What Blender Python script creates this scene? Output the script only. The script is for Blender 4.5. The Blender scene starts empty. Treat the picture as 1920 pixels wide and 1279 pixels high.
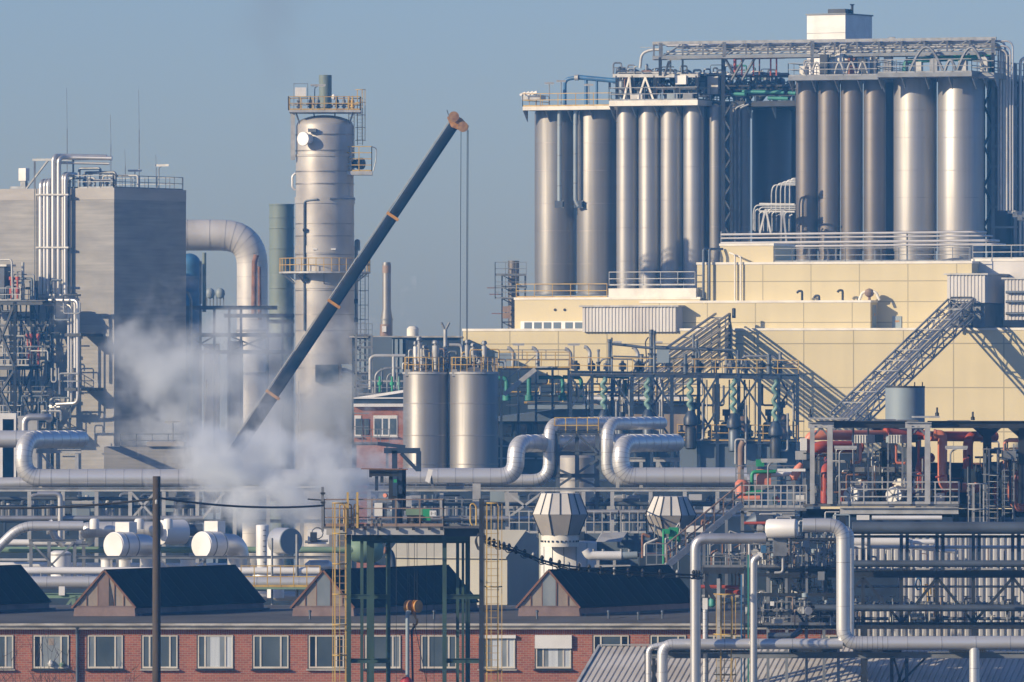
import bpy, math, random
from mathutils import Vector, Matrix
C = bpy.context.scene.collection
R = math.radians
rnd = random.Random(7)
# ---------------------------------------------------------------- camera, sky, sun, exposure
F = 16000.0; V0 = 700.0; H = 24.0          # focal length in photo pixels, horizon row, camera height
cam = bpy.data.cameras.new("camera"); cam.lens = 300; cam.sensor_width = 36
cam.shift_y = (V0 - 639.5) / 1920.0; cam.clip_start = 1; cam.clip_end = 6000
camo = bpy.data.objects.new("camera", cam); C.objects.link(camo)
camo.location = (0, 0, H); camo.rotation_euler = (R(90), 0, 0)
bpy.context.scene.camera = camo
SUN = Vector((-0.83, -0.48, 0.37)).normalized()   # towards the sun
w = bpy.data.worlds.new("World"); bpy.context.scene.world = w; w.use_nodes = True
nt = w.node_tree; bg = nt.nodes["Background"]
sky = nt.nodes.new("ShaderNodeTexSky"); sky.sky_type = 'NISHITA'; sky.sun_disc = False
sky.sun_elevation = math.asin(SUN.z); sky.sun_rotation = math.atan2(SUN.x, SUN.y)
sky.air_density = 1.0; sky.dust_density = 0.55; sky.ozone_density = 3.0; sky.altitude = 0
tint = nt.nodes.new("ShaderNodeMix"); tint.data_type = 'RGBA'; tint.blend_type = 'MULTIPLY'
tint.inputs[0].default_value = 1.0; tint.inputs[7].default_value = (0.78, 0.915, 1.44, 1)
nt.links.new(sky.outputs[0], tint.inputs[6]); nt.links.new(tint.outputs[2], bg.inputs[0])
bg.inputs[1].default_value = 0.083
sl = bpy.data.lights.new("sun", 'SUN'); sl.energy = 4.9; sl.angle = R(0.5); sl.color = (1.0, 0.88, 0.68)
so = bpy.data.objects.new("sun", sl); C.objects.link(so)
so.rotation_euler = SUN.to_track_quat('Z', 'Y').to_euler()
vs = bpy.context.scene.view_settings
vs.view_transform = 'Standard'; vs.look = 'None'; vs.exposure = 0; vs.gamma = 1
bpy.context.scene.cycles.volume_bounces = 4
bpy.context.scene.cycles.max_bounces = 6
# ---------------------------------------------------------------- helpers
Z = Vector((0, 0, 1))
def P(u, v, D): return Vector(((u - 960) * D / F, D, H - (v - V0) * D / F))
def px(n, D): return n * D / F
class Fr:
    """a vertical working plane turned th degrees (th>0: its right end comes nearer)"""
    def __init__(s, u, D, th=0):
        s.x = Vector((math.cos(R(th)), -math.sin(R(th)), 0)); s.y = Vector((math.sin(R(th)), math.cos(R(th)), 0))
        s.o = Vector(((u - 960) * D / F, D, 0))
    def at(s, u, v, p=0):
        d = Vector(((u - 960) / F, 1, (V0 - v) / F)); q = s.o - s.y * p
        return Vector((0, 0, H)) + d * (q.dot(s.y) / d.dot(s.y))
class MB:
    def __init__(s): s.v = []; s.f = []; s.m = []
    def add(s, vs_, fs, mi=0):
        b = len(s.v); s.v += [Vector(q) for q in vs_]
        for f in fs: s.f.append([b + i for i in f]); s.m.append(mi)
        return s
    def box8(s, a, x, y, z, mi=0):
        vs_ = [a, a + x, a + x + y, a + y, a + z, a + x + z, a + x + y + z, a + y + z]
        return s.add(vs_, [(0, 3, 2, 1), (4, 5, 6, 7), (0, 1, 5, 4), (1, 2, 6, 5), (2, 3, 7, 6), (3, 0, 4, 7)], mi)
    def box(s, c, sx, sy, sz, mi=0, fr=None):
        x = (fr.x if fr else Vector((1, 0, 0))) * sx; y = (fr.y if fr else Vector((0, 1, 0))) * sy; z = Z * sz
        return s.box8(Vector(c) - x / 2 - y / 2 - z / 2, x, y, z, mi)
    def fbox(s, fr, u0, u1, v0, v1, p0, p1, mi=0):      # front face at u0..u1, v0..v1 on plane offset p1, back at p0
        a = fr.at(u0, v1, p1); b = fr.at(u1, v1, p1); t = fr.at(u0, v0, p1)
        return s.box8(a, fr.x * (b - a).dot(fr.x), fr.y * (p1 - p0), Z * (t.z - a.z), mi)
    def bar(s, p, q, w_, h_=None, mi=0, up=Z):
        p, q = Vector(p), Vector(q); h_ = w_ if h_ is None else h_
        d = (q - p)
        if d.length < 1e-6: return s
        dn = d.normalized()
        if abs(dn.dot(up)) > .98: up = Vector((0, 1, 0))
        x = dn.cross(up).normalized(); y = x.cross(dn).normalized()
        return s.box8(p - x * w_ / 2 - y * h_ / 2, x * w_, d, y * h_, mi)
    def ibar(s, p, q, w_, h_, t=None, mi=0):           # I-section girder
        p, q = Vector(p), Vector(q); t = t or h_ * .14
        dn = (q - p).normalized(); up = Z if abs(dn.z) < .98 else Vector((0, 1, 0))
        x = dn.cross(up).normalized(); y = x.cross(dn).normalized()
        s.bar(p + y * (h_ - t) / 2, q + y * (h_ - t) / 2, w_, t, mi); s.bar(p - y * (h_ - t) / 2, q - y * (h_ - t) / 2, w_, t, mi)
        return s.bar(p, q, t, h_ - 2 * t - .002, mi)
    def tube(s, pts, r, n=10, bend=0, mi=0, band=0, bw=.03, seg=6, caps=True, bmi=1):
        pts = [Vector(p) for p in pts]
        if bend and len(pts) > 2:
            out = [pts[0]]
            for i in range(1, len(pts) - 1):
                a, b, c = pts[i - 1], pts[i], pts[i + 1]
                d1 = (a - b); d2 = (c - b); k = min(bend, d1.length * .499, d2.length * .499)
                p0 = b + d1.normalized() * k; p2 = b + d2.normalized() * k
                for j in range(seg + 1):
                    t = j / seg
                    out.append(p0 * (1 - t) ** 2 + b * 2 * t * (1 - t) + p2 * t * t)
            out.append(pts[-1]); pts = out
        q = [pts[0]]
        for p in pts[1:]:
            if (p - q[-1]).length > 1e-4: q.append(p)
        pts = q
        rr = r if isinstance(r, list) else None
        # rings: (point, tangent, radius, material of the stretch that follows)
        rings = []; N = len(pts)
        for i, p in enumerate(pts):
            t = (pts[min(i + 1, N - 1)] - pts[max(i - 1, 0)]).normalized()
            rad = rr[i] if rr else r
            rings.append((p, t, rad, mi))
            if band and i < N - 1:
                L = (pts[i + 1] - p).length; k = int(L / band)
                for j in range(1, k + 1):
                    c = p.lerp(pts[i + 1], (j - .5) / max(k, 1)); tt = (pts[i + 1] - p).normalized()
                    rings += [(c - tt * bw / 2, tt, rad, mi), (c - tt * bw / 2 * .99, tt, rad * 1.012 + .004, bmi), (c + tt * bw / 2 * .99, tt, rad * 1.012 + .004, mi), (c + tt * bw / 2, tt, rad, mi)]
                if not k and bend:
                    tt = (pts[i + 1] - p).normalized(); c = p + tt * L * .5; hb = min(bw / 2, L * .2)
                    rings += [(c - tt * hb, tt, rad, mi), (c - tt * hb * .99, tt, rad * 1.008 + .003, bmi), (c + tt * hb * .99, tt, rad * 1.008 + .003, mi), (c + tt * hb, tt, rad, mi)]
        t0 = rings[0][1]; ref = Z if abs(t0.z) < .9 else Vector((1, 0, 0))
        x = t0.cross(ref).normalized(); b0 = len(s.v)
        for (p, t, rad, m_) in rings:
            x = (x - t * x.dot(t)).normalized(); y = t.cross(x)
            for k in range(n):
                a = 2 * math.pi * k / n; s.v.append(p + (x * math.cos(a) + y * math.sin(a)) * rad)
        for i in range(len(rings) - 1):
            for k in range(n):
                s.f.append([b0 + i * n + k, b0 + i * n + (k + 1) % n, b0 + (i + 1) * n + (k + 1) % n, b0 + (i + 1) * n + k]); s.m.append(rings[i][3])
        if caps:
            for i, rev in ((0, True), (len(rings) - 1, False)):
                f = [b0 + i * n + k for k in range(n)]
                s.f.append(f[::-1] if rev else f); s.m.append(mi)
        return s
    def lathe(s, c, prof, n=24, axis=Z, mi=0, mis=None):   # prof: list of (radius, height along axis)
        c = Vector(c); axis = Vector(axis).normalized()
        ref = Z if abs(axis.z) < .9 else Vector((0, -1, 0))
        x = axis.cross(ref).normalized(); y = axis.cross(x); b0 = len(s.v)
        for (r, h) in prof:
            for k in range(n):
                a = 2 * math.pi * k / n; s.v.append(c + axis * h + (x * math.cos(a) + y * math.sin(a)) * max(r, .0005))
        for i in range(len(prof) - 1):
            for k in range(n):
                s.f.append([b0 + i * n + k, b0 + i * n + (k + 1) % n, b0 + (i + 1) * n + (k + 1) % n, b0 + (i + 1) * n + k]); s.m.append(mis[i] if mis else mi)
        f = [b0 + k for k in range(n)]; s.f.append(f[::-1]); s.m.append(mi)
        s.f.append([b0 + (len(prof) - 1) * n + k for k in range(n)]); s.m.append(mi)
        return s
    def prism(s, poly, vec, mi=0):
        n = len(poly); vec = Vector(vec); vs_ = [Vector(p) for p in poly] + [Vector(p) + vec for p in poly]
        fs = [list(range(n))[::-1], list(range(n, 2 * n))] + [[i, (i + 1) % n, n + (i + 1) % n, n + i] for i in range(n)]
        return s.add(vs_, fs, mi)
    def corr(s, a, x, y, nrm, pitch=.25, amp=.06, t=.02, prof=((0, 0), (.35, 0), (.5, 1), (.85, 1))):  # corrugated sheet: ribs repeat along x, run along y
        n = max(2, int(x.length / pitch)); top = []; 
        for i in range(n):
            for fr_, h in prof:
                top.append(a + x * ((i + fr_) / n) + nrm * amp * h)
        top.append(a + x)
        b = len(s.v); k = len(top)
        for p in top: s.v.append(p)
        for p in top: s.v.append(p + y)
        for p in top: s.v.append(p - nrm * t)
        for p in top: s.v.append(p + y - nrm * t)
        for i in range(k - 1):
            for f in ([b + i, b + i + 1, b + k + i + 1, b + k + i], [b + 2 * k + i + 1, b + 2 * k + i, b + 3 * k + i, b + 3 * k + i + 1], [b + i + 1, b + i, b + 2 * k + i, b + 2 * k + i + 1], [b + k + i, b + k + i + 1, b + 3 * k + i + 1, b + 3 * k + i]):
                s.f.append(f); s.m.append(0)
        return s
    def build(s, name, m, parent=None, label=None, cat=None, group=None, kind=None):
        if not s.v: return None
        if parent is not None:
            o0 = Vector(parent['_w'])
        else:
            lo = Vector([min(q[i] for q in s.v) for i in range(3)]); hi = Vector([max(q[i] for q in s.v) for i in range(3)])
            o0 = Vector(((lo.x + hi.x) / 2, (lo.y + hi.y) / 2, lo.z))
        me = bpy.data.meshes.new(name); me.from_pydata([tuple(q - o0) for q in s.v], [], s.f)
        for mm in (m if isinstance(m, (list, tuple)) else [m]): me.materials.append(mm)
        nm = len(me.materials)
        me.polygons.foreach_set("material_index", [min(i, nm - 1) for i in s.m])
        me.polygons.foreach_set("use_smooth", [True] * len(s.f))
        me.set_sharp_from_angle(angle=R(38)); me.update()
        o = bpy.data.objects.new(name, me); C.objects.link(o)
        if parent is not None: o.parent = parent
        else: o.location = o0
        o['_w'] = tuple(o0)
        tag(o, label, cat, group, kind)
        return o
def tag(o, label=None, cat=None, group=None, kind=None):
    if label: o['label'] = label
    if cat: o['category'] = cat
    if group: o['group'] = group
    if kind: o['kind'] = kind
def thing(name, label, cat, loc, group=None):
    o = bpy.data.objects.new(name, None); C.objects.link(o); o.location = loc; o.empty_display_size = .5
    o['_w'] = tuple(loc); tag(o, label, cat, group); return o
def dup(root, loc, label=None, group=None, rotz=0, sc=1):
    r = root.copy(); C.objects.link(r); r.location = loc; r['_w'] = tuple(loc); r.rotation_euler.z = rotz; r.scale = (sc, sc, sc)
    if label: r['label'] = label
    if group: r['group'] = group
    for ch in list(root.children):
        c = ch.copy(); C.objects.link(c); c.parent = r
        for g in list(ch.children):
            d = g.copy(); C.objects.link(d); d.parent = c
    return r
ORD = "first second third fourth fifth sixth seventh eighth ninth tenth eleventh twelfth thirteenth fourteenth fifteenth sixteenth seventeenth eighteenth nineteenth twentieth".split()
# ---------------------------------------------------------------- materials
M = {}
def mat(name, col, rough=.6, metal=0, col2=None, sc=(1, 1, 1), lo=.4, hi=.65, bump=0, detail=4, spec=None, fine=0, rvar=0, fsc=(7, 7, 7)):
    m = bpy.data.materials.new(name); m.use_nodes = True; t = m.node_tree; b = t.nodes["Principled BSDF"]
    b.inputs["Roughness"].default_value = rough; b.inputs["Metallic"].default_value = metal
    if spec is not None: b.inputs["Specular IOR Level"].default_value = spec
    c1 = (*col, 1); c2 = (*(col2 or [x * .72 for x in col]), 1)
    g = t.nodes.new("ShaderNodeNewGeometry"); mp = t.nodes.new("ShaderNodeMapping"); mp.inputs["Scale"].default_value = sc
    n = t.nodes.new("ShaderNodeTexNoise"); n.inputs["Scale"].default_value = 1; n.inputs["Detail"].default_value = detail
    r = t.nodes.new("ShaderNodeMapRange"); r.inputs[1].default_value = lo; r.inputs[2].default_value = hi
    mx = t.nodes.new("ShaderNodeMix"); mx.data_type = 'RGBA'; mx.inputs[6].default_value = c1; mx.inputs[7].default_value = c2
    t.links.new(g.outputs["Position"], mp.inputs[0]); t.links.new(mp.outputs[0], n.inputs[0]); t.links.new(n.outputs[0], r.inputs[0])
    t.links.new(r.outputs[0], mx.inputs[0]); out = mx.outputs[2]
    if fine:
        n2 = t.nodes.new("ShaderNodeTexNoise"); n2.inputs["Scale"].default_value = 1; n2.inputs["Detail"].default_value = 6; mp2 = t.nodes.new("ShaderNodeMapping"); mp2.inputs["Scale"].default_value = fsc
        r2 = t.nodes.new("ShaderNodeMapRange"); r2.inputs[3].default_value = 1 - fine; r2.inputs[4].default_value = 1 + fine
        t.links.new(g.outputs["Position"], mp2.inputs[0]); t.links.new(mp2.outputs[0], n2.inputs[0]); t.links.new(n2.outputs[0], r2.inputs[0])
        v = t.nodes.new("ShaderNodeVectorMath"); v.operation = 'SCALE'; t.links.new(out, v.inputs[0]); t.links.new(r2.outputs[0], v.inputs[3]); out = v.outputs[0]
    t.links.new(out, b.inputs["Base Color"])
    if rvar:
        r3 = t.nodes.new("ShaderNodeMapRange"); r3.inputs[1].default_value = .3; r3.inputs[2].default_value = .7; r3.inputs[3].default_value = rough - rvar; r3.inputs[4].default_value = rough + rvar
        t.links.new(n.outputs[0], r3.inputs[0]); t.links.new(r3.outputs[0], b.inputs["Roughness"])
    if bump:
        bp = t.nodes.new("ShaderNodeBump"); bp.inputs["Strength"].default_value = bump; bp.inputs["Distance"].default_value = .05
        t.links.new(n.outputs[0], bp.inputs["Height"]); t.links.new(bp.outputs[0], b.inputs["Normal"])
    M[name] = m; return m
mat("concrete", (.315, .305, .285), .9, 0, (.235, .23, .22), (.35, .35, .9), .34, .68, .1, 9, fine=.34, fsc=(.22, .22, 5.5))
mat("concrete_light", (.42, .40, .365), .9, 0, (.34, .32, .295), (.2, .2, 1.2), .4, .65, 0, 5, fine=.1)
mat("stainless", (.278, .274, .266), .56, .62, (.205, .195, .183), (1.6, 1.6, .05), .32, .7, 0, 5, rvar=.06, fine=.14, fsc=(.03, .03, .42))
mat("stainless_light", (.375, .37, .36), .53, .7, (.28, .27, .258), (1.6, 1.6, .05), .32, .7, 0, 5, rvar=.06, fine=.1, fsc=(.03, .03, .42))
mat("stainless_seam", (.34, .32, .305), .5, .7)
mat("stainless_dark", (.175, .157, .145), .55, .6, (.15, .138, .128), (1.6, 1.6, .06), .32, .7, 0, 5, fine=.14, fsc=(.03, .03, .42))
mat("steel_bright", (.60, .59, .575), .4, .7, (.46, .45, .44), (1, 1, .1), .35, .65, 0, 4, rvar=.05)
mat("cladding", (.70, .695, .68), .40, .55, (.64, .63, .61), (.35, .35, .35), .4, .62, .06, 3, rvar=.06)
mat("cladding_seam", (.50, .49, .48), .5, .6)
mat("cladding_dull", (.44, .42, .39), .5, .22, (.34, .32, .30), (.4, .4, .4), .4, .62, .04, 3)
mat("galv", (.26, .27, .28), .5, .45, (.18, .185, .19), (2, 2, 2))
mat("pale_steel", (.47, .47, .455), .55, .2, (.35, .345, .33), (1.5, 1.5, 1.5))
mat("grey_paint", (.21, .225, .24), .55, 0, (.15, .16, .17), (1, 1, 1))
mat("dark_steel", (.035, .041, .05), .55, .2, (.022, .025, .03), (1, 1, 1))
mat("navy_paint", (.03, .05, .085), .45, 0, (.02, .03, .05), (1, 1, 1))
mat("boom_paint", (.005, .012, .026), .55, 0, (.005, .008, .014), (.5, .5, .5), spec=.1)
mat("blue_paint", (.05, .16, .32), .45, 0, (.04, .11, .22))
mat("green_steel", (.04, .082, .066), .55, 0, (.025, .05, .04), (1, 1, .4), fine=.15)
mat("green_pipe", (.20, .30, .20), .5, 0, (.16, .24, .16))
mat("teal_pipe", (.05, .26, .20), .5, 0, (.04, .18, .15))
mat("sage_paint", (.17, .30, .25), .5, 0, (.11, .2, .17))
mat("bright_green", (.03, .30, .13), .45, 0, (.02, .2, .09))
mat("stack_green", (.17, .21, .18), .6, 0, (.12, .15, .13), (.6, .6, .2))
mat("red_paint", (.44, .085, .05), .42, 0, (.34, .055, .035), (.8, .8, .8), fine=.1)
mat("orange_paint", (.66, .24, .15), .45, 0, (.55, .16, .09), (.8, .8, .8))
mat("rust", (.26, .13, .08), .85, 0, (.16, .08, .05), (2, 2, 2), fine=.2)
mat("rust_pipe", (.30, .22, .17), .7, .2, (.2, .13, .10), (1.5, 1.5, .6))
mat("yellow_paint", (.55, .38, .10), .5, 0, (.40, .25, .07), (1.5, 1.5, 1.5))
mat("crane_yellow", (.55, .27, .04), .5, 0, (.3, .14, .03), (2, 2, 2))
mat("hook_rust", (.36, .20, .06), .6, .1, (.22, .10, .03), (4, 4, 4))
mat("white_paint", (.78, .77, .74), .5, 0, (.68, .66, .62), (.8, .8, .8))
mat("white_duct", (.80, .79, .77), .45, .12, (.70, .69, .67), (.5, .5, .5))
mat("cream_trim", (.78, .75, .66), .7, 0, (.66, .62, .54))
mat("beige_sheet", (.46, .44, .36), .75, 0, (.40, .38, .31), (.3, .3, .1))
mat("sage_sheet", (.30, .31, .26), .75, 0, (.26, .27, .23), (.3, .3, .1))
mat("corrugated", (.56, .55, .53), .5, .3, (.46, .44, .42), (.4, .4, .15))
mat("corrugated_roof", (.60, .57, .52), .75, .1, (.47, .43, .37), (.5, .5, .3), fine=.06)
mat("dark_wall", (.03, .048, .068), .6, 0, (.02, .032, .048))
mat("slate_wall", (.11, .145, .18), .7, 0, (.085, .11, .14), (.2, .2, .2))
mat("roof_felt", (.085, .083, .08), .95, 0, (.055, .052, .05), (.35, .35, .35), fine=.25)
mat("roof_slope", (.013, .012, .019), .9, 0, (.009, .008, .012), (1.5, .3, .6), fine=.3, spec=.2)
mat("gable_sheet", (.34, .29, .23), .75, 0, (.26, .20, .155), (1.2, 1.2, .6), fine=.15)
mat("gable_dark", (.24, .17, .145), .8, 0, (.18, .12, .10), (1.2, 1.2, .6), fine=.15)
mat("gutter", (.44, .42, .37), .85, 0, (.26, .24, .20), (.8, .8, 3), .42, .62, fine=.2)
mat("window_frame", (.66, .62, .52), .6, 0, (.56, .5, .42))
mat("reveal", (.05, .05, .06), .8)
mat("wood_pole", (.075, .058, .045), .9, 0, (.045, .034, .026), (3, 3, .5), fine=.2)
mat("cable", (.02, .02, .022), .7)
mat("pipe_grey", (.48, .48, .48), .42, .7, (.38, .37, .36), (.6, .6, .6))
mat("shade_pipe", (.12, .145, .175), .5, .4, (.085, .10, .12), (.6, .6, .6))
mat("tank_blue", (.27, .33, .36), .55, 0, (.21, .25, .28), (.6, .6, .2))
mat("grating", (.16, .165, .17), .7, .4, (.10, .10, .11))
mat("ground", (.12, .11, .10), .95, 0, (.08, .075, .07), (.05, .05, .05), fine=.2)
mat("roof_rib", (.030, .031, .036), .85)
mat("hood_sheet", (.40, .37, .33), .6, .1, (.30, .27, .235), (.8, .8, .5))
mat("duct_sheet", (.60, .58, .55), .48, .2, (.48, .46, .43), (.4, .4, .4))
mat("hood_top", (.60, .575, .53), .6, .1, (.50, .475, .43), (.8, .8, .5))
mat("twig", (.06, .045, .035), .9)
mat("red_cap", (.45, .03, .03), .5)
mat("sign_white", (.72, .72, .70), .6)
mat("sign_black", (.02, .02, .02), .6)
mat("glazing", (.10, .13, .15), .08, 0, (.05, .07, .085), (.5, .5, .35), .35, .65, detail=6, spec=.8)
mat("glazing_pale", (.30, .33, .34), .12, 0, (.16, .19, .21), (.9, .9, .4), .35, .65, detail=5, spec=.8)
mat("glazing_night", (.018, .024, .035), .06, 0, (.012, .016, .02), spec=.6)
mat("curtain", (.62, .66, .68), .9, 0, (.46, .5, .53), (4, 4, .1))
def panels(name, col, pw, ph, line, rough=.75, fr=None, z0=0, offs=.0):
    """flat sheet panels with thin joints; pattern runs on position"""
    m = mat(name, col, rough, 0, [x * .94 for x in col], (.12, .12, .3), fine=.10, fsc=(.9, .9, .06)); t = m.node_tree; b = t.nodes["Principled BSDF"]
    src = b.inputs["Base Color"].links[0].from_socket
    g = t.nodes.new("ShaderNodeNewGeometry"); d = t.nodes.new("ShaderNodeVectorMath"); d.operation = 'DOT_PRODUCT'; d.inputs[1].default_value = (fr.x if fr else Vector((1, 0, 0)))
    sp = t.nodes.new("ShaderNodeSeparateXYZ"); t.links.new(g.outputs["Position"], sp.inputs[0]); t.links.new(g.outputs["Position"], d.inputs[0])
    facs = []
    for sock, per, off in ((d.outputs["Value"], pw, offs), (sp.outputs[2], ph, z0)):
        a = t.nodes.new("ShaderNodeMath"); a.operation = 'SUBTRACT'; a.inputs[1].default_value = off; t.links.new(sock, a.inputs[0])
        q = t.nodes.new("ShaderNodeMath"); q.operation = 'PINGPONG'; q.inputs[1].default_value = per / 2; t.links.new(a.outputs[0], q.inputs[0])
        l = t.nodes.new("ShaderNodeMath"); l.operation = 'LESS_THAN'; l.inputs[1].default_value = line; t.links.new(q.outputs[0], l.inputs[0]); facs.append(l)
    mxx = t.nodes.new("ShaderNodeMath"); mxx.operation = 'MAXIMUM'; t.links.new(facs[0].outputs[0], mxx.inputs[0]); t.links.new(facs[1].outputs[0], mxx.inputs[1])
    mx = t.nodes.new("ShaderNodeMix"); mx.data_type = 'RGBA'; mx.inputs[7].default_value = (*[x * .55 for x in col], 1)
    t.links.new(mxx.outputs[0], mx.inputs[0]); t.links.new(src, mx.inputs[6]); t.links.new(mx.outputs[2], b.inputs["Base Color"])
    return m
def brick(name, swap=False, sc=1):
    m = bpy.data.materials.new(name); m.use_nodes = True; t = m.node_tree; b = t.nodes["Principled BSDF"]; b.inputs["Roughness"].default_value = .9
    g = t.nodes.new("ShaderNodeNewGeometry"); sp = t.nodes.new("ShaderNodeSeparateXYZ"); cb = t.nodes.new("ShaderNodeCombineXYZ")
    t.links.new(g.outputs["Position"], sp.inputs[0]); ad = t.nodes.new("ShaderNodeMath"); ad.operation = 'ADD'; t.links.new(sp.outputs[0], ad.inputs[0]); t.links.new(sp.outputs[1], ad.inputs[1])
    t.links.new(ad.outputs[0], cb.inputs[1 if swap else 0]); t.links.new(sp.outputs[2], cb.inputs[0 if swap else 1])
    k = t.nodes.new("ShaderNodeTexBrick"); t.links.new(cb.outputs[0], k.inputs[0]); k.inputs["Scale"].default_value = 1
    k.inputs["Brick Width"].default_value = .26 * sc if not swap else .5; k.inputs["Row Height"].default_value = .105 * sc; k.inputs["Mortar Size"].default_value = .012
    k.inputs["Color1"].default_value = (.41, .125, .07, 1); k.inputs["Color2"].default_value = (.28, .08, .048, 1); k.inputs["Mortar"].default_value = (.34, .25, .19, 1); k.inputs["Bias"].default_value = 0
    n = t.nodes.new("ShaderNodeTexNoise"); n.inputs["Scale"].default_value = .5; n.inputs["Detail"].default_value = 5; t.links.new(g.outputs["Position"], n.inputs[0])
    r = t.nodes.new("ShaderNodeMapRange"); r.inputs[3].default_value = .75; r.inputs[4].default_value = 1.25; t.links.new(n.outputs[0], r.inputs[0])
    v = t.nodes.new("ShaderNodeVectorMath"); v.operation = 'SCALE'; t.links.new(k.outputs[0], v.inputs[0]); t.links.new(r.outputs[0], v.inputs[3]); t.links.new(v.outputs[0], b.inputs["Base Color"])
    M[name] = m
brick("brick"); brick("brick_soldier", True)
CL = [M["cladding"], M["cladding_seam"]]
# ---------------------------------------------------------------- shared builders
def rail(pts, h=1.1, sp=1.6, r=.028, mid=2, D=None):
    mb = MB(); pts = [Vector(p) for p in pts]
    for a, b in zip(pts, pts[1:]):
        for k in range(1, mid + 1): mb.bar(a + Z * h * k / mid, b + Z * h * k / mid, r * 2)
        mb.bar(a + Z * .06, b + Z * .06, .02, .12)
        n = max(1, round((b - a).length / sp))
        for i in range(n + 1):
            q = a.lerp(b, i / n); mb.bar(q, q + Z * (h + r), r * 2.1)
    return mb
def ladder(p, q, nrm, name, label, m, rungm=None, cage=True, cw=.35, r=.03, cat="ladder", cage_from=2.2, group=None, step=.3, hoop=1.2):
    """vertical caged ladder from p (bottom) to q (top), opening towards nrm"""
    p, q, nrm = Vector(p), Vector(q), Vector(nrm).normalized(); x = nrm.cross(Z).normalized()
    t = thing(name, label, cat, p, group)
    for s_ in (-1, 1): MB().bar(p + x * s_ * .24, q + x * s_ * .24 + Z * 1.0, r * 2).build("stile", m, t)
    mb = MB(); n = int((q.z - p.z) / step)
    for i in range(n): mb.bar(p + x * -.3 + Z * (i + .5) * step, p + x * .3 + Z * (i + .5) * step, .022)
    mb.build("rung_lattice", rungm or m, t)
    if cage:
        z0 = p.z + cage_from; k = max(2, int((q.z + 1 - z0) / hoop)); zs = [z0 + (q.z + 1 - z0) * i / k for i in range(k + 1)]
        arc = [(math.cos(a), math.sin(a)) for a in [math.pi * j / 8 for j in range(9)]]
        pt = lambda c, sn, z_: Vector((p.x, p.y, z_)) + x * c * cw + nrm * (sn * cw * 1.9)
        for z_ in zs: MB().tube([pt(c, sn, z_) for c, sn in arc], .03, 5).build("cage_hoop", m, t)
        for c, sn in arc[1:-1:2]: MB().bar(pt(c, sn, z0), pt(c, sn, q.z + 1), .03).build("cage_strap", m, t)
    return t
def lamp(p, h, L, name, label, ax=Vector((1, 0, 0)), hook=False, m="galv", cat="lamp", group=None):
    t = thing(name, label, cat, p, group); p = Vector(p); top = p + Z * h
    if hook:
        MB().tube([p, top - Z * .15, top + ax * .35], .045, 8, .3).build("post", M[m], t); c = top + ax * .3
    else: MB().tube([p, top], .045, 8).build("post", M[m], t); c = top
    MB().box8(c - ax * L / 2 + Vector((0, -.12, 0)), ax * L, Vector((0, .24, 0)), Z * .13).build("lamp_head", M["pale_steel"], t)
    MB().box8(c - ax * L * .47 + Vector((0, -.09, -.05)), ax * L * .94, Vector((0, .18, 0)), Z * .046).build("diffuser", M["white_paint"], t)
    return t
def pipe(pts, r, name, label, m, bend=None, band=0, n=12, cat="pipe", group=None, fl=False):
    """one insulated pipe as a thing; fl adds end flanges as parts"""
    mb = MB().tube(pts, r, n, r * 2.2 if bend is None else bend, band=band)
    if not fl: return mb.build(name, m, None, label, cat, group)
    t = thing(name, label, cat, pts[0], group); mb.build("pipe_body", m, t)
    for a, b in ((pts[0], pts[1]), (pts[-1], pts[-2])):
        a, b = Vector(a), Vector(b); d = (b - a).normalized()
        MB().lathe(a, [(r * 1.35, -.04), (r * 1.35, .06)], 14, d).build("flange", M["galv"], t)
    return t
HAZE = 0.00032
# ground and air
MB().add([(-900, -50, 0), (900, -50, 0), (900, 900, 0), (-900, 900, 0)], [(0, 1, 2, 3)]).build("ground", M["ground"], kind="structure")
# ================================================================ concrete silo block with its roof gear
A = Fr(214, 740, 30)           # its sunlit face
A2 = Fr(214, 740, 30)
cb = thing("concrete_building", "tall windowless concrete block with one sunlit and one shaded face", "building", A.at(214, V0 + H * F / 740))
ca = A.at(214, 352); xw = 22.0; yw = 11.7
MB().box8(Vector((ca.x, ca.y, 0)) - A.x * xw, A.x * xw, A.y * yw, Z * (ca.z - 1.0)).build("wall", M["concrete"], cb)
MB().box8(Vector((ca.x, ca.y, ca.z - .998)) - A.x * (xw + .0) - A.y * .02 + A.x * .02, A.x * xw, A.y * (yw + .02), Z * 1.0).build("parapet", M["concrete_light"], cb)
zr = ca.z
pc = lambda a, b, z=0: ca - A.x * a + A.y * b + Z * z       # a metres along the sunlit face from the corner, b metres in
rt = thing("roof_railing", "grey pipe railing round the roof of the concrete block", "railing", pc(0, 0))
for pts in ([pc(.2, .2), pc(.2, yw - .2)], [pc(.2, .2), pc(5.5, .2)], [pc(.2, yw - .3), pc(8, yw - .3)]):
    rail(pts, 1.1, 1.4, .03).build("rail_section", M["galv"], rt)
for i, (u, v0, v1) in enumerate(((126, 165, 335), (208, 215, 335), (235, 280, 345), (261, 168, 325), (293, 290, 345))):
    p = A.at(u, v1, -5.5) ; q = A.at(u - 1, v0, -5.5); zb = zr
    t = thing("lightning_rod", f"thin lightning rod on the concrete block, {ORD[i]} along the roof towards its shaded face", "rod", (p.x, p.y, zb))
    MB().bar((p.x, p.y, zb), (p.x, p.y, zb + (q.z - zb) * .6), .07).build("mast", M["galv"], t)
    MB().bar((p.x, p.y, zb + (q.z - zb) * .6), q, .035).build("tip", M["galv"], t)
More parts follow.
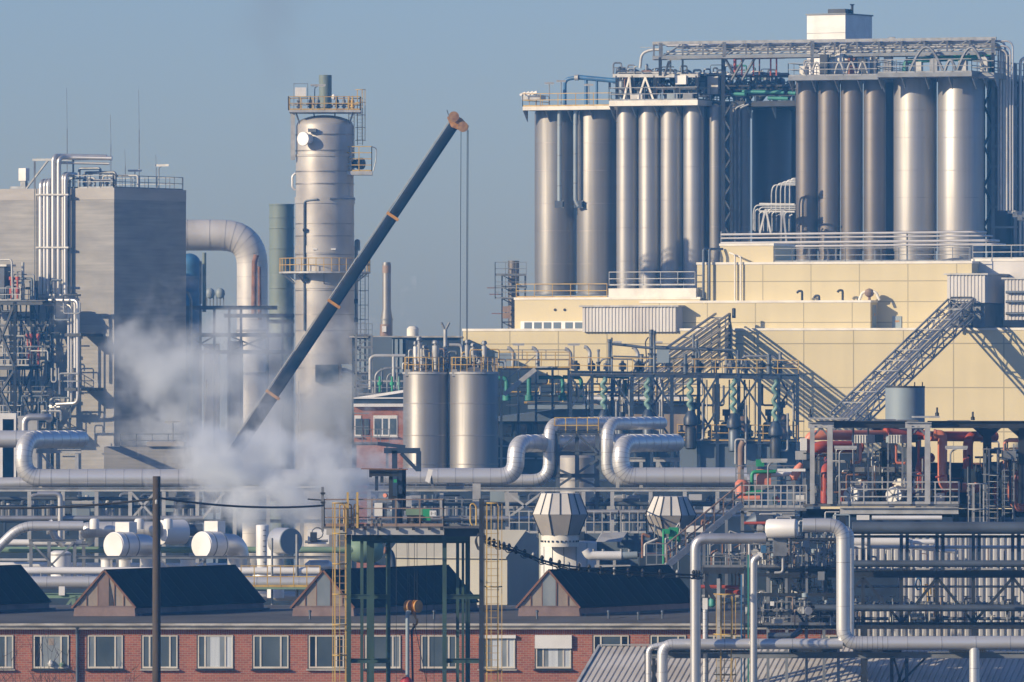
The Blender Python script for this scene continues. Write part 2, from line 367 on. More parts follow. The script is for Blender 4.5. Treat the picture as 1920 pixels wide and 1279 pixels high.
for i, (u, v, pp, lb) in enumerate(((253, 321, -4, "flat lamp on a short post beside the tall rod on the concrete roof"), (298, 311, -7, "flat lamp on a bent post near the shaded edge of the concrete roof"))):
    q = A.at(u, v, pp); lamp((q.x, q.y, zr), q.z - zr, 1.45, "roof_lamp", lb, A.x, i == 1)
# roof pipework
t = thing("pipe_trestle", "steel trestle with a sloping stay carrying pipes over the concrete roof edge", "trestle", pc(9, 1, 0))
for a in (9.0, 6.6, 5.0): MB().bar(pc(a, 1.2), pc(a, 1.2, 2.5), .16).build("post", M["galv"], t)
MB().bar(pc(9.2, 1.2, 2.55), pc(3.2, 1.2, 2.55), .18, .2).build("top_beam", M["galv"], t)
MB().bar(pc(9.9, 1.2, .0), pc(7.6, 1.2, 2.5), .14).build("stay", M["galv"], t)
MB().bar(pc(11.5, 1.2, .15), pc(9.9, 1.2, .15), .2, .2).build("foot_beam", M["galv"], t)
q = A.at(45, 322, -2); t = thing("cabinet", "pale square cabinet on the concrete roof beside a sloping stay", "cabinet", (q.x, q.y, zr))
MB().box((q.x, q.y, zr + 1.3), .75, .6, 1.1, fr=A).build("body", M["white_paint"], t); MB().box((q.x, q.y, zr + .37), .5, .4, .74, fr=A).build("stand", M["galv"], t)
rail([pc(21, .3), pc(12.2, .3)], 1.1, 1.5).build("roof_fence", M["galv"], None, "low pipe fence at the far sunlit end of the concrete roof", "railing")
for i, (a, b, h, L) in enumerate(((4.6, 1.6, .9, 2.6), (3.6, 2.4, 1.4, 3.2), (2.6, 1.2, .7, 3.0), (4.8, 3.4, 1.8, 2.2), (1.8, 2.6, 1.1, 3.6))):
    pipe([pc(a + 1, b, .05), pc(a + 1, b, h), pc(a + 1 - L, b, h), pc(a + 1 - L, b, .05)], .09 + .03 * (i % 2), "roof_pipe", f"small grey pipe loop on the concrete roof, {ORD[i]} of the tangle behind the tall risers", M["galv"] if i % 2 else M["pale_steel"], .25, group="pipe loops on the concrete roof")
for i in range(5):
    c = pc(5.4 - i * 1.15, 1.0 + (i % 2) * .9)
    t = thing("roof_valve", f"small grey valve with handwheel on the concrete roof, {ORD[i]} counting towards the block's corner", "valve", c)
    MB().lathe(c, [(.13, 0), (.13, .35), (.22, .36), (.22, .44), (.16, .5), (.2, .7), (.12, .85), (.05, .9), (.05, 1.2)], 10).build("body", M["grey_paint"], t)
    MB().tube([c + Z * 1.2 + Vector((math.cos(a) * .2, math.sin(a) * .2, 0)) for a in [k * math.pi / 5 for k in range(11)]], .025, 5).build("handwheel", M["dark_steel"], t)
# riser pipes on the sunlit face
for i, (u, r, top, back) in enumerate(((77, 5.0, 340, 0), (84, 3.6, 338, 0), (91, 5.2, 338, 0), (100.5, 5.2, 293, 1), (106, 2.6, 305, 1), (110.5, 4.4, 295, 1), (118, 3.0, 325, 0), (123, 4.2, 327, 0))):
    rm = px(r, 735); p = .55 + (i % 2) * .12; b0 = A.at(u, 558, p); b1 = A.at(u, top, p)
    pts = [b0, b1] + ([b1 + A.y * 1.0 + A.x * .0, b1 + A.y * 1.6 + A.x * (3.6 + i * .1)] if back else [b1 + A.y * 1.6])
    if back: pts = [b0, b1, b1 + A.y * .9 + A.x * .4, b1 + A.y * 2.0 + A.x * 4.2 - Z * .1]
    pipe(pts, rm, "riser_pipe", f"tall bright metal riser on the concrete block, {ORD[i]} of eight", M["steel_bright"], .55, n=10)
for i, v in enumerate((365, 464, 553)):
    t = thing("pipe_bracket", f"flat steel bracket across the risers on the concrete block, {('topmost', 'middle one', 'lowest')[i]}", "bracket", A.at(70, v, .8))
    MB().bar(A.at(68, v, .86), A.at(129, v, .86), .22, .14).build("front_bar", M["pale_steel"], t)
    for u in (70, 127): MB().bar(A.at(u, v, 0), A.at(u, v, .8), .16, .14).build("wall_arm", M["galv"], t)
pipe([A.at(65, 350, .2), A.at(65, 600, .2)], .045, "downpipe", "thin dark conduit beside the tall risers on the concrete wall", M["grey_paint"], 0)
pipe([A.at(131, 345, .25), A.at(131, 552, .25)], .06, "downpipe", "thin bright conduit along the corner side of the tall risers", M["pale_steel"], 0)
# ================================================================ process frame in front of the sunlit face (casts the lattice of shadows)
def G(u, v, p=4.0): return A.at(u, v, p)
pf = thing("process_rack", "dark steel process frame with floors and braces before the concrete wall", "frame", Vector((G(60, 700).x, G(60, 700).y, 0)))
zb = 0
for p in (2.2, 5.4):
    for u in (-55, -20, 22, 60, 98) if p < 4 else (-30, 28):
        a = G(u, 566, p); MB().ibar((a.x, a.y, 0), a, .28, .28).build("post", M["dark_steel"], pf)
for v, u1 in ((568, 130), (690, 80), (788, 110)):
    for p in (2.2, 5.4):
        a = G(-60, v, p); b = G(u1 if p < 4 else u1 - 50, v, p); MB().ibar(a, b, .22, .34).build("floor_beam", M["dark_steel"], pf)
    MB().fbox(A, -60, u1 - 45, v - 4.5, v - 3.2, 2.1, 5.5).build("floor_grating", M["grating"], pf)
for (u0, v0, u1, v1, p) in ((-20, 570, 28, 690, 5.45), (28, 570, -20, 690, 5.45), (22, 692, 60, 786, 2.25), (60, 692, 22, 786, 2.25), (-20, 692, 28, 786, 5.45), (28, 692, -30, 786, 5.45), (60, 570, 98, 690, 2.25), (98, 570, 60, 690, 2.25), (22, 570, 60, 640, 2.25), (98, 692, 60, 786, 2.25)):
    MB().bar(G(u0, v0, p), G(u1, v1, p), .2, .2).build("brace", M["dark_steel"], pf)
for v, u1, i in ((564, 60, 0), (686, 75, 1), (784, 60, 2)):
    rail([G(-60, v, 5.4), G(u1 - 20, v, 5.4), G(u1, v, 2.2)], 1.1, 1.3).build("railing", M["galv"], pf)
for i, (x, dv) in enumerate(((-3, 0), (9, 8), (21, 3), (33, 10))):
    a = G(x, 560, 3.4 + .3 * i); t = thing("red_valve", f"small red valve on the dark frame's top floor by the concrete wall, {ORD[i]} along", "valve", a)
    MB().lathe(a, [(.10, 0), (.10, .4), (.18, .42), (.18, .9), (.09, 1.0), (.09, 1.6), (.2, 1.62), (.2, 1.9)], 10).build("body", M["red_paint"], t)
    MB().lathe(a + Z * 1.9, [(.06, 0), (.06, .4), (.26, .42), (.26, .46)], 10).build("handwheel", M["grey_paint"], t)
for i, u in enumerate((52, 58, 72)):
    a = G(u, 684, 2.6); t = thing("red_valve", f"slim red valve on the dark frame's middle floor, {ORD[i]} from its outer post", "valve", a)
    MB().lathe(a, [(.08, 0), (.08, .5), (.15, .52), (.15, 1.2), (.08, 1.3), (.08, 2.3), (.17, 2.32), (.17, 2.7)], 10).build("body", M["red_paint"], t)
    MB().lathe(a + Z * 2.7, [(.05, 0), (.05, .2), (.2, .22), (.2, .26)], 10).build("handwheel", M["grey_paint"], t)
a = G(12, 560, 4.2); t = thing("switch_cabinet", "dark cabinet with glazed grid on the top floor of the process frame", "cabinet", G(10, 562, 4.2))
MB().fbox(A, -30, 8, 500, 560, 3.2, 4.4).build("body", M["navy_paint"], t); MB().fbox(A, -32, 12, 496, 500, 3.1, 4.6).build("roof", M["pale_steel"], t)
pipe([G(-40, 487, 4.6), G(22, 487, 4.6), G(24, 560, 4.6)], .09, "frame_pipe", "bright pipe hoop over the cabinet on the process frame", M["pale_steel"], .3)
pipe([G(43, 492, 3), G(43, 562, 3)], .13, "vent_pipe", "bright upright vent pipe on the top floor before the concrete wall", M["pale_steel"], .3)
pipe([G(-60, 567, 3), G(66, 567, 3)], .25, "header_pipe", "bright horizontal header pipe at the upper floor of the process frame", M["steel_bright"], .3)
for i, (u, r, u0, vt, vb) in enumerate(((129, 3.0, 80, 569, 760), (134, 2.2, 84, 572, 762), (141, 3.6, 92, 563, 690), (146, 3.6, 98, 563, 756))):
    a = [G(u0, vt, 2.6 + .2 * i), G(u, vt, 2.6 + .2 * i), G(u, vb, 2.6 + .2 * i), G(u - 40, vb + 2, 2.6 + .2 * i)]
    pipe(a[:3] if i == 2 else a, px(r, 735), "drop_pipe", f"bright pipe turning down beside the process frame, {ORD[i]} of four towards the block's corner", M["steel_bright"], .5, n=10)
for i, v in enumerate((628, 730)):
    MB().fbox(A, 121, 152, v - 3, v + 3, 0, 3.5).build("pipe_clamp", M["dark_steel"], None, f"dark clamp beam holding the drop pipes to the concrete wall, {('upper', 'lower')[i]} of two", "bracket")
rs = random.Random(3)
for i in range(16):
    u = rs.uniform(-20, 95); v = rs.choice((690, 788, 568)) - 6; p = rs.uniform(2.6, 5.0); L = rs.uniform(.8, 2.2); h = rs.uniform(.6, 2.4); a = G(u, v, p)
    pipe([a, a + Z * h, a + Z * h + A.x * L, a + A.x * L + Z * h * rs.uniform(.1, .7)], rs.uniform(.05, .11), "process_pipe", "thin grey process pipe among the valves of the dark frame by the concrete wall", M[rs.choice(("galv", "pale_steel", "shade_pipe"))], .2, n=8, group="thin pipes on the process frame")
for i in range(40):
    u = rs.uniform(-10, 125); v = rs.choice((690, 788, 568, 640, 740)); p = rs.uniform(1.0, 5.3); L = rs.uniform(-2, 2.4); h = rs.uniform(-1.6, 2.2); a = G(u, v, p)
    pipe([a, a + Z * h, a + Z * h + A.x * L] + ([a + A.x * L] if i % 2 else []), rs.uniform(.04, .13), "process_pipe", "dark or grey process pipe woven through the braces of the dark frame", M[rs.choice(("galv", "dark_steel", "dark_steel", "dark_steel", "shade_pipe"))], .2, n=7, group="woven pipes in the dark process frame")
for i in range(10): u = -10 + i * 12; MB().bar(G(u, 568, 2.2), G(u + 14 * (-1) ** i, 788, 1.4), .12).build("stay", M["dark_steel"], pf)
for v in (610, 650, 735): rail([G(-30, v, 2.3), G(100, v, 2.3)], 1.0, 1.2).build("railing", M["grey_paint"], pf); MB().ibar(G(-60, v, 2.25), G(105, v, 2.25), .18, .24).build("floor_beam", M["dark_steel"], pf)
# low white units and pipes at the frame's foot
for i, (u0, u1, v0, v1) in enumerate(((-20, 30, 775, 795), (34, 70, 780, 812), (5, 26, 786, 800))):
    MB().fbox(Fr(u0, 690, 0), u0, u1, v0, v1 + 400, -2, 0).build("service_block", M["pale_steel" if i else "white_paint"], None, ("pale service block at the foot of the dark process frame", "bright metal service block beside the upright pipe at the frame's foot", "small pale box between the two service blocks")[i], "equipment")
pipe([P(46, 1000, 688), P(46, 782, 688), P(92, 782, 688), P(92, 786, 700)], .28, "bypass_pipe", "short bright pipe bending over the service blocks below the process frame", M["steel_bright"], .6)
# ================================================================ low concrete annex below the shaded face
B = Fr(280, 700, 0)
an = thing("concrete_annex", "low concrete annex with pale parapet in the shade of the tall block", "building", P(290, 900, 700))
MB().fbox(B, 195, 372, 838, 1250, -7, 0).build("wall", M["concrete"], an); MB().fbox(B, 275, 345, 829, 837, -7, .3).build("parapet", M["concrete_light"], an)
rail([P(226, 838, 700), P(345, 838, 700)], 1.05, 1.2).build("annex_railing", M["galv"], None, "thin railing on the low concrete annex", "railing")
lamp(P(324, 838, 701), 2.0, 1.3, "roof_lamp", "flat strip lamp on a post above the low concrete annex")
# ================================================================ big elbow duct, green stack and yard behind
t = thing("elbow_duct", "huge metal duct leaving the concrete block and bending straight down", "duct", P(473, 700, 790))
MB().tube([P(330, 441, 790), P(473, 441, 790), P(473, 1100, 790)], px(29, 790), 28, px(58, 790), band=1.9, bw=.04, seg=7).build("duct_pipe", [M["duct_sheet"], M["cladding_seam"]], t)
for v in (620, 700): MB().lathe(P(473, v, 790), [(1.55, -.1), (1.55, .1)], 24).build("support_ring", M["galv"], t)
pipe([P(476, 590, 778), P(477, 492, 778), P(481, 478, 778)], px(5, 778), "rusty_pipe", "rusty upright pipe in front of the big elbow duct", M["rust"], .2)
pipe([P(487, 600, 778), P(486, 500, 778)], px(3.4, 778), "rusty_pipe", "thinner rusty pipe beside the bent rusty one at the elbow duct", M["rust"], .2)
gs = P(528, 384, 800); t = thing("green_stack", "broad grey green steel stack standing beside the distillation column", "stack", (gs.x, gs.y, 0))
prof = [(px(23, 800), 0), (px(23, 800), gs.z - .02)]; MB().lathe((gs.x, gs.y, 0), [(px(23, 800), 0), (px(23, 800), gs.z), (px(21, 800), gs.z), (px(21, 800), gs.z - 1)], 30).build("shell", M["stack_green"], t)
for v in (384, 408, 428, 466, 540, 575): MB().lathe((gs.x, gs.y, P(0, v, 800).z), [(px(23.8, 800), -.06), (px(24.2, 800), 0), (px(23.8, 800), .06)], 30).build("stiffening_ring", M["stack_green"], t)
c = P(355, 475, 770); t = thing("blue_vessel", "dark blue round topped vessel behind the concrete block", "vessel", (c.x, c.y, 0))
rv = px(22, 770); MB().lathe((c.x, c.y, 0), [(rv, 0), (rv, c.z - rv)] + [(rv * math.cos(a), c.z - rv + rv * math.sin(a)) for a in (R(18), R(36), R(54), R(72), R(88))], 26).build("shell", M["blue_paint"], t)
MB().lathe((c.x, c.y, P(0, 520, 770).z), [(rv + .06, -.1), (rv + .06, .1)], 26).build("girth_ring", M["blue_paint"], t)
pipe([P(376, 570, 765), P(376, 490, 765)], .12, "yard_pipe", "thin pipe upright in front of the dark blue vessel", M["galv"], 0)
pipe([P(383, 585, 766), P(383, 474, 766)], .18, "flagpole_pipe", "grey green post beside the dark blue vessel", M["stack_green"], 0)
for i, u in enumerate((394, 413)):
    c = P(u, 551, 775); t = thing("vent_cowl", f"small round headed vent cowl between vessel and elbow duct, {('nearer the vessel', 'nearer the duct')[i]}", "vent", P(u, 578, 775))
    MB().lathe(c - Z * .45, [(.05, -.0), (.3, .1), (.44, .4), (.38, .75), (.2, .92), (.02, .98)], 14).build("hood", M["tank_blue"], t)
    for dx in (-.3, 0, .3): MB().bar(P(u, 578, 775) + Vector((dx, 0, 0)), c + Vector((dx, 0, -.2)), .1).build("leg", M["grey_paint"], t)
pl = thing("steel_platform", "blue grey steel platform with beams behind the drifting steam", "platform", P(450, 900, 765))
for v, u0, u1 in ((577, 345, 520), (592, 420, 552), (603, 500, 552), (628, 350, 552), (660, 350, 552)):
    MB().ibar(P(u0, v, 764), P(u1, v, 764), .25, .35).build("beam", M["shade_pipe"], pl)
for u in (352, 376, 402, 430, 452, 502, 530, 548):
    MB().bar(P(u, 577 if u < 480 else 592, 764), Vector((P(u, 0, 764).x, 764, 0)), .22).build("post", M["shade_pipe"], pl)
for (a, b) in ((352, 402), (402, 352), (430, 502), (502, 430)): MB().bar(P(a, 630, 764.3), P(b, 659, 764.3), .14).build("brace", M["shade_pipe"], pl)
for i, (u, v, h) in enumerate(((396, 662, 35), (440, 662, 45), (515, 640, 30))):
    MB().fbox(Fr(u, 768, 0), u - 14, u + 14, v - h * .5, v + 300, -3, 0).build("equipment_block", M["cream_trim" if i != 1 else "pale_steel"], None, f"pale equipment block behind the drifting steam, {ORD[i]} from the concrete block", "equipment")
pipe([P(358, 800, 752), P(358, 560, 752), P(352, 548, 752), P(346, 548, 752)], .13, "lamp_pipe", "bright hooked pipe along the shaded edge of the concrete block", M["galv"], .4)
# ================================================================ distillation column
D = 745; K = P(609, 230, D); rc = px(55, D); kx = Vector((K.x, K.y, 0))
def KZ(v): return P(609, v, D).z
def kp(ang, r, v): return kx + Vector((math.sin(R(ang)) * r, -math.cos(R(ang)) * r, KZ(v)))    # ang 0 = towards viewer, + = to the shaded side
col = thing("distillation_column", "thick pale metal column with domed top, tallest beside the crane boom", "column", kx)
z1 = KZ(236)
MB().lathe(kx, [(rc, 0), (rc, KZ(560)), (rc * 1.0, KZ(372)), (rc * .985, KZ(371)), (rc * .985, z1)] + [(rc * .985 * math.cos(a), z1 + px(20, D) * math.sin(a)) for a in (R(20), R(40), R(60), R(75), R(89))], 48).build("shell", M["cladding_dull"], col)
for v, wd, ex in ((292, .1, .03), (253, .05, .02), (283, .05, .02), (322, .05, .02), (345, .05, .02), (376, .28, .07), (420, .05, .02), (443, .05, .02), (468, .32, .06), (478, .05, .02), (535, .3, .06), (545, .05, .02), (590, .05, .02), (620, .05, .02), (660, .25, .05), (690, .05, .02), (740, .05, .02), (790, .05, .02)):
    MB().lathe(kx + Z * KZ(v), [(rc + ex, -wd), (rc + ex, wd)], 48).build("seam_ring", M["cladding_dull"] if wd > .06 else M["stainless_seam"], col)
def nozzle(ang, v, L, r, name, m, parent):
    d = Vector((math.sin(R(ang)), -math.cos(R(ang)), 0)); c = kx + Z * KZ(v)
    MB().lathe(c, [(r * .72, rc * .8), (r * .72, rc + L), (r, rc + L + .002), (r, rc + L + .16), (r * .96, rc + L + .18)], 22, d).build(name, m, parent)
nozzle(-32, 262, .75, px(13, D), "manhole_nozzle", M["white_duct"], col)
MB().box(kp(-22, rc + .25, 246), .7, .5, .3).build("davit_plate", M["grey_paint"], col)
MB().tube([kp(-88, rc, 325), kp(-88, rc + .28, 330), kp(-88, rc + .28, 352), kp(-88, rc, 357)], .1, 8, .3).build("vapour_loop", M["cladding"], col)
MB().tube([kp(-12, rc + .15, 375), kp(-40, rc + .14, 378), kp(-40, rc + .14, 620)], .09, 8, .3).build("side_pipe", M["shade_pipe"], col)
MB().tube([kp(75, rc + .15, 374), kp(40, rc + .15, 374), kp(10, rc + .15, 374)], .09, 8).build("ring_pipe", M["galv"], col)
for a in (-18, 18): MB().box(kp(a, rc + .05, 468), .4, .2, .12).build("cable_plate", M["white_paint"], col)
MB().box(kp(-38, rc + .2, 432), .35, .35, .25).build("junction_box", M["dark_steel"], col)
MB().box(kp(-36, rc + .25, 525), .4, .35, .35).build("junction_box", M["dark_steel"], col)
MB().box(kp(5, rc + .2, 700), 2.0, .6, 1.5).build("access_hatch", M["dark_wall"], col); MB().box(kp(48, rc + .1, 700), 1.5, .6, 1.6).build("access_hatch", M["tank_blue"], col)
# ring platform lower
def ringplat(v, a0, a1, r0, r1, name, label, railm, h=1.1, floor="pale_steel", posts=14):
    t = thing(name, label, "platform", kx + Z * KZ(v)); n = 24; mb = MB(); zc = KZ(v)
    an = [R(a0 + (a1 - a0) * i / n) for i in range(n + 1)]
    f = lambda a, r, z_: kx + Vector((math.sin(a) * r, -math.cos(a) * r, z_))
    for i in range(n):
        a, b = an[i], an[i + 1]; mb.add([f(a, r0, zc), f(b, r0, zc), f(b, r1, zc), f(a, r1, zc), f(a, r0, zc + .16), f(b, r0, zc + .16), f(b, r1, zc + .16), f(a, r1, zc + .16)], [(0, 3, 2, 1), (4, 5, 6, 7), (0, 1, 5, 4), (1, 2, 6, 5), (2, 3, 7, 6), (3, 0, 4, 7)])
    mb.build("floor_ring", M[floor], t)
    pts = [f(a, r1 - .06, zc + .16) for a in an]
    mb = MB()
    for k in (.5, 1): mb.tube([q + Z * h * k for q in pts], .035, 5)
    for i in range(0, n + 1, max(1, n // posts)): mb.bar(pts[i], pts[i] + Z * h, .07)
    mb.build("railing", M[railm], t)
    for i in range(0, n + 1, 4):
        a = an[i]; MB().bar(f(a, r1 - .2, zc), f(a, r0 + .02, zc - .9), .1).build("bracket", M["galv"], t)
    return t
ringplat(513, -118, 118, rc + .08, px(86, D), "ring_platform", "round walkway with yellow railing halfway up the distillation column", "yellow_paint", 1.15)
tp = thing("top_platform", "square railed platform on top of the distillation column", "platform", kx + Z * KZ(212))
zt = KZ(212); lx = px(67, D); ly = 2.4
MB().box(kx + Z * (zt + .1) + Vector((.05, 0, 0)), lx * 2, ly * 2, .2).build("floor", M["pale_steel"], tp)
rail([kx + Vector((sx * lx, sy * ly, zt + .2)) for sx, sy in ((-1, -1), (1, -1), (1, 1), (-1, 1), (-1, -1))], 1.15, 1.0, .035).build("railing", M["yellow_paint"], tp)
for sx in (-.8, -.3, .3, .8): MB().bar(kx + Vector((sx * lx, -1.2, zt)), kx + Vector((sx * rc, -1.0, KZ(240))), .12).build("strut", M["galv"], tp)
MB().fbox(Fr(609, D - 1, 0), 545, 553, 212, 300, -.3, 0).build("hanger", M["pale_steel"], tp)
st = P(610, 141, D + .5); t = thing("vent_stack", "short green chimney stub rising from the column's top platform", "chimney", (st.x, st.y, zt + .2))
MB().lathe((st.x, st.y, zt + .2), [(px(12, D), 0), (px(12, D), st.z - zt - .2), (px(10, D), st.z - zt - .2), (px(10, D), st.z - zt - .8)], 22).build("shell", M["stack_green"], t); MB().lathe((st.x, st.y, zt + .2), [(px(14, D), .3), (px(14, D), .5)], 22).build("flange", M["grey_paint"], t)
t = thing("sign_box", "white square box in a wire cage at the column's top platform", "box", P(563, 205, D - 2))
MB().fbox(Fr(563, D - 2.2, 0), 553, 574, 164, 181, -.5, 0).build("body", M["white_paint"], t)
mb = MB()
for u in (551, 577): mb.bar(P(u, 156, D - 1.9), P(u, 208, D - 1.9), .05)
mb.bar(P(551, 157, D - 1.9), P(577, 157, D - 1.9), .05); mb.bar(P(551, 184, D - 1.9), P(577, 184, D - 1.9), .05); mb.build("frame", M["galv"], t)
lamp(P(590, 208, D - 1.5), px(47, D), 1.3, "platform_lamp", "strip lamp on a bent post beside the green chimney stub", hook=True)
for i, (u, m_) in enumerate(((560, "grey_paint"), (582, "dark_steel"), (596, "grey_paint"), (632, "dark_steel"), (645, "galv"), (655, "yellow_paint"), (661, "yellow_paint"))):
    c = P(u, 208, D - .8 + (i % 3) * .6); t = thing("relief_valve", f"small valve on the column's top platform, {ORD[i]} counting away from the white box", "valve", c)
    MB().lathe(c, [(.12, 0), (.12, .3), (.22, .32), (.22, .4), (.14, .45), (.16, .9), (.07, 1.0), (.07, 1.3)], 10).build("body", M[m_], t); MB().bar(c + Z * .6 - Vector((.35, 0, 0)), c + Z * .6 + Vector((.35, 0, 0)), .16).build("branch", M[m_], t)
c = P(626, 182, D - 1.2); MB().lathe(c, [(.02, -.22), (.2, -.15), (.26, 0), (.2, .15), (.02, .22)], 14, Vector((1, 0, 0))).build("spotlight", M["white_paint"], None, "small white spotlight drum beside the green chimney stub", "lamp")
# side platform with round manhole
sp_ = thing("side_platform", "small railed side platform with dark round manhole on the column", "platform", P(680, 328, D - 1))
MB().fbox(Fr(680, D - 1.6, 0), 648, 698, 321, 328, -2.4, 0).build("floor", M["pale_steel"], sp_)
rail([P(649, 321, D + .2), P(649, 321, D - 1.5), P(697, 321, D - 1.5), P(697, 321, D + .6)], px(46, D), 1.0, .035, 4).build("railing", M["yellow_paint"], sp_)
MB().tube([P(697, 275, D - 1.5), P(706, 278, D - 1.5), P(705, 300, D - 1.5), P(700, 321, D - 1.5)], .05, 6, .3).build("gate_hoop", M["galv"], sp_)
MB().bar(P(652, 322, D - 1.3), P(655, 376, D - 1.3), .1).build("strut", M["pale_steel"], sp_)
d = Vector((.75, -.65, 0)).normalized(); c = P(676, 307, D - .9)
MB().lathe(c - d * .9, [(px(8, D), 0), (px(8, D), .7), (px(11, D), .71), (px(11, D), 1.05), (px(10, D), 1.08)], 22, d).build("manhole_cover", M["navy_paint"], sp_)
MB().lathe(P(657, 321, D - 1.2), [(.14, 0), (.14, .8), (.24, .85), (.24, 1.2), (.14, 1.25), (.14, 2.0), (.24, 2.02), (.24, 2.1)], 12).build("drain_valve", M["pale_steel"], sp_)
ladder(P(659, 321, D - .6), P(659, 208, D - .6), Vector((.3, -1, 0)), "caged_ladder", "yellow caged ladder from side platform to the column's top", M["yellow_paint"], cage=False)
ladder(P(675, 272, D + .3), P(675, 190, D + .3), Vector((.4, -1, 0)), "caged_ladder", "yellow caged ladder hanging off the column's top platform", M["yellow_paint"], cage_from=.4, hoop=1.0, cw=.42)
ladder(P(680, 1000, D + 1.5), P(680, 512, D + 1.5), Vector((.6, -1, 0)), "caged_ladder", "long grey caged ladder below the column's round walkway", M["galv"], M["galv"], cw=.42)
pipe([P(668, 900, D + .8), P(668, 452, D + .8), P(672, 452, D + .8), P(672, 470, D + .8)], .16, "column_pipe", "grey pipe climbing the shaded side of the column", M["galv"], .3)
for i, v in enumerate((565, 600, 640)): MB().box(P(666, v, D + .8), .5, .5, .4).build("pipe_clamp", M["dark_steel"], None, f"dark clamp on the column's climbing pipe, {ORD[i]} below the walkway", "clamp")
# ================================================================ mobile crane
D = 690
cr = thing("mobile_crane", "mobile crane with long dark telescopic boom and yellow boom head", "crane", Vector((P(440, 0, D).x, D, 0)))
b0 = P(446, 838, D); b1 = P(857, 226, D - 6)
lr = lambda t: b0.lerp(b1, t)
def tt(u): return (u - 446) / (857 - 446)
segs = ((-.10, tt(512), 1.04), (tt(512) - .02, tt(627), .95), (tt(627) - .02, tt(737), .88), (tt(737) - .02, 1.0, .8))
perp = Vector((0, -1, 0))
for a, b, w_ in segs:
    p, q = lr(a), lr(b); dn = (q - p).normalized(); y = dn.cross(perp).normalized(); x = y.cross(dn)
    poly = [p + x * (w_ * .36 * cx) + y * (w_ * .5 * cy) for cx, cy in ((-1, .75), (-.7, 1), (.7, 1), (1, .75), (1, -.4), (.55, -1), (-.55, -1), (-1, -.4))]
    MB().prism(poly, q - p).build("boom_section", M["boom_paint"], cr)
for u, w_ in ((512, 1.14), (627, 1.05), (737, .98)):
    p = lr(tt(u)); dn = (b1 - b0).normalized(); MB().box8(p - dn * .12 - Vector((0, w_ * .42, 0)) + perp.cross(dn) * (w_ * .58), dn * .24, Vector((0, w_ * .84, 0)), -perp.cross(dn) * (w_ * 1.16)).build("boom_collar", M["crane_yellow"], cr)
for o in (.62, ): MB().bar(lr(.02) + perp.cross((b1 - b0).normalized()) * .62, lr(.99) + perp.cross((b1 - b0).normalized()) * .50, .08).build("hoist_line_lit_edge", M["galv"], cr)  # hoist line, kept bright and thick to draw the boom's sunlit upper edge
hd = P(858, 229, D - 6)
MB().prism([P(u, v, D - 6.5) for u, v in ((838, 220), (848, 213), (866, 222), (879, 236), (877, 243), (862, 244), (846, 238))], Vector((0, 1.1, 0))).build("boom_head", M["crane_yellow"], cr)
for u, v in ((868, 238), (851, 219)): MB().lathe(P(u, v, D - 6.7), [(.12, 0), (.42, .02), (.42, .3), (.12, .32)], 18, Vector((0, -1, 0))).build("sheave", M["hook_rust"], cr)
MB().bar(P(841, 216, D - 6), P(838, 206, D - 6), .06).build("anemometer_mast", M["dark_steel"], cr)
for i, (u, uu, vb) in enumerate(((864.5, 861.5, 640), (876, 873.5, 640), (878, 875.5, 640))): MB().bar(P(u, 244, D - 6), P(uu, 900, D - 6), .05).build("hoist_cable", M["cable"], cr)
bx = Vector((P(430, 0, D).x, D, 0))
MB().box(bx + Z * 1.3, 11, 2.8, .8).build("chassis", M["grey_paint"], cr); MB().box(bx + Z * 2.6 + Vector((-1, 0, 0)), 4.5, 2.7, 1.8).build("turret", M["crane_yellow"], cr)
MB().prism([bx + Vector((x, -1.3, z_)) for x, z_ in ((3.4, 1.7), (5.4, 1.7), (5.4, 2.6), (4.9, 3.5), (3.4, 3.5))], Vector((0, 2.6, 0))).build("driver_cab", M["crane_yellow"], cr)
for i in range(4):
    for s_ in (-1, 1): MB().lathe(bx + Vector((-4.2 + i * 2.6, s_ * 1.25, .65)), [(.3, -.2), (.65, -.2), (.65, .2), (.3, .2)], 18, Vector((0, 1, 0))).build("wheel", M["dark_steel"], cr)
MB().prism([bx + Vector((x, -.8, z_)) for x, z_ in ((-1.2, 3.5), (0.6, 3.5), (b0.x - bx.x + .3, b0.z - 2.2), (b0.x - bx.x - 1.2, b0.z - 2.8))], Vector((0, 1.6, 0))).build("boom_foot", M["boom_paint"], cr)
# thin masts in the steam
for i, (u, v0, v1, lean) in enumerate(((378, 800, 712, 10), (483, 838, 800, 0), (560, 838, 715, 0), (520, 838, 805, 2))):
    MB().bar(P(u, v1 + 140, 705), P(u + lean, v1, 705), .06).build("whip_mast", M["pale_steel"], None, f"thin pale whip mast showing through the steam, {ORD[i]} from the tall concrete block", "mast")
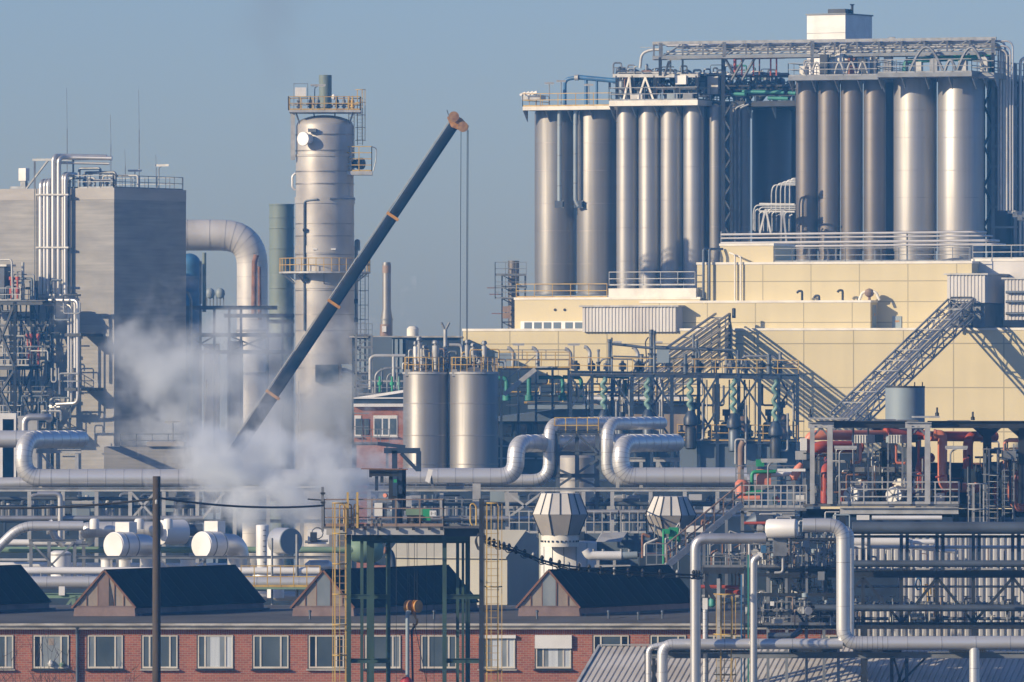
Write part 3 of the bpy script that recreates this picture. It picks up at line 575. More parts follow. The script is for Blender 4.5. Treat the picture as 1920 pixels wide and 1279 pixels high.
# ================================================================ cream panel building in stepped tiers
Y = Fr(1400, 722, 20)
M["cream"] = panels("cream", (.60, .52, .315), 4.4, 3.7, .05, fr=Y, z0=.6, offs=1.2)
M["cream_fine"] = panels("cream_fine", (.61, .53, .325), 4.3, 1.75, .04, fr=Y, z0=.3)
M["cream_pale"] = mat("cream_pale", (.62, .535, .33), .75, 0, (.57, .495, .305), (.15, .15, .3), fine=.03)
yb = thing("cream_building", "long stepped cream panel building below the silo groups", "building", Vector((Y.at(1400, 700).x, 722, 0)))
def tier(u0, u1, v0, zlow, p0, p1, m, name="wall", cap=True, par=None):
    a = Y.at(u0, v0, p1); b = Y.at(u1, v0, p1)
    MB().box8(Vector((a.x, a.y, zlow)), Y.x * (b - a).dot(Y.x), Y.y * (p1 - p0), Z * (Y.at(1400, v0, p1).z - zlow), 0).build(name, M[m], par or yb)
    zt_ = Y.at(1400, v0, p1).z
    if cap: MB().box8(Vector((a.x, a.y, zt_ + .002)) - Y.x * .06 - Y.y * .06, Y.x * ((b - a).dot(Y.x) + .12), Y.y * (p1 - p0 + .12), Z * .2).build("roof_edge", M["cream_trim"], par or yb)
    return zt_
z0 = tier(868, 2010, 620, 0, -40, 0, "cream")
z1 = tier(965, 1312, 561, z0, -30, -2.5, "cream_pale")
z2 = tier(1307, 1822, 496, z0, -34, -3.2, "cream_fine")
z3 = tier(1350, 1450, 461, z2, -10, -4.2, "cream_pale")
z4 = tier(1200, 1632, 568, z0 + .01, -3.19, -1.2, "cream_fine", "lean_to")
z5 = tier(1822.5, 2010, 492, z0, -32, -5.2, "corrugated", "side_wing")
MB().fbox(Y, 1141, 1305, 541, 559, -6, -2.4).build("silo_plinth", M["cream_trim"], yb)
MB().fbox(Y, 976, 1094, 602.5, 618, -2.6, -2.3).build("window_band", M["white_paint"], yb)
for i in range(6): MB().fbox(Y, 983 + i * 18.2 + (4 if i > 3 else 0), 997 + i * 18.2 + (4 if i > 3 else 0), 604.5, 616, -2.5, -2.27).build("window", M["slate_wall"], yb)
for u in (1041, 1059): MB().lathe(Y.at(u, 581, -2.5), [(.12, 0), (.12, .06)], 10, -Y.y).build("vent_hole", M["reveal"], yb)
dr = MB(); a = Y.at(1632, 615, -1.4); b_ = Y.at(1632, 615, -2.9)
# doors in the shaded end of the lean-to and in the wall beside it
eu = Y.at(1632, 568, -1.2); ex = Vector((eu.x, eu.y, z0)); dx = Y.x * .03
d_ = MB().box8(ex + Y.y * .55 + Z * .05, Y.x * .05, Y.y * .95, Z * 2.1).build("door", M["tank_blue"], yb)
MB().box8(ex + Y.y * .9 + Z * 1.25, Y.x * .07, Y.y * .3, Z * .2).build("door_sign", M["crane_yellow"], d_)
d_ = MB().fbox(Y, 1673, 1690, 593, 615, -3.3, -3.12).build("door", M["tank_blue"], yb)
MB().fbox(Y, 1678, 1686, 601, 604, -3.12, -3.1).build("door_sign", M["crane_yellow"], d_)
# corrugated penthouses
def corrbox(u0, u1, v0, v1, p0, p1, name, label, cat="building"):
    a = Y.at(u0, v1, p1); b = Y.at(u1, v1, p1); t_ = Y.at(u0, v0, p1); w_ = (b - a).dot(Y.x); h_ = t_.z - a.z
    t = thing(name, label, cat, a)
    MB().corr(a, Y.x * w_, Z * h_, -Y.y, .3, .07).build("front_sheet", M["corrugated"], t)
    MB().corr(a + Y.x * w_, Y.y * (p1 - p0), Z * h_, Y.x, .3, .07).build("end_sheet", M["corrugated"], t)
    MB().box8(a + Y.y * .05 + Y.x * .03, Y.x * (w_ - .06), Y.y * (p1 - p0 - .1), Z * (h_ - .02)).build("core", M["corrugated"], t)
    MB().box8(t_ - Y.x * .25 - Y.y * .2 + Z * .01, Y.x * (w_ + .5), Y.y * (p1 - p0 + .3), Z * .14).build("roof", M["pale_steel"], t)
    return t
corrbox(1092, 1268, 576, 622.5, -2.45, .3, "corrugated_shed", "long low shed clad in pale corrugated sheet on the cream building's ledge")
ct = corrbox(1776, 1848, 516, 568, -5.2, .8, "conveyor_house", "pale corrugated box hanging off the cream wall above the steep pipe bridge")
MB().fbox(Y, 1778, 1846, 569, 613, -5.1, .2).build("lower_louvre", M["grey_paint"], ct)
corrbox(1884, 2010, 524, 600, -5.1, 0, "corrugated_annex", "corrugated grey annex wall beside the conveyor house")
for i, v in enumerate((548, 566, 588)): pipe([Y.at(1886, v, .3), Y.at(2005, v, .3)], .12, "wall_pipe", f"thin pipe along the corrugated annex wall, {ORD[i]} from its top", M["shade_pipe"], 0)
# gooseneck vents and ball cowl on the lean-to roof, vents
def gooseneck(p, h, r, d, name, label, m, group=None):
    p = Vector(p); q = [p, p + Z * (h - r * 3), p + Z * h, p + Z * h + d * r * 3.2, p + Z * (h - r * 1.6) + d * r * 4.6]
    return pipe(q, r, name, label, m, r * 2.4, n=12, group=group)
for i, (u, h) in enumerate(((1504, .8), (1536, .4), (1580, .85))):
    p = Y.at(u, 566, -2); gooseneck((p.x, p.y, z4 + .2), h, .1, -Y.x, "gooseneck_vent", f"dark gooseneck vent on the cream lean-to roof, {ORD[i]} counting towards its shaded end", M["dark_steel"])
p = Y.at(1630, 566, -2); t = thing("ball_cowl", "round ball cowl with two short pipe arms on the cream lean-to roof", "vent", (p.x, p.y, z4 + .2))
MB().lathe((p.x, p.y, z4 + .2), [(.12, 0), (.12, .25), (.35, .4), (.42, .65), (.3, .9), (.05, 1.0)], 14).build("ball", M["rust_pipe"], t)
for s_ in (-1, 1): MB().tube([Vector((p.x, p.y, z4 + .9)), Vector((p.x, p.y, z4 + .9)) + Y.x * s_ * .6, Vector((p.x, p.y, z4 + .2)) + Y.x * s_ * .9], .12, 8, .3).build("pipe_arm", M["cream_trim"], t)
for i, u in enumerate((1319, 1330)):
    pipe([Y.at(u, 566, -2.8), Y.at(u, 467, -2.8), Y.at(u + 25, 467, -4)], .11, "wall_pipe", f"upright pipe on the cream wall's edge below the silos, {('outer', 'inner')[i]} of two", M["shade_pipe"], .2)
for i, (u, v) in enumerate(((1378, 478), (1389, 482))): pipe([Y.at(u - 10, v - 4, -3.9), Y.at(u, v, -2.95), Y.at(u, 567, -2.95)], .07, "conduit", f"thin conduit down the cream wall, {ORD[i]} from the pipe pair", M["cream_trim"], .2)
# yellow/white roof edge rails
for i, (u0, u1, zz, p, lb) in enumerate(((968, 1138, z1, -2.8, "yellow tinted railing on the cream ledge at the big silos' feet"), (1142, 1303, z1 + 1.0, -2.6, "white railing on the plinth at the bright slim silos' feet"), (1452, 1820, z2, -3.5, "grey railing on the cream roof at the weathered silos' feet"), (1824, 2005, z5, -5.5, "grey railing on the roof of the pale side wing"))):
    a = Y.at(u0, 600, p); b = Y.at(u1, 600, p); rail([(a.x, a.y, zz + .2), (b.x, b.y, zz + .2)], 1.15, 1.6, .03).build("roof_railing", M[("yellow_paint", "pale_steel", "galv", "pale_steel")[i]], None, lb, "railing")
# chimney lattice at the end of the cream building
c = P(963, 489, 740); t = thing("lattice_chimney", "short steel chimney in a lattice scaffold at the cream building's end", "chimney", (c.x, c.y, 0))
MB().lathe((c.x, c.y, 0), [(px(10.5, 740), 0), (px(10.5, 740), c.z), (px(9, 740), c.z), (px(9, 740), c.z - .5)], 20).build("shell", M["stainless_dark"], t)
for s1, s2 in ((-1, -1), (1, -1), (1, 1), (-1, 1)): MB().bar((c.x + s1 * 1.0, c.y + s2 * 1.0, 0), (c.x + s1 * 1.0, c.y + s2 * 1.0, P(0, 516, 740).z), .12).build("post", M["dark_steel"], t)
for v in range(516, 700, 22):
    z_ = P(0, v, 740).z
    for s_ in (-1, 1): MB().bar((c.x - 1, c.y + s_, z_), (c.x + 1, c.y + s_, z_), .1).build("beam", M["dark_steel"], t); MB().bar((c.x + s_, c.y - 1, z_), (c.x + s_, c.y + 1, z_), .1).build("beam", M["dark_steel"], t)
    MB().bar((c.x - 1, c.y - 1, z_), (c.x + 1, c.y - 1, z_ - 1.1), .08).build("brace", M["dark_steel"], t)
for v in (516, 541, 560): rail([Vector((c.x + a_, c.y + b_, P(0, v, 740).z)) for a_, b_ in ((-1.6, 1.2), (-1.6, -1.3), (1.1, -1.3))], 1.1, .9).build("railing", M["grey_paint"], t)
for i, (v, L) in enumerate(((540, 1.3), (552, 1.1), (588, .9))): MB().bar((c.x - 1, c.y - .5, P(0, v, 740).z), (c.x - 1 - L, c.y - .6, P(0, v, 740).z), .08).build("outrigger", M["rust"], t)
for v in (580, 592): MB().box((c.x - .6, c.y - 1.2, P(0, v, 740).z), .7, .5, .5).build("valve_box", M["rust_pipe"], t)
# ================================================================ silos
S = Fr(1042, 772, 20)
def silo(u, rp, vt, vb, p, m, label, n=40, step=2.6, group=None, skirt=True):
    c = S.at(u, vt, p); D_ = c.y; r = px(rp, D_); zb_ = S.at(u, vb, p).z; t = thing("silo", label, "silo", (c.x, c.y, zb_), group); b = Vector((c.x, c.y, zb_)); h = c.z - zb_
    MB().lathe(b, [(r, .9), (r, h - .25), (r * .93, h), (.05, h + .25)] if skirt else [(r, 0), (r, h)], n).build("shell", M[m], t)
    if skirt:
        MB().lathe(b, [(r * .96, 0), (r * .96, .898)], n).build("skirt", M[m], t)
        MB().lathe(b, [(r * 1.02, .0), (r * 1.02, .15)], n).build("base_ring", M["galv"], t)
    k = max(2, int(h / step))
    for i in range(1, k): MB().lathe(b + Z * (h * i / k + ((i * 37) % 5 - 2) * .1), [(r + .012, -.025), (r + .012, .025)], n).build("seam_ring", M["stainless_seam" if m != "stainless_dark" else m], t)
    return t
silo(1042, 39.5, 207, 553, 0, "stainless", "broad stainless silo standing at the outer end of the silo row")
silo(1121, 39.5, 207, 553, .3, "stainless", "broad stainless silo between the outer broad one and the slim bright silos")
for i, u in enumerate((1175.5, 1217, 1258.5, 1301)):
    silo(u, 19.7, 199, 548, 3.0, "stainless_light", f"slim bright stainless silo, {ORD[i]} of four counting away from the broad silos")
for i, (u, p) in enumerate(((1180, -2.5), (1221, -2.5), (1263, -2.5), (1306, -2.5), (1342, 0), (1366, 0))):
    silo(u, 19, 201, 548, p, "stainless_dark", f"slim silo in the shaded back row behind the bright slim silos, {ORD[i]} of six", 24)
for i, (u, rp, p, m_) in enumerate(((1342, 12, 2.5, "stainless"), (1395, 12, 0, "stainless"), (1378, 9, 1, "stainless_dark"))):
    silo(u, rp, 200, 545, p, m_, ("narrow steel silo squeezed beside the last bright slim silo", "narrow steel silo beyond the lattice mast", "narrow dull pipe silo just beyond the lattice mast")[i], 24)
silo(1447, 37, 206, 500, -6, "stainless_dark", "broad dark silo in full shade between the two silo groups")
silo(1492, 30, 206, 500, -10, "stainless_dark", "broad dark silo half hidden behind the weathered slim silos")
for i, u in enumerate((1513, 1554.5, 1597, 1640)):
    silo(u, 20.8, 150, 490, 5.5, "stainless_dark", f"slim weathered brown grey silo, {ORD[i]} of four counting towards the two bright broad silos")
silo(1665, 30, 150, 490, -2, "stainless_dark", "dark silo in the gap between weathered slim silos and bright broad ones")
silo(1716, 40.5, 146, 490, 5, "stainless_light", "broad bright silo beside the weathered slim silos")
silo(1802, 43.5, 146, 490, 5.5, "stainless_light", "broadest bright silo at the end of the row by the pipe tower")
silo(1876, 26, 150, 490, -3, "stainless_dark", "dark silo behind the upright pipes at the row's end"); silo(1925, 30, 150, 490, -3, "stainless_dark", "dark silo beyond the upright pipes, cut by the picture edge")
# filling pipes on the big silos
for i, (u, v1, hook) in enumerate(((1049, 377, 0), (1079, 377, 1))):
    t = thing("fill_pipe", f"pale vertical filling pipe on the broad outer silos, {('ending in a square inlet', 'kinked at its foot between the two')[i]}", "pipe", S.at(u, v1 + 12, 2.5))
    pts = [S.at(u, 206, 2.4), S.at(u, v1, 2.4)] + ([S.at(u + 6, v1 + 10, 2.4)] if hook else [])
    MB().tube(pts, px(4, 772), 12, .3, band=2.2, bw=.1).build("pipe_body", [M["tank_blue"], M["galv"]], t)
    MB().box(S.at(u + (6 if hook else 0), v1 + 6, 2.3), .75, .5, .65, fr=S).build("inlet_box", M["navy_paint"], t)
    for k in (-1, 1): MB().bar(S.at(u - 8 + (6 if hook else 0), v1 + 6 + 6 * k, 2.5), S.at(u + 8 + (6 if hook else 0), v1 + 6 + 6 * k, 2.5), .06).build("inlet_bar", M["galv"], t)
pipe([S.at(1086, 206, 2.3), S.at(1086, 388, 2.3)], .06, "conduit", "thin conduit beside the kinked filling pipe", M["galv"], 0)
# silo top decks
def deck(u0, u1, v0, v1, p0, p1, name, label, railm="galv", h=1.15, floor="pale_steel", rails=(1, 1)):
    t = thing(name, label, "platform", S.at((u0 + u1) / 2, v1, p1))
    MB().fbox(S, u0, u1, v0, v1, p0, p1).build("floor", M[floor], t)
    a, b = S.at(u0, v0, p1 - .1), S.at(u1, v0, p1 - .1); b.z = a.z; bk = S.y * (p1 - p0 - .2)
    rail([a + bk, a, b, b + bk], h, 1.7, .032).build("railing", M[railm], t)
    n = max(2, int((u1 - u0) / 40))
    for i in range(n + 1):
        u = u0 + (u1 - u0) * i / n; q = S.at(u, v1, p1 - .05); MB().prism([q, q + S.y * 1.2, q - Z * 1.0 + S.y * 1.2], S.x * .08).build("bracket", M["galv"], t)
    return t
deck(980, 1146, 200, 207, -4, 3.2, "silo_deck", "railed deck on top of the two broad outer silos", "yellow_paint", floor="cream_trim")
deck(1142, 1308, 189, 199, -6, 5, "silo_deck", "railed deck on top of the bright slim silos", "galv", floor="cream_trim")
deck(1308, 1492, 193, 201, -10, 1.0, "silo_deck", "dark deck behind the lattice mast between the silo groups", "dark_steel", floor="dark_steel")
deck(1478, 1650, 143, 151, -2, 8, "silo_deck", "railed deck on top of the weathered slim silos", "galv", floor="grey_paint")
deck(1645, 1822, 137, 145, -4, 9.5, "silo_deck", "railed deck on top of the bright broad silos", "galv", floor="grey_paint")
deck(1822, 1864, 139, 147, -4, 7.5, "silo_deck", "small deck beside the upright pipe bundle", "galv", floor="galv")
# blue pipe and lamps on the outer deck
zd = S.at(1060, 200, 0).z
t = thing("blue_pipe", "blue pipe on three legs above the deck of the broad outer silos", "pipe", S.at(1060, 200, 0))
MB().tube([S.at(1059, 200, 0), S.at(1059, 149, 0), S.at(1085, 145, 0)], px(3.6, 772), 10, .5).build("riser", M["blue_paint"], t)
MB().tube([S.at(1085, 145, 0), S.at(1160, 152, 0)], px(4.6, 772), 12).build("header", M["blue_paint"], t)
MB().lathe(S.at(1083, 145.5, .1), [(px(5.5, 772), -.1), (px(5.5, 772), .25)], 16, -S.x).build("flange", M["pale_steel"], t)
for u in (1099, 1119): MB().tube([S.at(u, 200, 0), S.at(u, 150, 0)], px(3.2 if u < 1110 else 2.4, 772), 8).build("support_leg", M["blue_paint"], t)
for i, (u, v) in enumerate(((1030, 157), (1052, 153), (1104, 160))):
    q = S.at(u, 200, 1.5); lamp((q.x, q.y, zd), S.at(u, v, 1.5).z - zd, .85, "deck_lamp", f"flat deck lamp over the broad silos, {ORD[i]} from the deck's outer end")
t = thing("lamp_rack", "rack of tilted floodlights at the outer corner of the silo deck", "lamp", S.at(985, 200, 3))
for i in range(4): q = S.at(981 + i * 7, 176 - i * .5, 2.5); MB().bar(q - S.x * .3 - Z * .12, q + S.x * .25 + Z * .12, .14, .2).build("floodlight", M["white_paint"], t)
MB().fbox(S, 978, 1012, 180, 187, 1, 2.6).build("cable_box", M["pale_steel"], t); MB().bar(S.at(980, 178, 2), S.at(1006, 178, 2), .06).build("bar", M["galv"], t)
for u in (980, 1006): MB().bar(S.at(u, 200, 2), S.at(u, 177, 2), .06).build("post", M["galv"], t)
# ================================================================ filter house: dense plant on the slim silos' deck
fh = thing("filter_rack", "dark steel frame packed with filters on the slim silos' deck", "frame", S.at(1230, 189, 0))
for p in (3.5, -.5, -5):
    for u in (1157, 1187, 1228, 1270, 1307): MB().bar(S.at(u, 190, p), S.at(u, 142, p), .3).build("post", M["dark_steel"], fh)
    MB().bar(S.at(1150, 142, p), S.at(1312, 142, p), .3).build("top_beam", M["pale_steel" if p > 3 else "dark_steel"], fh)
    MB().bar(S.at(1155, 166, p), S.at(1308, 166, p), .2).build("mid_beam", M["dark_steel"], fh)
MB().fbox(S, 1153, 1309, 139.5, 141, -5, 3).build("roof_grating", M["dark_steel"], fh)
for u in (1168, 1178): pass
for (a, b) in ((1180, 1169), (1180, 1184), (1210, 1196), (1210, 1226)): MB().bar(S.at(a, 145, 3.8), S.at(b, 189, 3.8), .16).build("white_brace", M["cream_trim"], fh)
ff = thing("filter_rack", "dark steel frame of valves between the lattice mast and the weathered silos", "frame", S.at(1400, 193, -3))
for p in (.5, -3, -7):
    for u in (1325, 1352, 1385, 1420, 1455, 1488): MB().bar(S.at(u, 194, p), S.at(u, 143, p), .26).build("post", M["dark_steel"], ff)
    for v in (143, 160, 178): MB().bar(S.at(1312, v, p), S.at(1490, v, p), .24).build("beam", M["dark_steel"], ff)
for (a, b) in ((1325, 1352), (1385, 1352), (1385, 1420), (1455, 1420)): MB().bar(S.at(a, 193, .6), S.at(b, 144, .6), .16).build("brace", M["dark_steel"], ff)
MB().fbox(S, 1313, 1489, 160.5, 162, -7, .4).build("grating", M["dark_steel"], ff)
rs = random.Random(11)
def bagfilter(c, r, h, label, m, group):
    t = thing("bag_filter", label, "filter", c, group); c = Vector(c)
    MB().lathe(c, [(r * .25, 0), (r * .25, .2), (r, h * .35), (r, h * .85), (r * .9, h * .92), (r * .3, h)], 14).build("body", M[m], t)
    MB().lathe(c + Z * h * .6, [(r * 1.08, -.06), (r * 1.08, .06)], 14).build("clamp_ring", M["dark_steel"], t)
    MB().tube([c + Z * (h - .05), c + Z * (h + .35), c + Z * (h + .35) + S.x * r * 1.4, c + S.x * r * 1.4 + Z * h * .5], .08, 6, .2).build("outlet_pipe", M["galv"], t)
bagfilter(S.at(1168, 189, 1.5), .5, 1.9, "grey bag filter in the dark frame on the slim silos' deck", "shade_pipe", "bag filters in the dark frames on the silo decks")
bf = [o for o in C.objects if o.name.startswith("bag_filter")][0]
for i in range(26):
    hi_ = i < 12; u = 1165 + (i % 12) * 12.3 if hi_ else 1320 + (i - 12) * 12; v = 189 if i % 2 else 166
    if not hi_: v = 193 if i % 2 else 177
    q = S.at(u, v, rs.uniform(-4, 2.5) if hi_ else rs.uniform(-5, .2)); dup(bf, q, "grey bag filter in the dark frame on the slim silos' deck" if hi_ else "grey bag filter among the valves beyond the lattice mast", "bag filters in the dark frame on the slim silos" if hi_ else "bag filters beyond the lattice mast", rs.uniform(0, 6), rs.uniform(.75, 1.05))
bf['group'] = "bag filters in the dark frame on the slim silos"
for i in range(120):
    first = i < 60; u = rs.uniform(1158, 1305) if first else rs.uniform(1312, 1488); v = rs.choice((189, 166)) if first else rs.choice((193, 177, 161)); p = rs.uniform(-4.5, 3.2) if first else rs.uniform(-6.5, .8)
    a = S.at(u, v, p); h = rs.uniform(.5, 2.0); L = rs.uniform(-1.6, 1.6)
    pts = [a, a + Z * h, a + Z * h + S.x * L] + ([a + S.x * L + Z * (h - .8)] if i % 2 else [])
    m_ = rs.choice(("galv", "dark_steel", "shade_pipe", "navy_paint", "dark_steel", "rust" if first else "teal_pipe"))
    pipe(pts, rs.uniform(.04, .11), "process_pipe", "small pipe among the filters on the slim silos' deck" if first else "small pipe among the valves beyond the lattice mast", M[m_], .15, n=6, group="small pipes in the slim silos' filter frame" if first else "small pipes in the frame beyond the lattice mast")
for i, (u, v) in enumerate(((1262, 183), (1292, 183), (1196, 186), (1278, 150), (1338, 160))):
    q = S.at(u, v, 3.6 if u < 1310 else .9); MB().box(q, 1.0, .5, .8 if i != 4 else 1.6, fr=S).build("control_box", M[("tank_blue", "grey_paint", "pale_steel", "white_paint", "pale_steel")[i]], None, ("bluish control box behind the railing of the slim silos' deck", "grey control box at the railing's end on the slim silos' deck", "pale low box under a white brace on the slim silos' deck", "white box high in the filter frame", "pale tall cabinet beside the lattice mast")[i], "box")
for i, (u0, u1, v, m_) in enumerate(((1160, 1205, 136, "galv"), (1190, 1245, 137, "pale_steel"), (1240, 1322, 138, "pale_steel"), (1320, 1350, 139, "galv"), (1365, 1420, 140, "white_paint"), (1425, 1478, 139, "galv"))):
    pipe([S.at(u0, 142, 2 - i * .4), S.at(u0, v, 2 - i * .4), S.at(u1, v, 2 - i * .4), S.at(u1, 142, 2 - i * .4)], .12, "roof_pipe", f"pale pipe lying on top of the filter frames, {ORD[i]} from the blue pipe", M[m_], .2)
for u0, u1 in ((1158, 1180),): MB().bar(S.at(u0, 134, 2), S.at(u1, 134, 2), .2).build("hoist_beam", M["dark_steel"], None, "short hoist beam above the filter frame beside the blue pipe", "beam")
for i, (u0, u1, v) in enumerate(((1372, 1400, 176), (1392, 1470, 172), (1478, 1492, 174), (1440, 1478, 184))): pipe([S.at(u0, v, .9), S.at(u1, v + 1, .9)], .16, "green_pipe", f"dark green pipe in the shaded valve frame, {ORD[i]} beyond the lattice mast", M["teal_pipe"], 0)
# lattice mast
lm = thing("lattice_mast", "slender steel lattice mast between the bright slim silos and the shaded ones", "mast", S.at(1363, 445, 3))
for u in (1356, 1371): MB().bar(S.at(u, 450, 3), S.at(u, 100 if u < 1360 else 196, 3), .34 if u < 1360 else .26).build("leg", M["dark_steel"], lm)
for i in range(10): a, b = (1356, 1371) if i % 2 else (1371, 1356); MB().bar(S.at(a, 196 + i * 25, 3), S.at(b, 221 + i * 25, 3), .16).build("diagonal", M["dark_steel"], lm)
for i, u in enumerate((1378, 1386)): pipe([S.at(u, 440, 2.2), S.at(u, 203, 2.2), S.at(u + 18, 196, 2.2)], .1, "mast_pipe", f"thin pipe running up beside the lattice mast, {ORD[i]} from it", M["galv"], .4)
# ================================================================ pipe bridge over the silos
pb = thing("pipe_bridge", "long steel truss bridge carrying pipes high over the silos", "bridge", S.at(1560, 108, 5))
zt_, zb_ = S.at(1225, 81, 5).z, S.at(1225, 108, 5).z
def SB(u, top, p=5): q = S.at(u, 90, p); return Vector((q.x, q.y, zt_ if top else zb_))
us = [1226, 1239, 1280, 1318, 1358, 1399, 1440, 1482, 1523, 1565, 1607, 1648, 1690, 1733, 1776, 1818, 1862]
for p in (5, 2.6):
    MB().bar(SB(1224, 1, p), SB(1868, 1, p), .2, .26).build("top_chord", M["galv"], pb); MB().bar(SB(1224, 0, p), SB(1868, 0, p), .22, .3).build("bottom_chord", M["grey_paint"], pb)
    for u in us: MB().bar(SB(u, 0, p), SB(u, 1, p), .16 if u not in (1239, 1358, 1523, 1862) else .34).build("upright", M["galv"], pb)
    for a, b in zip(us[1:], us[2:]): MB().bar(SB(a, 0, p - .02), SB(b, 1, p - .02), .08).build("diagonal", M["grey_paint"], pb)
for u in us: MB().bar(SB(u, 0, 5), SB(u, 0, 2.6), .16).build("cross_beam", M["galv"], pb); MB().bar(SB(u, 1, 5), SB(u, 1, 2.6), .12).build("cross_beam", M["galv"], pb)
for i, (dz, u0, p, r, dn) in enumerate(((.30, 1245, 4.5, .085, 10), (.55, 1250, 4.0, .10, 6), (.62, 1290, 4.6, .08, 14), (.85, 1270, 4.4, .11, 3), (1.05, 1330, 4.6, .08, 17), (1.12, 1250, 3.2, .11, 8), (.35, 1300, 3.2, .08, 12), (.8, 1340, 3.4, .09, 0))):
    a = SB(u0, 0, p) + Z * dz; e = SB(1872 + dn * 1.6, 0, p) + Z * dz
    pts = [a, e, Vector((e.x, e.y, S.at(1880, 395, p).z))]
    pipe(pts, r, "bridge_pipe", f"bright pipe on the bridge over the silos, turning down at its end, {ORD[i]}", M["steel_bright" if i % 3 else "pale_steel"], .7, n=8)
for i, (u, v0, v1, p) in enumerate(((1238, 108, 142, 5), (1257, 108, 139, 2.6), (1280, 108, 139, 5), (1523, 108, 145, 5), (1540, 108, 145, 2.6), (1605, 112, 143, 2.6), (1862, 100, 146, 5), (1640, 108, 143, 5), (1700, 106, 140, 5))):
    MB().bar(S.at(u, v1, p), SB(u, 0, p), .3 if i in (0, 3, 6) else .18).build("support_leg", M["dark_steel" if i % 2 == 0 else "galv"], pb)
for (a, b, v0, v1) in ((1360, 1377, 110, 142), (1396, 1372, 108, 150), (1416, 1392, 108, 150), (1254, 1246, 116, 142)): MB().bar(S.at(a, v0, 4.6), S.at(b, v1, 3.6), .17).build("strut", M["galv"], pb)
t = thing("red_pipe_rack", "red painted pipe frame hanging below the bridge over the silos", "frame", S.at(1420, 145, 3))
MB().bar(S.at(1376, 110, 3), S.at(1471, 108, 3), .2).build("header", M["rust"], t)
for u, rp in ((1378, 3), (1391, 1.6), (1413, 1.6), (1424, 1.4), (1445, 1.6), (1456, 1.6)): MB().tube([S.at(u, 110, 3), S.at(u, 142, 3)], px(rp, 772), 8).build("drop_leg", M["red_paint" if rp > 1.5 else "rust"], t)
pipe([S.at(1242, 93, 4), S.at(1222, 93, 4), S.at(1203, 100, 4), S.at(1200, 128, 4)], .13, "bent_hose", "pale bent pipe curving off the free end of the bridge", M["pale_steel"], 1.2)
MB().bar(S.at(1200, 89, 4), S.at(1225, 89, 4), .05).build("cable_boom", M["galv"], None, "thin cable arm at the free end of the bridge", "arm")
# white penthouse tower
W = Fr(1585, 785, 30); t = thing("penthouse", "white box penthouse rising behind the pipe bridge", "building", W.at(1585, 140))
a = W.at(1585, 27); xw = (W.at(1585, 27) - W.at(1513, 27)).dot(W.x); zl = W.at(1585, 140).z
MB().box8(Vector((a.x, a.y, zl)) - W.x * xw, W.x * xw, W.y * 5.3, Z * (a.z - zl)).build("wall", M["white_paint"], t)
MB().box8(a - W.x * (xw + .1) - W.y * .1 + Z * .003, W.x * (xw + .2), W.y * 5.5, Z * .12).build("roof", M["grey_paint"], t)
MB().box(a - W.x * 1.6 + W.y * 2 + Z * .35, 1.8, 1.4, .45, fr=W).build("roof_hatch", M["dark_steel"], t); MB().tube([a + W.x * -.6 + W.y * 2.5 + Z * .1, a + W.x * -.6 + W.y * 2.5 + Z * .95], .12, 8).build("roof_vent", M["dark_steel"], t)
MB().box(a + W.x * -.6 + W.y * 2.5 + Z * 1.0, .4, .4, .1).build("vent_cap", M["dark_steel"], t)
mb = MB(); mb.box8(a - W.x * xw - W.y * .012 - Z * 1.7, W.x * xw, W.y * .01, Z * .04).build("panel_joint", M["grey_paint"], t)
# hoses, pipes and boxes on the far decks
zd2 = S.at(1560, 143, 3).z; zd3 = S.at(1740, 137, 3).z
def arch(u0, u1, z_, h, r, p, label, m="pale_steel", group=None):
    a = S.at(u0, 140, p); b = S.at(u1, 140, p); n = 10
    return MB().tube([Vector((a.x + (b.x - a.x) * k / n, a.y + (b.y - a.y) * k / n, z_ + math.sin(math.pi * k / n) * h)) for k in range(n + 1)], r, 8).build("hose_arch", M[m], None, label, "hose", group)
for i, u in enumerate((1515, 1531, 1552, 1574, 1596, 1618)): arch(u - 9, u + 9, zd2 + .1, 1.0, .1, 6.5, f"small pale hose arch on the weathered silos' deck, {ORD[i]} towards the bright silos")
for i, (u0, u1, h) in enumerate(((1706, 1768, 2.1), (1795, 1846, 2.0), (1772, 1792, .9))): arch(u0, u1, zd3 + .1, h, .14, 6, ("wide hose arch above the first bright broad silo", "wide hose arch above the broadest bright silo", "small hose arch between the two wide arches")[i], "galv")
t = thing("green_header", "green pipe lying along the bright broad silos' deck", "pipe", S.at(1760, 113, 4))
MB().tube([S.at(1698, 136, 4), S.at(1698, 114, 4), S.at(1790, 109, 4)], .26, 12, .6).build("pipe_body", M["teal_pipe"], t); MB().tube([S.at(1790, 109, 4), S.at(1858, 107, 4)], .3, 12).build("header", M["bright_green"], t); MB().tube([S.at(1858, 107, 4), S.at(1858, 138, 4)], .2, 10).build("drop_pipe", M["bright_green"], t)
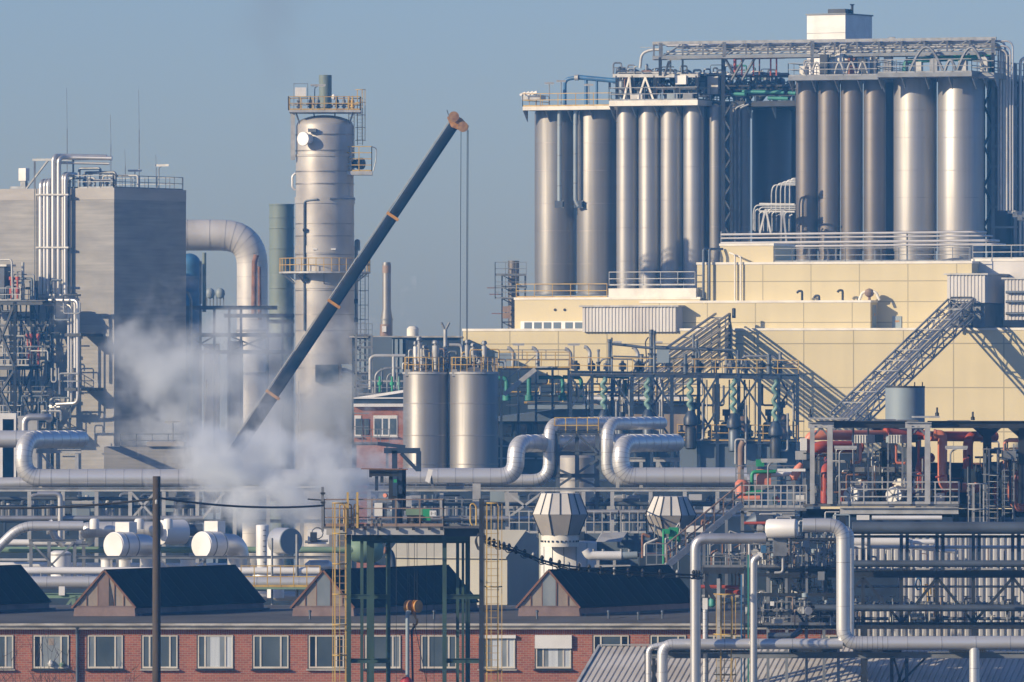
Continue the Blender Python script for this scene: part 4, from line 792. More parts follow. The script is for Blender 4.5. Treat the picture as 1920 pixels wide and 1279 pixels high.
for i, (u, h, m_) in enumerate(((1508, 1.0, "cream_trim"), (1546, 2.2, "dark_steel"), (1556, 1.6, "cream_trim"), (1575, 2.4, "cream_trim"), (1598, 2.3, "rust"), (1602, 1.0, "red_paint"), (1618, 1.8, "dark_steel"), (1640, 2.2, "pale_steel"), (1666, 2.8, "galv"), (1722, 1.2, "pale_steel"), (1752, 1.5, "galv"), (1806, 1.2, "pale_steel"), (1846, 1.6, "pale_steel"))):
    q = S.at(u, 143 if u < 1650 else 137, rs.uniform(3, 7)); q.z = zd2 if u < 1650 else zd3; t = thing("deck_unit", f"small {('cream', 'dark', 'rusty', 'pale', 'red')[('cream_trim', 'dark_steel', 'rust', 'pale_steel', 'red_paint').index(m_) if m_ in ('cream_trim', 'dark_steel', 'rust', 'pale_steel', 'red_paint') else 3]} upright unit on the far silo decks, {ORD[i]} in the row below the bridge", "equipment", q)
    MB().box(q + Z * h * .4, .7, .6, h * .8, fr=S).build("body", M[m_], t); MB().tube([q + Z * h * .8, q + Z * (h + .3), q + Z * (h + .3) + S.x * .6], .1, 8, .2).build("pipe", M["galv"], t)
sb = S.at(1590, 143, 3); t = thing("stair_block", "cream block with outside stair under the white penthouse", "building", sb)
MB().fbox(S, 1555, 1595, 104, 143, -4, 1).build("wall", M["cream_trim"], t); MB().bar(S.at(1545, 110, 1.6), S.at(1580, 140, 1.6), .3).build("stair", M["rust"], t)
# pipe tower at the row's end
ptw = thing("pipe_tower", "steel lattice tower holding upright pipes at the end of the silo row", "tower", S.at(1880, 480, 3))
for u, p in ((1862, 2.2), (1904, 2.2), (1862, -1), (1904, -1)): MB().bar(S.at(u, 495, p), S.at(u, 120, p), .28).build("leg", M["grey_paint"], ptw)
for i, v in enumerate(range(160, 480, 38)):
    MB().bar(S.at(1862, v, 2.3), S.at(1908, v, 2.3), .2).build("beam", M["grey_paint"], ptw)
    a, b = (1845, 1862) if i % 2 else (1862, 1845); MB().bar(S.at(a, v, 1), S.at(b, v + 38, 1), .18).build("diagonal", M["dark_steel"], ptw)
MB().bar(S.at(1845, 490, 1), S.at(1845, 150, 1), .22).build("leg", M["dark_steel"], ptw)
for i, u in enumerate((1913, 1921)): pipe([S.at(u, 480, 2), S.at(u, 112, 2), S.at(u + 14, 106, 2)], .13, "tower_pipe", f"bright upright pipe at the picture edge beyond the pipe tower, {('nearer', 'farther')[i]} one", M["steel_bright"], .4)
pipe([S.at(1890, 398, 3.6), S.at(1910, 398, 3.6), S.at(1912, 412, 3.6), S.at(1940, 412, 3.6)], .16, "branch_pipe", "pale branch pipes at the foot of the pipe tower", M["pale_steel"], .3)
for i in range(3): MB().box(S.at(1903 + i * 9, 402 + (i % 2) * 6, 3.8), .4, .4, .5).build("small_valve", M["galv"], None, f"small valve on the branch pipes at the pipe tower's foot, {ORD[i]}", "valve")
# pipe row along the cream roof
for i, (v, p) in enumerate(((440, 1.4), (447, 1.1), (456, 1.6), (463, 1.2))):
    a = S.at(1352, v, 12); b = S.at(1830 + i * 12, v - 5, 12); e = b + S.y * 3
    pipe([a, b, e], px((2.3, 1.7, 2.6, 2.2)[i], 760), "roof_pipe", f"long bright pipe along the cream roof before the silos, {ORD[i]} from the top", M["steel_bright"], .4, n=8)
t = thing("pipe_support_rack", "row of thin posts carrying long pipes over the cream roof", "rack", S.at(1600, 488, 12))
for u in (1352, 1378, 1405, 1462, 1517, 1567, 1640, 1701, 1760, 1818):
    q = S.at(u, 434, 11.7); zf = z3 + .2 if u < 1450 else z2 + .2
    MB().bar((q.x, q.y, zf), q, .14).build("post", M["galv"], t)
# pipe spider beside the weathered silos
t = thing("spider_stand", "white A-frame stand holding a fan of curved pipes beside the weathered silos", "frame", S.at(1450, 470, 8))
for a, b in ((1436, 1424), (1436, 1446), (1466, 1462), (1468, 1478)): MB().bar(S.at(a, 392, 10), S.at(b, 488 if a > 1450 else 440, 10), .16).build("leg", M["pale_steel"], t)
for v in (382, 396): MB().bar(S.at(1424, v, 10), S.at(1490, v + 1, 10), .14).build("beam", M["pale_steel"], t)
for i in range(9):
    u = 1413 + i * 8.5; v = 335 + (8 - i) * 3 if i > 3 else 385 + i * 4
    pipe([S.at(u, 432, 8.6), S.at(u, v + 12, 8.6), S.at(u + 4, v, 8.6), S.at(1492, v, 8.6)], .09, "curved_pipe", f"pale curved pipe in the fan beside the weathered silos, {ORD[i]} of nine", M["galv"], .6, n=6)
for i in range(9): pipe([S.at(1416 + i * 8, 434, 8.9), S.at(1416 + i * 8, 395 + (i % 3) * 5, 8.9), S.at(1422 + i * 8, 392 + (i % 3) * 5, 8.9)], .07, "stub_pipe", "short pale stub pipe below the fan of curved pipes", M["galv"], .2, n=6, group="stub pipes below the curved pipe fan")
# ================================================================ two stainless tanks with cyclones
def T(u, v, D=640): return P(u, v, D)
for i, (u, rp) in enumerate(((799, 43), (889, 45.5))):
    D = 640 - i * .8; c = T(u, 699, D); r = px(rp, D); b = Vector((c.x, D, 0))
    t = thing("storage_tank", ("wide stainless tank standing nearer the steam and the column", "wide stainless tank with crane cables hanging before it")[i], "tank", b)
    MB().lathe(b, [(r, 0), (r, c.z - .05), (r * .98, c.z), (.1, c.z + .45)], 44).build("shell", M["stainless"], t)
    for v in (698, 756, 816, 870): MB().lathe(b + Z * T(u, v, D).z, [(r + .02, -.04), (r + .02, .04)], 44).build("seam_ring", M["stainless_seam"], t)
    MB().lathe(b + Z * (c.z - .1), [(r + .06, 0), (r + .06, .14)], 44).build("rim", M["pale_steel"], t)
    n = 20; pts = [b + Vector((math.cos(2 * math.pi * k / n) * (r - .1), math.sin(2 * math.pi * k / n) * (r - .1), c.z + .05)) for k in range(n + 1)]
    mb = MB()
    for k in (.5, 1): mb.tube([q + Z * 1.1 * k for q in pts], .03, 5)
    for k in range(0, n, 1): mb.bar(pts[k], pts[k] + Z * 1.1, .06)
    mb.build("railing", M["yellow_paint"], t)
    MB().box(b + Vector((-r + .35, -1.0, c.z + .0)), .4, .3, .5).build("lifting_lug", M["pale_steel"], t)
def cyclone(u, vt, vb, rp, D, label, m="pale_steel"):
    c = T(u, vb, D); r = px(rp, D); h = T(u, vt, D).z - c.z; t = thing("cyclone", label, "cyclone", c)
    MB().lathe(c, [(r * .45, 0), (r * .5, h * .25), (r * .98, h * .62), (r, h * .82)], 16).build("cone", M[m], t)
    MB().lathe(c, [(r * .6, h * .825), (r * .6, h * .88), (r * 1.05, h * .885), (r * 1.05, h * .94), (r * .7, h)], 16).build("cap", M["galv"], t)
for i, a in enumerate(((779, 640, 694, 4), (786, 631, 694, 5.5), (797, 647, 695, 6.5), (817, 638, 694, 6.8), (876, 637, 695, 4.6), (888, 643, 695, 6), (908, 639, 695, 5))):
    cyclone(*a, 639 + (i % 3) * .7, f"grey cyclone on the stainless tanks, {ORD[i]} of seven counting from the column", "white_paint" if i == 0 else "pale_steel")
t = thing("forked_vent", "tall vent pipe forking into a Y above the two stainless tanks", "vent", T(835, 697, 641))
MB().tube([T(835, 697, 641), T(835, 618, 641)], px(3.6, 640), 12).build("stem", M["pale_steel"], t)
for s_ in (-1, 1): MB().tube([T(835, 620, 641), T(835 + s_ * 7.5, 605, 641)], px(2.2, 640), 8).build("fork_arm", M["grey_paint"], t)
for v in (650, 656, 662, 670): MB().lathe(T(835, v, 641), [(px(4.6, 640), -.06), (px(4.6, 640), .06)], 12).build("collar", M["galv"], t)
pipe([T(842, 647, 642), T(866, 647, 642), T(868, 690, 642)], .13, "tank_pipe", "pale pipe crossing between the two stainless tanks' tops", M["pale_steel"], .3)
gooseneck(T(894, 695, 640.5), 1.5, .16, Vector((-1, 0, 0)), "gooseneck_vent", "short gooseneck pipe between the last two cyclones", M["galv"])
rs = random.Random(5)
for i in range(34):
    u = rs.uniform(762, 930); a = T(u, 697, 640 + rs.uniform(-1.2, 1.4)); h = rs.uniform(.5, 1.7); L = rs.uniform(-1.2, 1.2)
    pipe([a, a + Z * h, a + Z * h + Vector((L, 0, 0)), a + Vector((L, 0, h * .3))], rs.uniform(.04, .08), "tank_pipe", "thin pipe among the cyclones on the stainless tanks", M[rs.choice(("galv", "pale_steel", "grey_paint", "rust_pipe", "yellow_paint"))], .15, n=6, group="thin pipes on the stainless tanks' tops")
for i in range(10):
    u = 768 + i * 17.5; c = T(u, 697, 639.2 + (i % 2)); t = thing("tank_valve", "small valve among the cyclones on the stainless tanks", "valve", c, "valves on the stainless tanks' tops")
    MB().lathe(c, [(.1, 0), (.1, .25), (.2, .27), (.2, .55), (.08, .65), (.08, .9), (.2, .92), (.2, .96)], 9).build("body", M["galv" if i % 2 else "dark_steel"], t)
# ================================================================ slim chimney, blue hall, low roofs behind the tanks
c = P(725, 492, 730); t = thing("slim_chimney", "slim stained metal chimney standing alone against the sky", "chimney", (c.x, c.y, 0))
q = lambda v: P(0, v, 730).z
MB().lathe((c.x, c.y, 0), [(px(11.5, 730), 0), (px(11, 730), q(600)), (px(8, 730), q(578)), (px(8, 730), q(496)), (px(7.2, 730), q(492)), (px(6, 730), q(492)), (px(6, 730), q(498))], 24).build("shell", M["stainless"], t)
MB().lathe((c.x, c.y, 0), [(px(8.15, 730), q(512)), (px(8.15, 730), q(498))], 24).build("soot_band", M["rust_pipe"], t); MB().lathe((c.x, c.y, 0), [(px(12.5, 730), q(600)), (px(12.5, 730), q(598))], 24).build("flange", M["galv"], t)
MB().lathe((c.x - .08, c.y - .1, 0), [(px(10.9, 730), q(680)), (px(10.9, 730), q(608))], 24).build("lower_band", M["rust_pipe"], t)
MB().box((c.x - .2, c.y - .75, q(617)), .35, .3, .5).build("sign_plate", M["white_paint"], t)
bh = thing("blue_hall", "long dark blue hall behind the stainless tanks", "building", Vector((P(800, 0, 712).x, 712, 0)))
B2 = Fr(800, 712, 0); MB().fbox(B2, 660, 862, 633, 1200, -18, 0).build("wall", M["dark_wall"], bh); MB().fbox(B2, 655, 867, 630, 633, -18.3, .3).build("roof", M["gutter"], bh)
for i in range(10): MB().fbox(B2, 668 + i * 9, 674 + i * 9, 636, 700, 0, .15).build("light_strip", M["tank_blue"], bh)
MB().lathe(P(774, 630, 714), [(.5, 0), (.5, .6), (.3, .8)], 12).build("roof_vent", M["cream_trim"], bh)
t = thing("escape_stair", "dark steel escape stair tower between column and slim chimney", "stair", P(682, 900, 700))
for u in (668, 697): 
    for d_ in (700, 703): MB().bar(P(u, 1000, d_), P(u, 628, d_), .16).build("post", M["grey_paint"], t)
for i, v in enumerate((630, 652, 676, 700, 726)):
    MB().box(P(682, v, 701.5), 1.5, 3, .1).build("landing", M["dark_steel"], t); rail([P(666, v, 700), P(698, v, 700)], 1.0, .5, .025).build("railing", M["grey_paint"], t)
    if i: a, b = (668, 697) if i % 2 else (697, 668); MB().bar(P(a, v, 701), P(b, v - 23, 701), .3, .1).build("flight", M["grey_paint"], t)
MB().fbox(Fr(700, 705, 0), 690, 735, 632, 720, -.4, 0).build("screen_wall", M["slate_wall"], None, "tall slatted grey screen beside the escape stair tower", "screen")
for i, (pts, rp, m_) in enumerate((([(694, 730), (694, 672), (702, 667), (760, 667)], 3.2, "pale_steel"), ([(738, 730), (738, 668)], 3.2, "pale_steel"), ([(704, 740), (704, 700), (722, 690), (752, 690)], 2.6, "galv"), ([(690, 715), (760, 715)], 1.8, "pale_steel"), ([(668, 722), (700, 722), (700, 740)], 2, "galv"), ([(716, 735), (716, 690)], 2.4, "shade_pipe"), ([(726, 735), (726, 700), (752, 700)], 1.6, "galv"), ([(745, 735), (745, 675)], 2.0, "galv"))):
    pipe([P(u, v, 660) for u, v in pts], px(rp, 660), "yard_pipe", f"pale yard pipe between slim chimney and stainless tank, {ORD[i]} of the group", M[m_], .5, n=10)
for i, u in enumerate((712, 735, 748)): MB().lathe(P(u, 735, 659), [(.08, 0), (.08, .5), (.17, .52), (.17, .75), (.08, .8), (.08, 1.2)], 10).build("green_valve", M["bright_green" if i < 2 else "sage_paint"], None, f"small green valve among the pale pipes by the stainless tank, {ORD[i]} from the chimney", "valve")
rail([P(668, 740, 659), P(757, 740, 659)], 1.1, 1.0).build("yard_railing", M["galv"], None, "grey railing before the pale yard pipes by the tank", "railing")
MB().prism([P(668, 745, 658), P(757, 731, 658), P(757, 736, 658), P(668, 750, 658)], Vector((0, 3, 0))).build("sloping_canopy", M["white_paint"], None, "pale sloping cover above the brick office roof", "roof")
# brick office with white window
O = Fr(710, 652, 0); ob = thing("brick_office", "small red brick office with white window beside the stainless tank", "building", O.at(710, 1000))
MB().fbox(O, 664, 762, 763, 1300, -10, 0).build("wall", M["brick"], ob); MB().fbox(O, 663, 762, 757, 762.8, -10.2, .4).build("roof_edge", M["white_paint"], ob); MB().fbox(O, 663, 762, 748, 756.8, -10, .2).build("fascia", M["dark_wall"], ob); MB().fbox(O, 663, 762, 745.5, 747.8, -10.2, .35).build("coping", M["white_paint"], ob)
for u0, u1 in ((700, 745), (664.5, 677)):
    w_ = MB().fbox(O, u0, u1, 779, 818, -.1, .05).build("window", M["white_paint"], ob)
    for a, b in ((u0 + 2, u0 + 15), (u0 + 18, u0 + 27), (u0 + 31, u1 - 2)):
        if b > a + 4: MB().fbox(O, a, b, 785, 815, -.05, .07).build("pane", M["glazing"], w_)
    MB().fbox(O, u0 - 1, u1 + 1, 818.3, 820, 0, .25).build("window_sill", M["white_paint"], ob)
t = thing("access_platform", "small dark railed platform before the brick office", "platform", P(695, 835, 645))
MB().fbox(Fr(695, 645, 0), 662, 730, 832, 835, -2, 0).build("floor", M["dark_steel"], t); rail([P(662, 832, 645), P(730, 832, 645)], 1.1, .7).build("railing", M["grey_paint"], t); rail([P(662, 832, 647), P(730, 832, 647)], 1.1, .9).build("railing", M["grey_paint"], t)
for u in (666, 726): MB().bar(P(u, 835, 646), Vector((P(u, 0, 646).x, 646, 0)), .2).build("post", M["dark_steel"], t)
for v0, v1 in ((800, 832), (775, 800)): MB().bar(P(664, v0, 644.6), P(692, v0, 644.6), .08).build("rail_extension", M["grey_paint"], t)
# dark hall with pale roof under the green plant
dh = thing("dark_hall", "dark hall with long pale low roof behind the pipe loops", "building", Vector((P(1010, 0, 665).x, 665, 0)))
B3 = Fr(1010, 662, 0)
MB().fbox(B3, 925, 1120, 790, 1300, -12, 0).build("wall", M["dark_wall"], dh)
MB().prism([P(925, 783, 660), P(1060, 766, 660), P(1140, 766, 660), P(1140, 790, 660), P(925, 790, 660)], Vector((0, 14, 0))).build("roof_body", M["slate_wall"], dh)
MB().fbox(Fr(1010, 659, 0), 990, 1140, 760, 767, -6, 0).build("roof_sheet", M["tank_blue"], dh)
for i, u in enumerate((938, 966, 1000)): MB().fbox(B3, u, u + 22, 795, 818, 0, .06).build("window", M["glazing_night"], dh)
for v in (835, 858): MB().fbox(B3, 930, 1110, v, v + 3, 0, .2).build("wall_band", M["tank_blue"], dh)
MB().fbox(Fr(1120, 668, 0), 1112, 1290, 752, 840, -3, 0).build("brown_shed", M["gable_sheet"], None, "brown corrugated shed with pale roof edge inside the green pipe plant", "building")
MB().fbox(Fr(1120, 667, 0), 1100, 1300, 744, 749, -4, .5).build("canopy_sheet", M["white_paint"], None, "long pale roof edge lying over the brown shed", "roof")
# ================================================================ green pipe plant: tall steel structure
gp = thing("steel_structure", "long open steel structure carrying pipes before the cream wall", "structure", Vector((P(1220, 0, 640).x, 640, 0)))
E = Fr(1220, 640, 8)
zb = None
posts = (1070, 1110, 1148, 1185, 1222, 1260, 1310, 1345, 1385, 1424, 1460, 1495)
for p in (0, -6):
    MB().ibar(E.at(1068, 700, p), E.at(1497, 707, p), .35, .42).build("top_beam", M["navy_paint"], gp)
    for i, u in enumerate(posts):
        if p and i % 2: continue
        a = E.at(u, 702, p); MB().ibar((a.x, a.y, 0), a, .26, .26).build("post", M["navy_paint"], gp)
    MB().ibar(E.at(1068, 826, p), E.at(1497, 828, p), .3, .4).build("lower_beam", M["navy_paint"], gp)
MB().fbox(E, 1068, 1497, 700.5, 702, -6, .1).build("deck_grating", M["grating"], gp)
for (a, b) in ((1110, 1070), (1260, 1222), (1222, 1260), (1310, 1345), (1345, 1310), (1385, 1345), (1385, 1424), (1424, 1385), (1460, 1495), (1495, 1460), (1070, 1110), (1148, 1185)):
    MB().bar(E.at(a, 706, .05), E.at(b, 765, .05), .14).build("brace", M["navy_paint"], gp)
for (a, b) in ((1310, 1345), (1345, 1310), (1424, 1460), (1222, 1260)): MB().bar(E.at(a, 768, .05), E.at(b, 825, .05), .14).build("brace", M["navy_paint"], gp)
rail([E.at(1070, 700, 0), E.at(1497, 706, 0)], 1.2, 1.5, .03).build("railing", M["yellow_paint"], gp); rail([E.at(1070, 700, -6), E.at(1497, 706, -6)], 1.2, 1.5, .03).build("railing", M["galv"], gp)
rail([E.at(1270, 826, .1), E.at(1495, 828, .1)], 1.2, 1.3, .03).build("railing", M["yellow_paint"], gp)
# wavy sage pipes = screw shaped hoses hanging in the structure
for i, (u, v0, v1) in enumerate(((1132, 708, 768), (1214, 709, 768), (1294, 710, 770), (1375, 711, 775), (1453, 712, 790))):
    pts = []
    for k in range(25):
        v = v0 + (v1 - v0) * k / 24; pts.append(E.at(u + 3.2 * math.sin(k * .9), v, .6))
    t = thing("wavy_pipe", f"wavy sage green drop pipe in the steel structure, {ORD[i]} of five counting from the tanks", "pipe", pts[-1])
    MB().tube(pts, px(4.2, 640), 10).build("pipe_body", M["sage_paint"], t)
    q = pts[-1]; MB().lathe(q - Z * 1.2, [(.3, 0), (.55, .15), (.55, .6), (.4, .9), (.25, 1.2)], 14).build("pump_head", M["navy_paint"], t)
    MB().lathe(q - Z * 2.9, [(.3, 0), (.42, .1), (.42, 1.5), (.3, 1.68)], 14).build("drive_casing", M["shade_pipe" if i % 2 else "dark_steel"], t); MB().tube([q - Z * 2.2, q - Z * 2.2 + Vector((.9, 0, 0)), q + Vector((.9, 0, .6))], .1, 8, .2).build("feed_pipe", M["galv"], t)
# vessels under the structure
for i, (u, rp, v0, v1) in enumerate(((1165, 13, 795, 840), (1300, 15, 778, 840), (1362, 12, 790, 842), (1390, 15, 778, 842), (1442, 13, 790, 842), (1465, 14, 775, 842))):
    c = E.at(u, v1, -1.5); h = E.at(u, v0, -1.5).z - c.z; r = px(rp, 640); t = thing("reactor_vessel", f"upright dull vessel on the structure's lower floor, {ORD[i]} of six counting from the tanks", "vessel", c)
    MB().lathe(c, [(r, 0), (r, h * .8), (r * .8, h * .95), (r * .2, h)], 18).build("shell", M["shade_pipe" if i % 2 == 0 else "rust_pipe"], t); MB().lathe(c + Z * h * .8, [(r * 1.12, -.08), (r * 1.12, .08)], 18).build("flange", M["dark_steel"], t)
    MB().lathe(c + Z * h, [(.15, 0), (.15, .4), (.3, .42), (.3, .9)], 10).build("motor", M["navy_paint"], t)
# roof vents with bent caps
def bentcap(u, vt, vb, rp, D, label, p=0):
    c = P(u, vb, D); h = P(u, vt, D).z - c.z; r = px(rp, D); t = thing("bent_vent", label, "vent", c)
    MB().lathe(c, [(r, 0), (r, h * .45), (r * .8, h * .5), (r * .8, h * .62)], 12).build("stem", M["galv"], t)
    MB().tube([c + Z * h * .6, c + Z * h * .8, c + Z * h + Vector((-r * 1.6, 0, 0)), c + Z * h * 1.02 + Vector((-r * 2.6, 0, 0))], r * .85, 10, r * 1.5).build("bent_cap", M["pale_steel"], t)
for i, (u, vt, vb) in enumerate(((962, 653, 690), (1008, 653, 690), (1070, 655, 692), (1106, 651, 692), (1196, 652, 698))): bentcap(u, vt, vb, 4.2, 648, f"bent capped vent rising from the green pipe plant, {ORD[i]} of five from the tanks")
for i, (u, vt, rp) in enumerate(((1122, 655, 3.2), (1143, 636, 4.2), (1147, 633, 2), (1203, 664, 4.5), (1221, 618, 5), (1227, 620, 3), (1300, 627, 3.2), (1306, 640, 4), (1285, 664, 4.5), (1362, 668, 4), (1384, 656, 3), (1442, 664, 5), (1463, 660, 4.2))):
    c = E.at(u, 701, -2.0 + (i % 3)); h = E.at(u, vt, -2.0 + (i % 3)).z - c.z; r = px(rp, 640); t = thing("pipe_stack", f"upright pipe stack on top of the steel structure, {ORD[i]} counting from the tanks", "pipe", c)
    MB().lathe(c, [(r, 0), (r, h * .45), (r * .7, h * .47), (r * .7, h * .9), (r * .9, h * .91), (r * .9, h)], 12).build("shell", M["shade_pipe" if i % 3 else "grey_paint"], t); MB().lathe(c + Z * h * .45, [(r * 1.35, -.07), (r * 1.35, .07)], 12).build("flange", M["dark_steel"], t)
for i, (pts, rp, m_) in enumerate((([(1148, 645), (1180, 648), (1210, 652), (1310, 655), (1312, 670)], 2.6, "shade_pipe"), ([(1228, 650), (1330, 656), (1380, 656), (1386, 690)], 2.4, "shade_pipe"), ([(1310, 652), (1372, 660), (1378, 690)], 2.2, "navy_paint"), ([(1390, 690), (1392, 670), (1402, 668), (1455, 668), (1458, 690)], 2.4, "galv"), ([(1460, 680), (1495, 683), (1497, 680)], 1.2, "rust_pipe"), ([(1150, 642), (1165, 642)], 2.4, "pale_steel"), ([(1228, 642), (1242, 642)], 2.2, "pale_steel"), ([(1120, 690), (1128, 672), (1190, 674), (1196, 692)], 1.8, "galv"), ([(1212, 672), (1210, 640), (1216, 632)], 1.2, "cable"), ([(1240, 668), (1242, 690)], 1.6, "tank_blue"), ([(1410, 692), (1414, 684), (1495, 690)], 1.4, "shade_pipe"), ([(1150, 668), (1282, 672)], 1.4, "shade_pipe"))):
    pipe([E.at(u, v, -.8 - (i % 4)) for u, v in pts], px(rp, 640), "overhead_pipe", f"overhead pipe run above the steel structure's deck, {ORD[i]} in the tangle", M[m_], .5, n=8)
q = E.at(1243, 668, .2); MB().box(q, .9, .6, 1.0).build("blue_box", M["tank_blue"], None, "pale blue instrument box above the steel structure", "box")
# longer deck to the tanks with teal pipes
wd = thing("walkway", "yellow railed walkway on posts between stainless tanks and steel structure", "walkway", Vector((P(1000, 0, 646).x, 646, 0)))
MB().fbox(Fr(1000, 646, 0), 935, 1068, 690, 694, -3, 0).build("deck", M["dark_steel"], wd); MB().fbox(Fr(1000, 646, 0), 1005, 1036, 687, 689.8, -2, .2).build("trough", M["pale_steel"], wd)
for u in (940, 972, 1005, 1036, 1066):
    for d_ in (646, 649): MB().bar(P(u, 694, d_), Vector((P(u, 0, d_).x, d_, 0)), .18).build("post", M["navy_paint"], wd)
rail([P(935, 690, 646), P(1068, 690, 646)], 1.2, 1.0, .03).build("railing", M["yellow_paint"], wd); rail([P(935, 690, 649), P(1068, 690, 649)], 1.2, 1.0, .03).build("railing", M["rust_pipe"], wd)
rail([P(935, 676, 646.5), P(1068, 676, 646.5)], .8, 1.6, .03).build("upper_railing", M["galv"], wd)
t = thing("outside_stair", "pale straight stair climbing to the yellow railed walkway", "stair", P(948, 740, 644))
for d_ in (644, 645): MB().bar(P(945, 740, d_), P(1004, 692, d_), .1, .35).build("stringer", M["pale_steel"], t)
mb = MB()
for k in range(13): mb.box(P(945, 740, 644.5).lerp(P(1004, 692, 644.5), (k + .5) / 13), .3, .95, .05)
mb.build("tread_grating", M["galv"], t)
for d_ in (644, 645): MB().bar(P(945, 740, d_) + Z * 1, P(1004, 692, d_) + Z * 1, .06).build("handrail", M["galv"], t)
for i, (pts, rp, m_) in enumerate((([(926, 710), (950, 708), (950, 738)], 4, "teal_pipe"), ([(992, 708), (992, 740)], 4.4, "teal_pipe"), ([(1010, 708), (1055, 707), (1055, 742)], 3.6, "teal_pipe"), ([(1055, 707), (1090, 708), (1090, 745)], 3.6, "teal_pipe"), ([(1172, 712), (1172, 740)], 3.2, "teal_pipe"), ([(1110, 706), (1180, 708)], 2.6, "teal_pipe"))):
    t = pipe([P(u, v, 647) for u, v in pts], px(rp, 647), "teal_pipe", f"teal green pipe below the walkway, {ORD[i]} of six counting from the tanks", M[m_], .4)
for i, u in enumerate((950, 992, 1055)): MB().lathe(P(u, 744, 647), [(.2, -.3), (.34, -.28), (.34, .1), (.2, .12), (.2, .3)], 12).build("teal_valve", M["teal_pipe"], None, f"teal valve at the foot of a teal pipe, {ORD[i]} from the tanks", "valve")
rs = random.Random(21)
for i in range(60):
    u = rs.uniform(932, 1280); v = rs.choice((742, 755, 760, 735, 720)); a = P(u, v, 652 + rs.uniform(-3, 4)); L = rs.uniform(.8, 4.0); h = rs.uniform(-.8, 1.6)
    pipe([a, a + Vector((L, 0, 0)), a + Vector((L, 0, h))], rs.uniform(.05, .1), "process_pipe", "thin process pipe in the tangle below the yellow railed walkway", M[rs.choice(("galv", "pale_steel", "shade_pipe", "yellow_paint", "navy_paint", "pale_steel"))], .2, n=6, group="thin pipes below the yellow railed walkway")
for i in range(36):
    u = rs.uniform(1080, 1490); v0 = rs.choice((712, 720)); v1 = rs.choice((760, 790, 822)); a = E.at(u, v0, rs.uniform(-5, -.5))
    pipe([a, Vector((a.x, a.y, E.at(u, v1, 0).z)), Vector((a.x + rs.uniform(-1, 1), a.y, E.at(u, v1, 0).z))], rs.uniform(.04, .1), "drop_pipe", "thin drop pipe hanging inside the open steel structure", M[rs.choice(("galv", "shade_pipe", "navy_paint", "pale_steel"))], .2, n=6, group="thin drop pipes in the steel structure")
for i in range(12):
    u = 1278 + i * 18.3; c = E.at(u, 826, -.6 - (i % 3)); t = thing("lower_valve", "small valve on the steel structure's lower floor", "valve", c, "valves on the steel structure's lower floor")
    MB().lathe(c, [(.12, 0), (.12, .3), (.25, .32), (.25, .7), (.1, .8), (.1, 1.1), (.24, 1.12), (.24, 1.16)], 9).build("body", M[("galv", "navy_paint", "blue_paint", "pale_steel")[i % 4]], t)
for i in range(14):
    u = 1080 + i * 29; c = E.at(u, 701, -.8 - (i % 3)); t = thing("deck_valve", "small valve or motor on the steel structure's upper deck", "valve", c, "small valves on the steel structure's upper deck")
    MB().lathe(c, [(.14, 0), (.14, .3), (.3, .32), (.3, .75), (.12, .85), (.12, 1.0)], 9).build("body", M[("dark_steel", "navy_paint", "galv", "shade_pipe")[i % 4]], t)
for i, (u, v) in enumerate(((972, 647), (1076, 647))): q = P(u, 690, 648); lamp(q, P(u, v, 648).z - q.z, .9, "walkway_lamp", f"flat lamp above the yellow railed walkway, {('nearer the tanks', 'nearer the steel structure')[i]}")
MB().fbox(Fr(947, 700, 0), 928, 968, 662, 690, -1, 0).build("wall_louvre", M["tank_blue"], None, "blue grey louvred unit against the cream wall above the walkway", "vent")
MB().fbox(E, 1270, 1525, 829, 1500, -5.5, -.2).build("base_hall", M["slate_wall"], None, "slate blue windowless base hall under the steel structure", "building")
MB().fbox(Fr(1190, 650, 0), 1050, 1272, 842, 1300, -4, 0).build("base_hall", M["slate_wall"], None, "slate blue low hall half hidden by the big pipe loops", "building")
# ================================================================ steep pipe bridges onto the cream wall
def steep(top, bot, nlong, w_, dz, name, label, pipes_, rr):
    t = thing(name, label, "bridge", bot); d = (bot - top); dn = d.normalized(); x = dn.cross(Z).normalized(); y = x.cross(dn).normalized()
    for sx in (-1, 1):
        for sy in (-1, 1): MB().bar(top + x * sx * w_ + y * sy * dz, bot + x * sx * w_ + y * sy * dz, .13).build("chord", M["grey_paint"], t)
    for i in range(nlong):
        a = top + d * (i / nlong); b = top + d * ((i + 1) / nlong); s_ = 1 if i % 2 else -1
        for sx in (-1, 1):
            MB().bar(a + x * sx * w_ + y * dz * s_, b + x * sx * w_ - y * dz * s_, .08).build("diagonal", M["grey_paint"], t); MB().bar(a + x * sx * w_ - y * dz, a + x * sx * w_ + y * dz, .08).build("strut", M["galv"], t)
        MB().bar(a - x * w_ - y * dz, a + x * w_ - y * dz, .1).build("cross_beam", M["galv"], t); MB().bar(a - x * w_ + y * dz, a + x * w_ + y * dz, .08).build("cross_beam", M["galv"], t)
        MB().bar(a - x * w_ * s_ + y * dz, b + x * w_ * s_ + y * dz, .06).build("wind_brace", M["galv"], t)
    for i in range(pipes_):
        o = x * (w_ * .85 * (2 * (i % 4) / 3 - 1)) + y * (dz * (.55 - 1.1 * (i // 4)))
        MB().tube([top + o, bot + o], rr * (1 + .3 * (i % 2)), 8).build("pipe", M["steel_bright" if i % 3 else "pale_steel"], t)
    return t
top = Y.at(1803, 578, 1.0); bot = P(1583, 792, 689); steep(top, bot, 11, 1.1, .8, "steep_pipe_bridge", "steep lattice pipe bridge climbing to the corrugated conveyor house", 8, .085)
hb = thing("head_gantry", "dark lattice head frame where the steep bridge meets the conveyor house", "frame", top)
